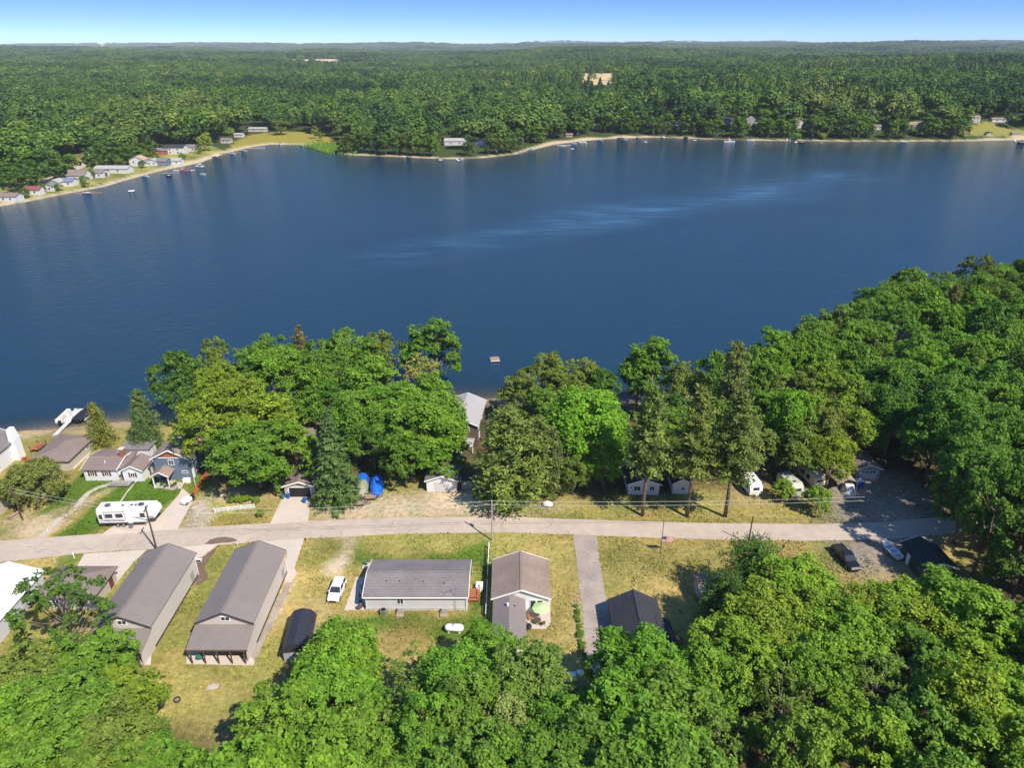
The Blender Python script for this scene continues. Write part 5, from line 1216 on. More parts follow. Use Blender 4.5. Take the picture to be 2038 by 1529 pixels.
# ---- tarped boats and trailers in the dirt yard
def tarped(name, label, x, y, rz, L, W, H, m, m2=None, z=0):
    t = thing(name, label, 'boat', (x, y, z), rz)
    rg = random.Random(name+label)
    rings = []
    for i in range(11):
        u = i/10*2-1; k = max(.12, (1-abs(u)**2.6))**.5
        rings.append([(math.cos(a)*W/2*k*(1+rg.uniform(-.06, .06)), u*L/2, .25 + max(0, math.sin(a))*H*k*(1+rg.uniform(-.07, .07))) for a in [math.pi*q/8 for q in range(9)]])
    MB().loft(rings).build('tarpaulin', m, t)
    MB().loft([[(-W*.4*k, u*L/2, .3), (W*.4*k, u*L/2, .3), (W*.2*k, u*L/2, .05), (-W*.2*k, u*L/2, .05)] for u, k in ((-.95, .4), (-.5, .9), (.5, 1), (.95, .95))]).build('hull', m2 or BLACK, t)
    return t
tarped('tarped_boat', 'boat under a bright blue crinkled tarpaulin beside the spruce', -25.2, 111.6, R(4), 5.8, 2.5, 2.3, TARPB)
tarped('tarped_boat', 'boat under a grey green cover with a blue tarpaulin on top', -27.9, 111.2, R(6), 5.2, 2.4, 1.7, TARPG)
s = thing('blue_tarpaulin', 'loose blue tarpaulin laid over the grey green boat cover', 'tarp', (-28.1, 112.2, .45), R(6)); MB().loft([[(math.cos(a)*1.28, yy, max(0, math.sin(a))*1.72) for a in [math.pi*q/8 for q in range(9)]] for yy in (-.2, .6, 1.6)]).build('sheet', TARPB, s)
def utility_trailer(label, x, y, rz, L=3.2, W=1.7):
    t = thing('utility_trailer', label, 'trailer', (x, y, 0), rz)
    for k in range(8): MB().box(-L/2+L*k/8, -L/2+L*(k+1)/8-.03, -W/2, W/2, .5, .55).build('plank', WOOD, t)
    for s in (-1, 1): MB().box(-L/2, L/2, s*W/2-.04, s*W/2+.04, .42, .72).build('side_rail', WOODD, t); o = MB().tube((0, s*(W/2+.04), .3), (0, s*(W/2+.2), .3), .3, n=12).build('wheel', RUBBER, t); MB().tube((0, s*(W/2+.1), .3), (0, s*(W/2+.22), .3), .15, n=8).build('rim', TRIM, o)
    for s in (-.5, .5): MB().tube((L/2, s, .45), (L/2+1.2, 0, .42), .04).build('tongue', BLACK, t)
    MB().box(L/2-.05, L/2+.02, -W/2, -W/2+.06, .5, 1.1).build('stanchion', BLACK, t)
utility_trailer('flat wooden utility trailer at the road edge beside the spruce', -28.2, 106.3, R(6))
utility_trailer('flat wooden utility trailer before the tarpaulined boats', -26.6, 108.2, R(10), 3.6)
t = thing('pipe_rack', 'low white pipe frame rack beside the utility pole and dirt yard', 'rack', (-4.9, 105.4, 0), R(5))
b = MB()
for x in (-1.3, -.4, .5): b.tube((x, 0, 0), (x, 0, 1.1), .045); b.tube((x, 0, .7), (x, .7, 0), .035)
b.tube((-1.3, 0, .75), (1.3, 0, .75), .045); b.tube((-1.3, 0, .12), (1.6, 0, .12), .05); b.build('frame', TRIM, t)
t = tarped('tarped_heap', 'white sheeted heap at the edge of the dirt yard', 6.4, 106.2, R(80), 1.9, 1.2, .75, TARPW); t['category'] = 'heap'
t = thing('flat_trailer', 'small dark trailer beside the white pipe rack', 'trailer', (-1.6, 106.2, 0), R(60)); MB().bevbox(-.6, .6, -1.2, 1.2, .35, .6, .04).build('deck', BLACK, t); wheel(t, .7, 0, .28, .18); wheel(t, -.7, 0, .28, .18); MB().tube((0, 1.2, .45), (0, 2.1, .4), .04).build('tongue', METAL, t)
# ---- boats at the near dock, the rowing boat on land, the raft
def dock(label, p, q, w, n, z=-.55, m=TRIM, group=None):
    p, q = Vector((*p, 0)), Vector((*q, 0)); L = (q-p).length
    t = thing('boat_dock', label, 'dock', (p.x, p.y, z), math.atan2(-(q-p).x, (q-p).y), group)
    for k in range(n): MB().box(-w/2, w/2, L*k/n, L*(k+1)/n-.05, 0, .1).build('deck_section', m, t)
    for k in range(n+1):
        for s in (-1, 1): MB().tube((s*(w/2+.05), min(L*k/n, L-.1), -1.2), (s*(w/2+.05), min(L*k/n, L-.1), .45), .035, n=5).build('post', METAL, t)
    return t
dock('long white sectional dock running out from the beach beside two boats', (-97.6, 129.6), (-98.9, 145.0), .95, 6, -.5, W_PALE)
HULL = mat('boat hull white', (.75, .75, .75), .3, .05); SEATV = mat('cream vinyl', (.62, .55, .45), .5, .1)
def pontoon(name, label, x, y, rz, L=6.4, W=2.4, rail=CAMP, canopy=None, group=None):
    t = thing(name, label, 'boat', (x, y, WATER_Z), rz, group)
    for s in (-1, 1): MB().loft([[(s*.85+.3*k*math.cos(a), yy, .15+.3*k*math.sin(a)) for a in [2*math.pi*q/8 for q in range(8)]] for yy, k in ((-L/2, .7), (-L/2+.3, 1), (L/2-.8, 1), (L/2, .15))]).build('pontoon', METAL, t)
    MB().box(-W/2, W/2, -L/2+.1, L/2-.3, .45, .55).build('deck', mat('boat carpet', (.42, .37, .31), .9, .1), t)
    for x0, x1, y0, y1 in ((-W/2, -W/2+.05, -L/2+.4, L/2-.4), (W/2-.05, W/2, -L/2+.4, L/2-.4), (-W/2+.05, -.4, L/2-.45, L/2-.4), (.4, W/2-.05, L/2-.45, L/2-.4), (-W/2+.05, .4, -L/2+.4, -L/2+.45)): MB().box(x0, x1, y0, y1, .58, 1.15).build('rail_panel', rail, t)
    for x0, x1, y0, y1 in ((-W/2+.1, -W/2+.7, .6, L/2-.6), (W/2-.7, W/2-.1, .9, L/2-.6), (-W/2+.1, -W/2+.7, -L/2+.6, -1.2), (W/2-.7, W/2-.1, -L/2+.6, -1.0)):
        o = MB().bevbox(x0, x1, y0, y1, .55, .95, .06).build('bench', SEATV, t)
    MB().bevbox(.2, .8, -.6, .1, .55, 1.35, .08).build('console', HULL, t); MB().bevbox(-.3, .3, -L/2-.35, -L/2+.15, .1, 1.15, .1).build('outboard_motor', BLACK, t)
    if canopy:
        MB().loft([[(-W*.45, yy, 2.3+z), (W*.45, yy, 2.3+z), (W*.45, yy, 2.36+z), (0, yy, 2.46+z), (-W*.45, yy, 2.36+z)] for yy, z in ((-1.6, -.08), (-.6, 0), (.4, 0), (1.4, -.08))]).build('canopy', canopy, t)
        for s in (-1, 1):
            for yy in (-1.4, 1.2): MB().tube((s*W*.46, 0, .9), (s*W*.44, yy, 2.3), .025, n=5).build('canopy_pole', METAL, t)
    return t
pontoon('pontoon_boat', 'cream pontoon boat moored at the long white dock', -100.1, 141.2, R(4), 6.2)
def lift_boat(name, label, x, y, rz, L=7.0, W=2.6, cov=None, group=None, z=WATER_Z):
    t = thing(name, label, 'boat', (x, y, z), rz, group)
    MB().loft([[(-W/2*k, u*L/2, .75), (W/2*k, u*L/2, .75), (W*.3*k, u*L/2, .1), (-W*.3*k, u*L/2, .1)] for u, k in ((-1, .9), (-.3, 1), (.4, .9), (.8, .55), (1, .08))]).build('hull', BLACK, t)
    MB().loft([[(-W/2*k, u*L/2, .76), (W/2*k, u*L/2, .76), (W*.42*k, u*L/2, .8+h*.8), (0, u*L/2, .8+h), (-W*.42*k, u*L/2, .8+h*.8)] for u, k, h in ((-1, .9, .3), (-.6, 1, .55), (0, 1, .75), (.5, .85, .55), (.9, .35, .2), (1, .06, .05))]).build('cover', cov or mat('black boat cover', (.02, .02, .028), .6, .2, 2, .2), t)
    for s in (-1, 1):
        MB().box(s*(W/2+.12)-.06, s*(W/2+.12)+.06, -L*.4, L*.35, .5, .62).build('lift_beam', TRIM, t)
        for yy in (-L*.35, L*.3): MB().tube((s*(W/2+.12), yy, -1.5), (s*(W/2+.12), yy, 1.4), .05, n=6).build('lift_post', METAL, t)
    return t
lift_boat('covered_boat', 'boat under a black cover on a lift at the long white dock', -96.4, 142.4, R(-6))
lift_boat('covered_boat', 'grey covered boat behind the grove seen through a gap in the trees', -41.5, 155.5, R(20), 6.2, 2.4, mat('grey boat cover', (.16, .17, .2), .6, .2, 2, .2))
t = thing('rowing_boat', 'white open rowing boat on the dirt beside the green shed', 'boat', (61.8, 93.0, .25), R(8))
sec = [(-1, .80, .1), (-.6, .98, .02), (0, 1, 0), (.5, .86, .05), (.8, .5, .15), (1, .05, .3)]
Lb, Wb = 4.6, 1.7
b = MB(); outer = [[(-Wb/2*k, u*Lb/2, .72+z), (-Wb*.36*k, u*Lb/2, .15+z), (Wb*.36*k, u*Lb/2, .15+z), (Wb/2*k, u*Lb/2, .72+z), (Wb*.46*k, u*Lb/2, .72+z), (Wb*.32*k, u*Lb/2, .25+z), (-Wb*.32*k, u*Lb/2, .25+z), (-Wb*.46*k, u*Lb/2, .72+z)] for u, k, z in sec]
b.loft(outer).build('hull', HULL, t)
for yy in (-1.5, -.4, .8): MB().box(-.7, .7, yy-.14, yy+.14, .52, .57).build('thwart', METAL, t)
MB().box(-.6, .6, -2.28, -2.2, .3, .8).build('transom', HULL, t); MB().tube((0, 2.2, .5), (0, 3.4, .35), .05).build('trailer_tongue', METAL, t); wheel(t, .75, -.3, .28, .16); wheel(t, -.75, -.3, .28, .16)
t = thing('swim_raft', 'small square wooden swim raft floating on the open lake', 'raft', (-4.6, 174.0, WATER_Z), R(8))
for k in range(7): MB().box(-1.25+.36*k, -1.25+.36*k+.33, -1.25, 1.25, .42, .5).build('plank', WOOD, t)
for s in (-1, 1): MB().tube((s*.85, -1.2, .15), (s*.85, 1.2, .15), .28, n=10).build('float', BLACK, t)
MB().box(-1.25, 1.25, -1.28, -1.25, .25, .45).build('edge_board', TRIM, t)
b = MB(); [b.tube((x, 1.2, -.3), (x, 1.2, 1.3), .03, n=5) for x in (-.25, .25)]; b.build('ladder', METAL, t)
t = thing('kayak', 'red kayak on the sand beside the chimney house', 'kayak', (-97.3, 121.9, 0), R(60)); MB().loft([[(-.35*k, u, .3), (.35*k, u, .3), (.2*k, u, .02), (-.2*k, u, .02)] for u, k in ((-1.5, .05), (-.9, .8), (0, 1), (.9, .8), (1.5, .05))]).build('hull', mat('red plastic', (.55, .05, .03), .4), t); MB().box(-.2, .2, -.4, .4, .29, .31).build('cockpit', BLACK, t)
t = thing('beach_deck', 'brown timber beach deck with stair beside the big white chimney', 'deck', (-97.0, 125.9, -.2)); [MB().box(-.9+.3*k, -.63+.3*k, -1.4, 1.4, 1.0, 1.05).build('plank', WOODR, t) for k in range(6)]; [MB().cbox(x, y, -.3, .12, .12, 2.1).build('post', WOODD, t) for x in (-.85, .85) for y in (-1.3, 1.3)]; MB().box(.85, .92, -1.4, 1.4, 1.6, 1.7).build('rail', WOODR, t)
t = thing('paddle_boat', 'green and white paddle boat on the sand behind the grey green pine', 'boat', (-81.0, 138.0, -.4), R(30)); MB().bevbox(-.9, .9, -1.3, 1.3, 0, .55, .15).build('hull', HULL, t); MB().dome(0, .3, .55, .7, .8, .5, 9, 3).build('cover', mat('green canvas', (.03, .12, .07), .7), t)

# ------------------------------------------------------------------ poles, wires, fences, yard things
def pole(label, x, y, h, arm=True, r=.14, m=WOOD, light=False):
    t = thing('utility_pole', label, 'pole', (x, y, 0), R(8))
    MB().tube((0, 0, -.3), (0, 0, h), r, r*.7, 10).build('shaft', m, t)
    if arm:
        MB().box(-.08, .08, -.9, .9, h-.5, h-.38).build('crossarm', WOODD, t)
        for k in (-.8, .8): MB().tube((0, k, h-.38), (0, k, h-.2), .05, n=6).build('insulator', W_GREY, t)
    return t
pole('dark utility pole rising beside a barn roof at the concrete apron', -58.3, 93.6, 8.8, r=.16, m=WOODD)
p2 = pole('pale utility pole at the road in front of the fenced lot', -3.3, 96.2, 8.2, False, r=.14, m=mat('silver wood', (.40, .37, .34), .9, .2))
MB().tube((.3, 0, 6.3), (.3, 0, 7.1), .22, n=10).build('transformer', METAL, p2)
pole('leaning dark pole beside the spiky tree at the road', 39.3, 95.3, 5.6, False, r=.13, m=WOODD)
pole('short dark pole between the big cedar and the road bend', -85.4, 101.8, 7.0, True, r=.13, m=WOODD)
WIRE = mat('bright cable', (.5, .48, .45), .4, .05)
def wire(label, p, q, sag=.7, r=.024):
    n = 18; pts = [(p[0]+(q[0]-p[0])*i/n, p[1]+(q[1]-p[1])*i/n, p[2]+(q[2]-p[2])*i/n - sag*4*(i/n)*(1-i/n)) for i in range(n+1)]
    tag(MB().path(pts, r, 5).build('overhead_wire', WIRE), label, 'wire', 'overhead wires')
for dz in (0, -.75):
    k = 'upper' if dz == 0 else 'lower'
    wire('%s overhead wire from pale road pole toward the gravel clearing' % k, (-3.3, 96.2, 8.0+dz), (58, 97.5, 7.9+dz), .5)
    wire('%s overhead wire from the pale road pole to dark barn pole' % k, (-3.3, 96.2, 8.0+dz), (-58.3, 93.6, 8.4+dz), .6)
    wire('%s overhead wire from dark barn pole past the camper' % k, (-58.3, 93.6, 8.4+dz), (-85.4, 101.8, 6.7+dz), .5)
wire('service wire dropping from pale road pole to tan garage', (-3.3, 96.2, 7.4), (-36.5, 108.9, 3.0), .5, .018)
# flag pole
t = thing('flag_pole', 'dark flag pole with striped flag on the dry lawn', 'flag pole', (24.2, 92.8, 0))
MB().tube((0, 0, -.2), (0, 0, 6.6), .07, .05, 10).build('shaft', WOODD, t); MB().dome(0, 0, 6.62, .09, .09, .09, 8, 4, True).build('finial', METAL, t)
fl = MB().box(.06, .08, -.01, .01, 2.3, 3.5).build('flag', TRIM, t)
RED = mat('flag red', (.5, .03, .05), .7, .05); WHI = mat('flag white', (.75, .72, .7), .7, .05); NAV = mat('flag blue', (.03, .05, .22), .7, .05)
def wave(u): return .05*math.sin(u*4.5)
for k in range(13):
    z0 = 2.35 + 1.12*(12-k)/13; u0 = .72 if k < 7 else .08
    b = MB(); n = 8
    for i in range(n):
        a, c = u0+(1.85-u0)*i/n, u0+(1.85-u0)*(i+1)/n
        for o in (0,): b.add([(a, wave(a), z0), (c, wave(c), z0), (c, wave(c), z0+1.12/13), (a, wave(a), z0+1.12/13)], [(0, 1, 2, 3)])
    b.build('stripe', RED if k % 2 == 0 else WHI, fl)
b = MB()
for i in range(4): a, c = .08+.16*i, .08+.16*(i+1); b.add([(a, wave(a), 2.35+1.12*6/13), (c, wave(c), 2.35+1.12*6/13), (c, wave(c), 3.47), (a, wave(a), 3.47)], [(0, 1, 2, 3)])
b.build('canton', NAV, fl)
b = MB()
for i in range(9):
    for j in range(6 if i % 2 == 0 else 5):
        u, z = .13+.11*j+(0 if i % 2 == 0 else .055), 2.92+.058*i; y = wave(u)
        for yy in (y-.006, y+.006): b.add([(u+.022*math.cos(1.5708+2*math.pi*q*2/5), yy, z+.022*math.sin(1.5708+2*math.pi*q*2/5)) for q in range(5)], [(0, 1, 2), (0, 2, 3), (0, 3, 4)])
st = b.build('stars', WHI, fl); st['kind'] = 'stuff'
# white fence between two lots
t = thing('lot_fence', 'low white rail fence between the mobile home and the small house', 'fence', (-3.8, 78.4, 0))
for k in range(8): MB().cbox(.05*math.sin(k), 15.8*k/7, 0, .12, .12, 1.25).build('post', TRIM, t)
for k in range(7):
    if k in (3,): continue
    for z in (.35, .75, 1.1): MB().box(-.03, .03, 15.8*k/7+.06, 15.8*(k+1)/7-.06, z, z+.14).build('rail', TRIM, t)
# picket fence
t = thing('picket_fence', 'short white picket fence at the shaded yard', 'fence', (-52.8, 104.1, 0), R(11.5))
pm_ = MB().prism([(-.05, 0), (.05, 0), (.05, .85), (0, .95), (-.05, .85)], 'y', -.015, .015).mesh('picket', TRIM)
for k in range(32): mesh_obj('picket', pm_, t, (.22*k, 0, .05))
for z in (.25, .7): MB().box(-.1, 6.95, .02, .06, z, z+.09).build('rail', TRIM, t)
for k in range(4): MB().cbox(2.27*k, .09, 0, .1, .1, 1.05).build('post', TRIM, t)
# orange snow fence lying along the blue house lawn
t = thing('snow_fence', 'orange slatted snow fence along the blue house lawn edge', 'fence', (-58.5, 109.3, 0), R(2)); ORG = mat('orange plastic', (.55, .13, .05), .6, .1)
sm_ = MB().box(-.04, .04, 0, .05, 0, 1.15).mesh('slat', ORG)
for k in range(44): mesh_obj('slat', sm_, t, (.12*math.sin(k*.4), .16*k, 0))
for z in (.25, .9): MB().box(-.1, .1, 0, 7.1, z, z+.05).build('rail', ORG, t)
for k in range(4): MB().tube((.08, 2.3*k+.05, 0), (.08, 2.3*k+.05, 1.4), .03).build('post', METAL, t)
t = thing('garden_cart', 'white garden cart with dark front at the head of the concrete drive', 'cart', (-58.8, 107.2, .045), R(-25)); MB().bevbox(-.55, .55, -1.2, .7, .35, .95, .1).build('body', CAMP, t); MB().bevbox(-.35, .35, .7, 1.4, .3, .85, .1).build('hood', BLACK, t); [wheel(t, sx*.55, yy, .28, .2) for sx in (-1, 1) for yy in (-.7, 1.0)]
t = thing('lawn_pole', 'thin white pole on the lawn beside the blue house', 'pole', (-59.6, 112.6, 0)); MB().tube((0, 0, 0), (0, 0, 3.2), .05).build('shaft', TRIM, t); MB().dome(0, 0, 3.22, .08, .08, .08, 8, 3, True).build('cap', TRIM, t)
# propane tank
t = thing('propane_tank', 'large white propane tank on the grass behind the mobile home', 'tank', (-8.15, 75.7, 0), R(-3))
MB().loft([[(xx, .55*k*math.cos(a), .78+.55*k*math.sin(a)) for a in [2*math.pi*q/14 for q in range(14)]] for xx, k in ((-1.35, .15), (-1.3, .5), (-1.12, .82), (-.85, 1), (.85, 1), (1.12, .82), (1.3, .5), (1.35, .15))]).build('vessel', P_WHITE, t, smooth=True)
MB().dome(-.1, 0, 1.3, .22, .22, .2, 10, 3).build('valve_cover', METAL, t)
for x in (-.75, .75): MB().box(x-.15, x+.15, -.45, .45, 0, .3).build('foot', C_CONC, t)
# patio sets
def chair(label, x, y, rz, m, group=None):
    t = thing('patio_chair', label, 'chair', (x, y, .06), rz, group)
    MB().bevbox(-.27, .27, -.27, .27, .4, .46, .02).build('seat', m, t); MB().box(-.27, .27, .22, .28, .46, .95).build('backrest', m, t)
    for sx in (-1, 1):
        for sy in (-1, 1): MB().cbox(sx*.24, sy*.23, 0, .04, .04, .4).build('leg', m, t)
    return t
chair('brown patio chair facing the green umbrella table at the house wall', 2.6, 77.9, R(20), WOODR); chair('brown patio chair on the lawn side of the green umbrella table', 4.4, 76.9, R(200), WOODD); chair('dark patio chair between the umbrella and the rear wing', 2.4, 76.6, R(110), WOODD)
t = thing('patio_umbrella', 'pale green patio umbrella open over the concrete patio', 'umbrella', (4.1, 78.3, .06))
MB().tube((0, 0, 0), (0, 0, 2.35), .03).build('pole', METAL, t); UMB = mat('lime canvas', (.45, .62, .28), .7, .05)
b = MB(); n = 8; b.add([(1.25*math.cos(2*math.pi*i/n), 1.25*math.sin(2*math.pi*i/n), 1.9) for i in range(n)] + [(0, 0, 2.4)], [(i, (i+1) % n, n) for i in range(n)]).build('canopy', UMB, t)
for i in range(n): MB().tube((0, 0, 2.36), (1.22*math.cos(2*math.pi*i/n), 1.22*math.sin(2*math.pi*i/n), 1.88), .012, n=4).build('rib', METAL, t)
t = thing('patio_table', 'dark round table under the pale green umbrella', 'table', (3.6, 77.2, .06)); MB().tube((0, 0, .68), (0, 0, .72), .55, n=16).build('table_top', WOODD, t); [MB().tube((.4*math.cos(a), .4*math.sin(a), 0), (.3*math.cos(a), .3*math.sin(a), .68), .03, n=6).build('leg', WOODD, t) for a in (0, 1.57, 3.14, 4.71)]
t = thing('kettle_grill', 'black grill beside the rear wing on the umbrella patio', 'grill', (2.4, 75.9, .06)); MB().dome(0, 0, .75, .42, .42, .35, 12, 5, True).build('bowl', BLACK, t); [MB().tube((.25*math.cos(a), .25*math.sin(a), 0), (.15*math.cos(a), .15*math.sin(a), .6), .03).build('leg', BLACK, t) for a in (0, 2.1, 4.2)]
GREYP = mat('grey plastic', (.18, .19, .22), .6, .2)
chair('grey patio chair at the corner of the mobile home patio', -22.3, 80.9, R(40), GREYP); chair('grey patio chair against the mobile home end wall', -22.6, 82.4, R(80), GREYP); chair('dark patio chair beside the mobile home flower tub', -22.5, 84.9, R(100), BLACK)
t = thing('fire_bowl', 'round dark fire bowl on the mobile home patio', 'fire bowl', (-22.5, 80.2, .06)); MB().dome(0, 0, .35, .45, .45, -.3, 12, 4).build('bowl', WOODD, t); MB().tube((0, 0, 0), (0, 0, .2), .2, n=10).build('foot', BLACK, t)
t = thing('folded_umbrella', 'folded grey umbrella standing on the mobile home patio', 'umbrella', (-22.6, 83.2, .06)); MB().tube((0, 0, 0), (0, 0, 2.4), .03).build('pole', METAL, t); MB().tube((0, 0, 1.1), (0, 0, 2.35), .2, .04, 8).build('canopy', GREYP, t)
t = thing('planter_slab', 'square pale slab with potted plants at the mobile home corner', 'planter', (-23.2, 89.8, 0), R(5)); MB().box(-.6, .6, -.6, .6, 0, .1).build('slab', C_CONC, t); MB().tube((-.1, .2, .1), (-.1, .2, .5), .2, .26, 10).build('pot', WOODD, t); MB().dome(-.1, .2, .5, .35, .35, .4, 9, 3).build('plant', MATS.get('green plastic'), t)
# yard bits
def post(label, px, py, h, m, name='marker_post', r=.06):
    x, y = G(px, py); t = thing(name, label, 'post', (x, y, 0)); MB().tube((0, 0, 0), (0, 0, h), r, n=8).build('shaft', m, t); MB().dome(0, 0, h, r, r, r, 8, 3).build('cap', m, t)
YELP = mat('yellow paint', (.6, .42, .06), .5, .1)
post('yellow bollard at the corner of the concrete barn apron', 611, 1078, 1.1, YELP, 'bollard', .09)
post('thin dark stake on the dry grass beside the yellow bollard', 640, 1075, 1.0, WOODD, 'stake', .04)
post('white marker post on the grass between the two barns', 474, 1089, 1.2, TRIM)
post('white mailbox post on the grass island at the hip roofed garage', 148, 1112, 1.1, TRIM, 'marker_post', .08)
post('thin white stake beside the white roofed metal building', 110, 1120, .9, TRIM, 'marker_post', .04)
post('white stake at the foot of the cottage path', 96, 1060, .8, TRIM, 'marker_post', .05)
post('dark stake on the verge beside the spiky tree', 1512, 1083, .9, WOODD, 'stake', .05)
x, y = G(353, 1396); t = thing('fire_pit', 'small dark round fire pit on the dry lawn', 'fire pit', (x, y, 0)); MB().loft([[(.42*k*math.cos(a), .42*k*math.sin(a), z) for a in [2*math.pi*q/12 for q in range(12)]] for k, z in ((1, 0), (1, .4), (.8, .4), (.8, .08))]).build('ring', WOODD, t); MB().tube((0, 0, .02), (0, 0, .12), .33, n=10).build('ash', mat('ash', (.3, .25, .22), .9), t)
x, y = G(425, 1368); t = thing('flat_tarp', 'small pale ragged sheet lying on the dry lawn', 'sheet', (x, y, .03)); MB().loft([[(p*1.0, q*.8, z) for p, q in ((-.8, -.5), (.1, -.6), (.7, -.2), (.6, .5), (-.2, .6), (-.7, .3))] for z in (0, .03)])  .build('sheet', mat('dirty sheet', (.45, .40, .34), .8, .3, 2.0), t)
x, y = G(348, 1500); t = thing('park_bench', 'weathered wooden bench at the edge of the maple clump', 'bench', (x, y, 0), R(12))
for k in range(3): MB().box(-.9, .9, -.25+.17*k, -.1+.17*k, .42, .46).build('seat_slat', WOOD, t)
for k in range(3): MB().box(-.9, .9, .28, .32, .55+.15*k, .66+.15*k).build('back_slat', WOOD, t)
for sx in (-.7, .7):
    for sy in (-.2, .3): MB().cbox(sx, sy, 0, .07, .07, .42 if sy < 0 else .95).build('leg', WOODD, t)
x, y = G(1131, 1358); t = thing('white_box', 'large white lidded box at the end of the dry yard', 'box', (x, y, 0)); MB().bevbox(-.95, .95, -.75, .75, 0, .9, .04).build('body', CAMP, t); MB().box(-1.0, 1.0, -.8, .8, .9, .97).build('lid', CAMP, t)
x, y = G(1155, 1340); t = thing('well_cover', 'small white square cover beside the shrub row', 'cover', (x, y, 0)); MB().bevbox(-.45, .45, -.35, .35, 0, .2, .03).build('lid', CAMP, t); MB().box(-.4, .4, -.3, .3, -.1, 0).build('rim', C_CONC, t)
x, y = G(1387, 1242); chair('red wooden garden chair beside the dark garage trees', x, y, R(-30), WOODR)
x, y = G(28, 1030); t = thing('log_stack', 'small stack of cut logs beside the short dark pole', 'logs', (x, y, 0), R(70)); [MB().tube((-.9, -.3+.28*j+.14*(k % 2), .15+.25*k), (.9, -.3+.28*j+.14*(k % 2), .15+.25*k), .13, n=8).build('log', WOOD, t) for k in range(3) for j in range(4-k)]
x, y = G(395, 1118); t = thing('garden_bench', 'small white bench in the mulch beside a long barn', 'bench', (x, y, .05)); MB().box(-.6, .6, -.2, .2, .4, .46).build('seat', TRIM, t); [MB().cbox(sx, 0, 0, .08, .36, .4).build('leg', TRIM, t) for sx in (-.5, .5)]
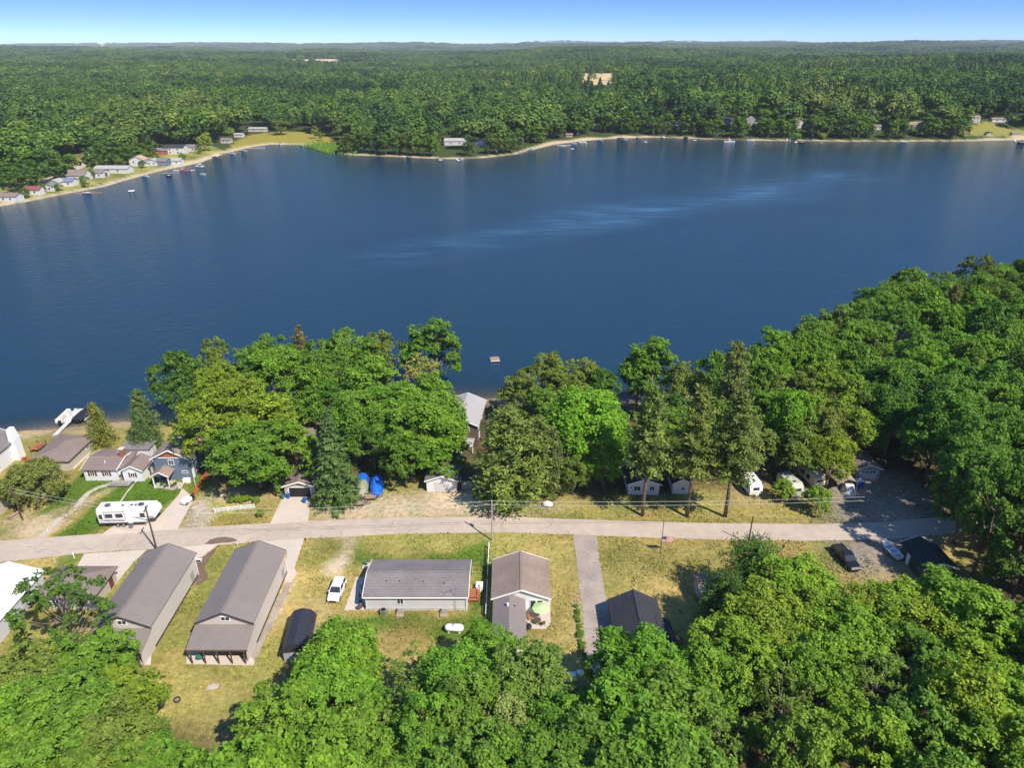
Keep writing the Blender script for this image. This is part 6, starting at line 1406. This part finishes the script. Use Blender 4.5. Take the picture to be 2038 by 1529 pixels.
# ------------------------------------------------------------------ the opposite shore: houses, boats, docks, front-row trees
random.seed(23)
def far_house(px, py, wpx, dep, h, rise, axis, wall, roof, label, name='lakeside_house', cat='house', rz=0, trim=None, wins=2, dz=0):
    x, y, z = GT(px, py)
    k = math.hypot(y, CAM_H)/FPX*1.02
    w = wpx*k
    ws = [('s', (i+.5)/wins*w*.8-w*.4, 1.5 if h < 4 else h-1.4, 1.1, 1.1, 0) for i in range(wins)] + ([('s', (i+.5)/wins*w*.8-w*.4, 1.4, 1.1, 1.2, 0) for i in range(wins)] if h > 4.5 else [])
    return house(name, label, cat, x, y + dep/2, w, dep, h, rise, axis, wall, roof, trim, .4, R(rz), ws, z=z+.1)
FH = [
    (15, 402, 34, 7, 2.8, 1.2, 'x', W_WHITE, R_BROWN, 'low white house with brown roof next to the maroon roofed village cottage'),
    (64, 388, 30, 6, 2.8, 1.4, 'x', W_WHITE, R_RED, 'small white cottage with maroon roof in the beach village'),
    (96, 381, 18, 6, 2.8, 1.3, 'y', W_WHITE, R_GREY, 'narrow white cottage with grey roof beside the maroon roofed cottage'),
    (108, 374, 20, 7, 3.0, 1.4, 'y', W_WHITE, R_LIGHT, 'white cottage with pale roof in the beach village'),
    (131, 371, 26, 7, 2.8, 1.4, 'x', W_WHITE, mat('blue shingles', (.16, .18, .26), .8, .2), 'white cottage with blue grey roof in the beach village'),
    (152, 360, 34, 9, 3.2, 2.6, 'x', W_WHITE, R_BROWN, 'larger white cottage with broad brown roof in the beach village'),
    (193, 354, 24, 8, 3.0, 1.6, 'x', W_PALE, R_GREY, 'grey roofed cottage with white chimney in the beach village'),
    (222, 345, 62, 8, 2.8, 1.4, 'x', W_WHITE, R_LIGHT, 'long white house with pale grey roof in the beach village'),
    (273, 331, 26, 8, 4.2, 2.2, 'y', W_WHITE, mat('tan shingles', (.42, .3, .2), .85, .15), 'tall gabled white house with tan roof in the beach village'),
    (302, 330, 22, 7, 2.8, 1.4, 'y', W_PALE, R_LIGHT, 'pale gabled cottage beside the tall tan roofed house'),
    (322, 330, 20, 7, 3.0, 1.4, 'x', W_BLUE, R_GREY, 'blue grey cottage with deck in the beach village'),
    (346, 328, 26, 6, 2.8, 1.2, 'x', W_PALE, R_LIGHT, 'low pale cottage closest to the village boat sand'),
    (318, 308, 26, 8, 3.0, 1.4, 'x', W_RED, R_GREY, 'red walled wing house behind the village lawn'),
    (347, 307, 36, 9, 4.8, 1.7, 'x', W_WHITE, R_DARK, 'large two storey white house with dark roof behind the village lawn'),
    (377, 301, 32, 8, 3.0, 1.5, 'x', W_WHITE, R_GREY, 'white house with grey roof beside the large two storey house'),
    (449, 285, 18, 6, 2.6, 1.2, 'x', W_TAN, R_GREY, 'small tan shed beside the willow on the opposite shore'),
    (475, 273, 16, 5, 2.4, .8, 'x', W_WHITE, R_LIGHT, 'white cabin at the edge of the park lawn'),
    (513, 262, 34, 8, 2.6, 1.0, 'x', W_TAN, R_LIGHT, 'long low pavilion behind the park lawn'),
    (906, 289, 40, 9, 3.2, 1.6, 'x', W_PALE, R_LIGHT, 'pale house with white roof among the trees of the wooded point'),
    (957, 291, 26, 8, 3.2, 1.9, 'y', W_WHITE, R_TAUPE, 'gabled house with rosy roof above the yellow bank of the wooded point'),
    (1188, 257, 18, 6, 2.8, 1.2, 'y', W_GREY, R_GREY, 'grey cottage tucked above the grassy bank of the opposite beach'),
    (1133, 273, 12, 3.5, 2.2, .7, 'x', mat('pink wood', (.42, .26, .2), .8), R_TAUPE, 'small rosy hut on the opposite sandy beach'),
    (1344, 250, 20, 6, 2.8, .9, 'x', W_WHITE, R_LIGHT, 'white cabin above the bare sandy bank'),
    (1449, 248, 20, 7, 4.8, 1.4, 'x', W_GREY, R_DARK, 'dark roofed house with porch high on the opposite bank'),
    (1497, 250, 20, 8, 5.0, 2.6, 'y', W_GREY, R_LIGHT, 'steep gabled grey house high on the opposite bank'),
    (1594, 255, 19, 8, 4.2, 2.4, 'y', W_WHITE, R_LIGHT, 'white gabled chalet between trees on the opposite bank'),
    (1747, 258, 14, 6, 2.8, 1.2, 'x', W_WHITE, R_BROWN, 'little white house half hidden on the wooded opposite bank'),
    (1820, 256, 28, 8, 3.4, 2.2, 'x', W_PALE, R_TAUPE, 'broad taupe roofed house on the wooded opposite bank'),
    (1941, 244, 16, 7, 4.6, 1.4, 'x', W_TAN, R_TAUPE, 'tan two storey house above the grassy slope'),
    (1990, 243, 29, 6, 2.6, 1.0, 'x', W_WHITE, R_TAUPE, 'long white house above the grassy slope'),
    (1969, 270, 11, 3.5, 2.2, .9, 'y', W_TAN, R_GREEN, 'little tan hut on the opposite sandy beach below the grassy slope'),
    (2021, 270, 13, 3.5, 2.2, .8, 'x', W_GREY, R_TAUPE, 'grey beach hut on the widest part of the opposite sand'),
]
WF = mat('chalky siding', (.56, .54, .51), .7, .12)
FH = [tuple(WF if q is W_WHITE else q for q in a) for a in FH]
for a in FH:
    nm = 'lakeside_house' if a[2] > 17 else 'lakeside_cottage'
    far_house(*a[:10-1], a[9], nm, 'house')
def on_water(px, py): return G(px, py, WATER_Z)
def speedboat(label, px, py, rz, L=5.5, m=None, group=None, screen=True, trim_=None):
    x, y = on_water(px, py); t = thing('motor_boat', label, 'boat', (x, y, WATER_Z), R(rz), group); W = 2.1
    MB().loft([[(-W/2*k, u*L/2, .8), (W/2*k, u*L/2, .8), (W*.3*k, u*L/2, -.1), (-W*.3*k, u*L/2, -.1)] for u, k in ((-1, .9), (-.3, 1), (.4, .9), (.8, .5), (1, .06))]).build('hull', m or HULL, t)
    MB().box(-W*.36, W*.36, -L*.4, L*.12, .8, .84).build('cockpit', SEATV, t); MB().bevbox(-.25, .25, -L/2-.3, -L/2+.1, .2, 1.2, .08).build('outboard_motor', BLACK, t)
    if screen: MB().add([(-.8, L*.14, .8), (.8, L*.14, .8), (.7, L*.08, 1.3), (-.7, L*.08, 1.3)], [(0, 1, 2, 3)]).build('windscreen', GLASS, t)
def raft(label, px, py, s=2.6, m=TRIM):
    x, y = on_water(px, py); t = thing('swim_raft', label, 'raft', (x, y, WATER_Z), R(random.uniform(-20, 20)))
    MB().box(-s/2, s/2, -s/2, s/2, .35, .5).build('deck', m, t); [MB().tube((k*s*.35, -s/2, .12), (k*s*.35, s/2, .12), .24, n=8).build('float', BLACK, t) for k in (-1, 1)]
def fdock(label, px, py, L, rz):
    x, y = on_water(px, py); d = Vector((-math.sin(R(rz)), math.cos(R(rz))))
    dock(label, (x, y), (x+d.x*L, y+d.y*L), 1.3, max(2, int(L/4)), -.45, TRIM if random.random() < .5 else WOOD)
RBOAT = mat('red hull', (.4, .05, .05), .4); TEAL = mat('teal hull', (.05, .3, .32), .4); BBOAT = mat('blue hull', (.04, .1, .3), .4); CANR = mat('red canvas', (.45, .04, .05), .7); CANW = mat('pale canvas', (.7, .7, .68), .7); CANB = mat('navy canvas', (.03, .05, .12), .7)
fdock('white dock with a boat at the foot of the broad brown roofed cottage', 150, 387, 14, -80); speedboat('white motor boat at the dock below the broad brown roofed cottage', 172, 385, 80)
raft('white raft afloat off the beach village', 262, 381, 3.2)
speedboat('white motor boat drawn up below the tall tan roofed house', 289, 352, 75); speedboat('dark motor boat on the water below the pale gabled cottage', 335, 351, 60, 5.5, BLACK)
fdock('thin dock below the pale gabled cottage', 318, 347, 12, -75)
x, y = on_water(368, 341); pontoon('pontoon_boat', 'red canopied pontoon boat off the beach village', x, y, R(80), 7, 2.5, RBOAT, CANR)
fdock('thin dock beside the red canopied pontoon boat', 345, 341, 14, -85)
x, y = on_water(398, 333); pontoon('pontoon_boat', 'white pontoon boat at the end of the village beach', x, y, R(70), 7, 2.5, CAMP, CANW)
speedboat('small white boat adrift off the village', 404, 348, 85, 4, HULL, None, False)
x, y = on_water(431, 315); pontoon('pontoon_boat', 'dark hulled pontoon boat at the reedy corner below the willow', x, y, R(60), 7.5, 2.6, BLACK, CANW)
fdock('dock with boats below the willow lawn', 436, 306, 16, -75); speedboat('white motor boat at the dock below the willow lawn', 462, 307, 70, 6)
speedboat('white motor boat at the dock beside the park lawn', 485, 301, 75); fdock('white dock at the foot of the park lawn', 492, 296, 14, -80)
speedboat('white boat moored off the open park lawn', 558, 288, 30); speedboat('white boat moored between the park lawn and the reeds', 600, 290, 60); speedboat('covered boat moored beside the reeds', 612, 291, 50, 5, CAMP)
speedboat('blue boat drawn to the sand of the wooded point', 813, 314, 40, 5.5, BBOAT); raft('white raft off the sand of the wooded point', 877, 319); fdock('dock on the wooded point below the white roofed house', 908, 318, 9, -160); speedboat('white boat at the wooded point dock below the white roofed house', 918, 317, 20, 5)
lift_boat('covered_boat', 'teal boat on a lift at the bend of the opposite beach', *on_water(1059, 300), R(75), 6, 2.4, TEAL)
raft('white raft off the bend of the opposite beach', 1026, 307, 2.2)
fdock('thin dock at the start of the long opposite beach', 1108, 290, 12, -100); speedboat('white motor boat at the thin dock of the long opposite beach', 1120, 292, 85, 6); raft('white raft off the long opposite beach', 1139, 297)
speedboat('pale boat beside the lift on the long opposite beach', 1142, 287, 80, 5); x, y = on_water(1160, 285); pontoon('pontoon_boat', 'white pontoon boat off the small rosy hut', x, y, R(85), 7, 2.5, CAMP, CANW)
speedboat('white boat below the grassy bank of the opposite beach', 1194, 280, 60); x, y = on_water(1235, 277); pontoon('pontoon_boat', 'black pontoon boat at the widest opposite beach', x, y, R(70), 7, 2.5, BLACK, CANB); speedboat('small white boat beside the black pontoon boat', 1245, 279, 80, 4)
x, y = on_water(1271, 275); pontoon('pontoon_boat', 'red canopied boat on the long opposite beach', x, y, R(10), 6.5, 2.5, CAMP, CANR); raft('white raft off the red canopied boat', 1285, 283)
lift_boat('covered_boat', 'white boat on a lift beside the bare sandy bank', *on_water(1319, 275), R(20), 6, 2.4, CANW); lift_boat('covered_boat', 'dark covered boat on a lift below the bare sandy bank', *on_water(1364, 275), R(20), 6, 2.4)
raft('white raft off the bare sandy bank', 1383, 280)
t = thing('sail_boat', 'white catamaran with a small furled pink sail on the opposite shore', 'sailboat', (*on_water(1452, 282), WATER_Z), R(85))
for s in (-1, 1): MB().loft([[(s*1.1-.3*k, u*4.5, .7), (s*1.1+.3*k, u*4.5, .7), (s*1.1+.15*k, u*4.5, -.1), (s*1.1-.15*k, u*4.5, -.1)] for u, k in ((-1, .8), (0, 1), (.7, .6), (1, .05))]).build('hull', HULL, t)
MB().box(-1.1, 1.1, -1.5, 1.5, .7, .78).build('trampoline', CANW, t); MB().tube((0, 1, .7), (0, 1, 4.6), .06).build('mast', METAL, t); MB().add([(0, .9, 1.2), (0, -1.6, 1.4), (0, .8, 3.8)], [(0, 1, 2)]).build('sail', mat('pink sail', (.65, .35, .38), .7), t)
raft('white raft beside the catamaran', 1383+0, 286, 2.0) if False else None
x, y = on_water(1494, 281); pontoon('pontoon_boat', 'white pontoon boat below the steep gabled grey house', x, y, R(80), 6.5, 2.5, CAMP, CANB)
fdock('white dock below the white gabled chalet', 1586, 283, 9, 150); speedboat('dark boat at the dock below the white gabled chalet', 1595, 285, 70, 5, BLACK); fdock('white dock beside the pale grassy bush', 1637, 284, 9, 150)
speedboat('white motor boat on the sand below the broad taupe roofed house', 1797, 284, 60, 6.5); fdock('white dock at the widest part of the opposite sand', 2020, 280, 10, 150); speedboat('dark boat at the dock of the widest opposite sand', 2031, 285, 70, 5.5, BLACK)
for px, c in ((1567, 'left'), (1573, 'right')):
    x, y, z = GT(px, 279); t = thing('beach_chair', 'white beach chair on the opposite sand beside the bright green bush', 'chair', (x, y, z), R(20), 'two white beach chairs'); MB().bevbox(-.45, .45, -.5, .5, .35, .45, .03).build('seat', TRIM, t); MB().box(-.45, .45, .4, .5, .45, 1.4).build('backrest', TRIM, t); [MB().cbox(a, b_, 0, .08, .08, .35).build('leg', TRIM, t) for a in (-.35, .35) for b_ in (-.4, .4)]
for px, py, m_, lb in ((86, 346, BBOAT, 'blue car parked under the dark village trees'), (143, 334, P_WHITE, 'white car parked on the village lane'), (24, 365, P_BLACK, 'dark car parked at the end of the village lane')):
    x, y, z = GT(px, py); car('village_car', lb, 'car', x, y, R(70), m_, z=z+.05)
for px, py, h_, lb in ((24, 405, 0, ''),): pass
# village lane
pts = [GT(*p) for p in [(20, 375), (80, 362), (130, 345), (160, 333), (168, 320), (178, 312), (172, 303)]]
b = MB()
for i in range(len(pts)-1):
    p, q = Vector(pts[i]), Vector(pts[i+1]); n = Vector((-(q-p).y, (q-p).x, 0)).normalized()*3
    b.add([tuple(p+n+Vector((0,0,.15))), tuple(p-n+Vector((0,0,.15))), tuple(q-n+Vector((0,0,.15))), tuple(q+n+Vector((0,0,.15)))], [(0, 1, 2, 3)])
tag(b.build('village_lane', C_ROAD), 'pale lane curving through the village', kind='structure')

# ---- front row of the far woods: each tree its own thing, lighter shapes
PROTO['far0'] = (18, 5.5, broadleaf(300, 18, 5.5, .6, 28, 10, 9, .55, lobe_r=.33)); PROTO['far1'] = (18, 5.5, broadleaf(301, 18, 5.5, .4, 28, 10, 9, .55, lobe_r=.36)); PROTO['far2'] = (18, 5.0, broadleaf(302, 18, 5.0, 1.5, 26, 9, 9, .5, lobe_r=.32))
PROTO['willow0'] = (12, 5.5, broadleaf(303, 12, 5.5, .8, 26, 10, 8, .45, lobe_r=.34, squash=1.6))
def clear_of_houses(px, py): return not any(abs(px-a[0]) < a[2]/2+4 and a[1]-4 < py for a in FH)
def FT(px, py, h, r, tint, label, name='shore_tree', group=None, kind=None, check=False):
    if check and not clear_of_houses(px, py): return
    x, y, z = GT(px, py); plant(kind or random.choice(['far0', 'far1', 'far2']), name, label, x, y, h, r, tint, group, z=z-.2)
FG, FB, FD, FO = (.85, .88, 1.0), (1.0, 1.0, 1.0), (.6, .68, .95), (1.0, .82, 1.2)
FT(409, 300, 13, 6.5, (1.9, 1.35, 1.4), 'pale yellow green willow on the lawn of the opposite shore', 'willow_tree', None, 'willow0')
FT(560, 268, 15, 9, (1.25, 1.0, 1.3), 'big rounded olive tree behind the park lawn', 'shore_tree'); FT(628, 276, 12, 3.2, (1.7, 1.2, 1.6), 'pale slim birch pair at the reedy end of the park lawn', 'birch_tree'); FT(640, 280, 9, 3, (1.4, 1.1, 1.4), 'small pale tree beside the reeds', 'shore_tree')
LV, gv = 'dark leafy tree among the houses of the beach village', 'village trees'
for px, py, h, r in [(30, 352, 15, 8), (60, 350, 14, 7), (5, 372, 13, 7), (78, 378, 10, 4.5), (45, 372, 13, 6), (110, 345, 13, 6.5), (95, 330, 14, 7), (125, 318, 15, 7.5), (205, 330, 14, 7), (230, 325, 14, 7.5), (255, 318, 13, 7), (195, 318, 15, 7.5), (222, 308, 16, 8), (250, 302, 15, 7), (285, 300, 14, 6.5), (165, 292, 16, 8), (118, 300, 15, 7.5), (150, 300, 15, 7), (20, 330, 14, 7), (75, 370, 14, 7), (112, 362, 13, 6.5), (48, 380, 12, 5.5), (22, 388, 11, 5), (142, 350, 12, 6), (185, 342, 12, 5.5), (212, 331, 13, 6), (255, 329, 12, 5.5), (85, 352, 15, 7.5), (300, 312, 12, 5.5), (270, 322, 12, 5), (125, 355, 9, 4.5), (300, 293, 15, 7), (330, 284, 15, 7), (370, 282, 15, 7), (395, 280, 14, 6)]:
    FT(px, py, h*1.15, r*1.2, random.choice([FD, FD, FG]), LV, 'village_tree', gv)
for px, py, h, r in [(50, 393, 5, 3), (84, 384, 5, 3), (118, 379, 4, 2.6), (170, 366, 5, 3), (180, 355, 6, 3), (205, 352, 4, 3), (250, 342, 4, 2.6), (285, 334, 5, 3), (312, 322, 6, 3), (170, 372, 3, 2.4), (365, 318, 5, 3), (395, 306, 5, 3), (140, 350, 7, 3.4), (240, 332, 7, 3.4), (290, 318, 7, 3.4)]:
    FT(px, py, h, r, random.choice([FD, FG, FB]), 'low leafy shrub between the cottages of the beach village', 'village_shrub', 'village shrubs', 'willow0')
LP, gpt = 'leafy tree lining the water on the wooded point', 'trees of the wooded point'
for i in range(26):
    u = i/25; px = 690 + 340*u + random.uniform(-5, 5); py = np.interp(px, [690, 800, 900, 960, 1030], [306, 309, 312, 310, 303]) - random.uniform(0, 5)
    FT(px, py, random.uniform(13, 18), random.uniform(5, 7), random.choice([FG, FB, FD, FO]), LP, 'shore_tree', gpt, check=True)
for px, py, h, r in [(716, 296, 17, 7), (760, 292, 18, 8), (800, 290, 18, 8), (845, 290, 18, 7.5), (1005, 290, 17, 7), (875, 285, 17, 7), (925, 284, 16, 6), (980, 286, 17, 7), (935, 272, 18, 7)]: FT(px, py, h, r, random.choice([FG, FB]), LP, 'shore_tree', gpt, check=True)
LS, gs = 'tall leafy tree on the wooded bank above the long opposite beach', 'trees above the long opposite beach'
gaps = [(1328, 1362), (1440, 1460), (1488, 1506), (1578, 1608), (1808, 1836), (1930, 2038), (1180, 1196)]
for i in range(62):
    px = 1045 + 900*i/61 + random.uniform(-5, 5)
    py = np.interp(px, [1045, 1100, 1200, 1300, 1400, 1700, 1900], [291, 279, 267, 269, 273, 277, 277]) - random.uniform(0, 6)
    if px > 1928: continue
    FT(px, py, random.uniform(15, 21), random.uniform(5.5, 8), random.choice([FG, FB, FD, FG]), LS, 'shore_tree', gs, check=True)
for px, py, h, r in [(1470, 262, 16, 6), (1520, 262, 20, 9), (1550, 258, 22, 9), (1530, 268, 14, 6), (1630, 262, 20, 8), (1400, 258, 20, 8), (1860, 262, 16, 9), (1890, 258, 20, 9), (1780, 262, 18, 7), (1340, 240, 18, 6), (1920, 250, 18, 7), (1960, 236, 18, 8), (2015, 236, 18, 8), (2050, 250, 18, 8), (1790, 248, 18, 8), (1440, 240, 18, 7), (1515, 238, 18, 7), (1475, 236, 18, 6), (1610, 240, 18, 8), (1575, 238, 18, 7)]:
    FT(px, py, h, r, random.choice([FG, FD, FB]), LS, 'shore_tree', gs, check=True)
x, y, z = GT(1584, 279); plant('bush0', 'beach_bush', 'bright lime bush on the opposite sand', x, y, 6, 5, (1.1, 1.5, .7), cat='bush', z=z)
x, y, z = GT(1636, 277); plant('bush0', 'beach_bush', 'pale grassy bush on the sand next to the lime bush', x, y, 5, 4, (2.0, 1.5, 1.4), cat='bush', z=z)
# reeds at the corner of the park lawn
rg = np.random.default_rng(9); n = 5000
c = np.array([GT(655, 296)[:2]]); q = rg.normal(size=(n, 2))*np.array((14, 14)) + c; zz = height(q); ok = (lake_sd(q) > -9) & (lake_sd(q) < 14); q = q[ok]; zz = np.maximum(zz[ok], WATER_Z)
v, f = cards(np.column_stack([q, zz+.8]), np.tile((0, -1, .3), (len(q), 1)).astype(float), 1.1, .3, rg, .5, np.tile((0., 0, 1), (len(q), 1)) + rg.normal(size=(len(q), 3))*.2)
reeds = mesh_obj('reeds', np_mesh('reeds', v, f, LEAF, False, {'tint': ('FLOAT', np.repeat(rg.uniform(.2, .9, len(q)), 4))})); tag(reeds, 'green reed bed at the corner of the park lawn', kind='stuff')
# ------------------------------------------------------------------ tufts of grass on the lots
rg = np.random.default_rng(41)
q = np.column_stack([rg.uniform(-92, 58, 240000), rg.uniform(58, 118, 240000)])
px_ = np.clip(((q - np.array((GX0, GY0)))/GS).round().astype(int), 0, [nx-1, ny-1])
cv = gcol.reshape(ny, nx, 3)[px_[:, 1], px_[:, 0]]
ok = (cv[:, 0] < .42) & (rg.uniform(size=len(q)) < np.clip(.25 + .5*np.sin(q[:, 0]*.9)*np.sin(q[:, 1]*.7+1) + .35*np.sin(q[:, 0]*.23+q[:, 1]*.31), .06, 1))
for pv_ in PAVED: ok &= ~in_poly(q, pv_)
q, cv = q[ok], cv[ok]; n = len(q)
hgt = rg.uniform(.05, .16, n)
v, f = cards(np.column_stack([q, height(q) + hgt*.8]), np.tile((0., -.5, .8), (n, 1)), hgt, .9, rg, .7, rg.normal(size=(n, 3))*.5 + np.array((0, 0, 1.)))
tufm, nd, lk, bs = new_mat('grass tufts'); at = N(nd, 'ShaderNodeAttribute', attribute_name='cover'); lk.new(at.outputs['Color'], bs.inputs['Base Color']); bs.inputs['Roughness'].default_value = .9; bs.inputs['Specular IOR Level'].default_value = .05
shade_ = rg.choice([.6, .82, 1.0, 1.2], n)[:, None]; tc4 = np.column_stack([np.clip(cv*shade_*np.array((.95, 1.06, .9)), 0, 1), np.ones(n)])
tag(mesh_obj('grass_tufts', np_mesh('grass_tufts', v, f, tufm, False, {'cover': ('FLOAT_COLOR', np.repeat(tc4, 4, axis=0))})), 'short dry and green grass tufts over the lots', kind='stuff')
print('tufts', n)
# ------------------------------------------------------------------ the far wood, one mass to the horizon
def far_tree(seed, h=18, r=6.6, n=560, s=.9, conif=False):
    rg = np.random.default_rng(seed)
    if conif:
        u = rg.uniform(0, 1, n)**.8
        a = rg.uniform(0, 6.283, n); rad_ = (1-u)*r*rg.uniform(.6, 1.05, n)
        c = np.column_stack([np.cos(a)*rad_, np.sin(a)*rad_, 2+u*(h-2)]); nn = np.column_stack([np.cos(a), np.sin(a), np.full(n, .8)])
    else:
        L = 8
        d = unit(rg, L); d[:, 2] = np.abs(d[:, 2])*.9 - .15
        lc = d*np.array((r*.62, r*.62, h*.30)); lc[:, 2] += h*.58
        k = rg.integers(0, L, n)
        q = unit(rg, n); q[:, 2] = np.where(q[:, 2] < -.3, -q[:, 2], q[:, 2])
        c = lc[k] + q*(r*.52)*rg.uniform(.75, 1.08, n)[:, None]; nn = q + np.array((0, 0, .5))
    v, f = cards(c, nn, s, .7, rg, .35)
    t = np.repeat(np.clip(rg.normal(.45, .25, n), 0, 1), 4)
    return np_mesh('distant_crown', v, f, FARLEAF, False, {'tint': ('FLOAT', t)})
protos_col = bpy.data.collections.new('far_tree_shapes')     # not linked to the scene: shapes for the far wood only
far_shapes = []
for i in range(6):
    o = bpy.data.objects.new('tree_shape', far_tree(200+i, conif=(i == 5), n=560 if i < 5 else 380)); protos_col.objects.link(o); far_shapes.append(o)
rg = np.random.default_rng(77)
P_, S_ = [], []
for r0, r1, sp, sc in ((230, 1100, 10.5, 1.2), (1100, 2200, 11.5, 1.2), (2200, 4500, 17, 1.7), (4500, 9000, 36, 3.0), (9000, 14500, 70, 5.0)):
    half = R(46)
    area = half*(r1*r1-r0*r0)
    n = int(area/(sp*sp))
    rr = np.sqrt(rg.uniform(r0*r0, r1*r1, n)); aa = rg.uniform(-half, half, n)
    P_.append(np.column_stack([rr*np.sin(aa), rr*np.cos(aa)])); S_.append(sc*rg.uniform(.45, 1.45, n))
P_, S_ = np.vstack(P_), np.concatenate(S_)
sd_ = lake_sd(P_)
stand = vnoise(P_, 160, 3.0); S_ = S_*(1 + .28*stand)
glade = vnoise(P_, 90, 8.0) + .5*vnoise(P_, 33, 2.0)
keep = (sd_ > 20) & ((glade < .80) | (sd_ < 60)) & (P_[:, 1] > 300) & ~((P_[:, 0] > 100) & (P_[:, 1] < 400))
for nm, (poly, c) in FIELDS.items(): keep &= ~in_poly(P_, poly)
keep &= (P_[:, 1] > FAR[:, 1].min() - 60)
# paths of view left open in front of the tan fields
for a_ in OPEN: keep &= ~(wedge(P_, *a_[:4]) & (rg.uniform(size=len(P_)) > .05))
for a_ in FH:                                                       # no wood on top of the houses or between them and the water
    hx, hy, hz = GT(a_[0], a_[1]); rr_h = math.hypot(hx, hy); hw = a_[2]*math.hypot(hy, CAM_H)/FPX*.5
    keep &= np.hypot(P_[:, 0]-hx, P_[:, 1]-hy-4) > hw + 6
    keep &= ~((np.abs(P_[:, 0]*hy/P_[:, 1] - hx) < hw + 2) & (np.hypot(P_[:, 0], P_[:, 1]) < rr_h + 6))
P_, S_ = P_[keep], S_[keep]
hz_ = height(P_)
pm = bpy.data.meshes.new('forest'); pm.vertices.add(len(P_)); pm.vertices.foreach_set('co', np.column_stack([P_, hz_ - .3]).astype(np.float32).ravel())
for an, dat in (('size', np.column_stack([S_, S_, S_*rg.uniform(.8, 1.2, len(S_))/np.where(S_ > 1.5, S_/1.35, 1)])), ('turn', np.column_stack([np.zeros(len(S_)), np.zeros(len(S_)), rg.uniform(0, 6.28, len(S_))]))):
    a = pm.attributes.new(an, 'FLOAT_VECTOR', 'POINT'); a.data.foreach_set('vector', dat.astype(np.float32).ravel())
pick = np.where(rg.uniform(size=len(S_)) < .05 + .75*(vnoise(P_, 240, 6.0) > .45), 5, rg.integers(0, 5, len(S_)))
a = pm.attributes.new('pick', 'INT', 'POINT'); a.data.foreach_set('value', pick.astype(np.int32))
forest = mesh_obj('forest', pm)
tag(forest, 'dense green forest covering the land beyond the lake', kind='stuff')
ng = bpy.data.node_groups.new('forest_trees', 'GeometryNodeTree')
ng.interface.new_socket('Geometry', in_out='INPUT', socket_type='NodeSocketGeometry'); ng.interface.new_socket('Geometry', in_out='OUTPUT', socket_type='NodeSocketGeometry')
gi, go = ng.nodes.new('NodeGroupInput'), ng.nodes.new('NodeGroupOutput')
ci = ng.nodes.new('GeometryNodeCollectionInfo'); ci.inputs['Collection'].default_value = protos_col; ci.inputs['Separate Children'].default_value = True; ci.inputs['Reset Children'].default_value = True
ip = ng.nodes.new('GeometryNodeInstanceOnPoints'); ip.inputs['Pick Instance'].default_value = True
m2p = ng.nodes.new('GeometryNodeMeshToPoints')
def attr(nm, typ):
    n = ng.nodes.new('GeometryNodeInputNamedAttribute'); n.data_type = typ; n.inputs['Name'].default_value = nm; return n.outputs['Attribute']
ng.links.new(gi.outputs[0], m2p.inputs['Mesh']); ng.links.new(m2p.outputs[0], ip.inputs['Points'])
ng.links.new(ci.outputs[0], ip.inputs['Instance']); ng.links.new(attr('pick', 'INT'), ip.inputs['Instance Index'])
e2r = ng.nodes.new('FunctionNodeEulerToRotation'); ng.links.new(attr('turn', 'FLOAT_VECTOR'), e2r.inputs[0]); ng.links.new(e2r.outputs[0], ip.inputs['Rotation'])
ng.links.new(attr('size', 'FLOAT_VECTOR'), ip.inputs['Scale']); ng.links.new(ip.outputs[0], go.inputs[0])
md = forest.modifiers.new('trees', 'NODES'); md.node_group = ng
print('forest instances', len(P_))

# ------------------------------------------------------------------ air
air = MB(); air.box(-15000, 15000, -400, 14800, -12, 190)
hm = bpy.data.materials.new('haze'); hm.use_nodes = True
hn = hm.node_tree.nodes; hn.remove(hn['Principled BSDF'])
pv = hn.new('ShaderNodeVolumePrincipled'); pv.inputs['Color'].default_value = (.80, .89, 1, 1); pv.inputs['Density'].default_value = 0.00005; pv.inputs['Anisotropy'].default_value = -0.25
hm.node_tree.links.new(pv.outputs[0], hn['Material Output'].inputs['Volume'])
haze = air.build('haze', hm); tag(haze, 'thin blue summer haze over the wooded land', kind='stuff')
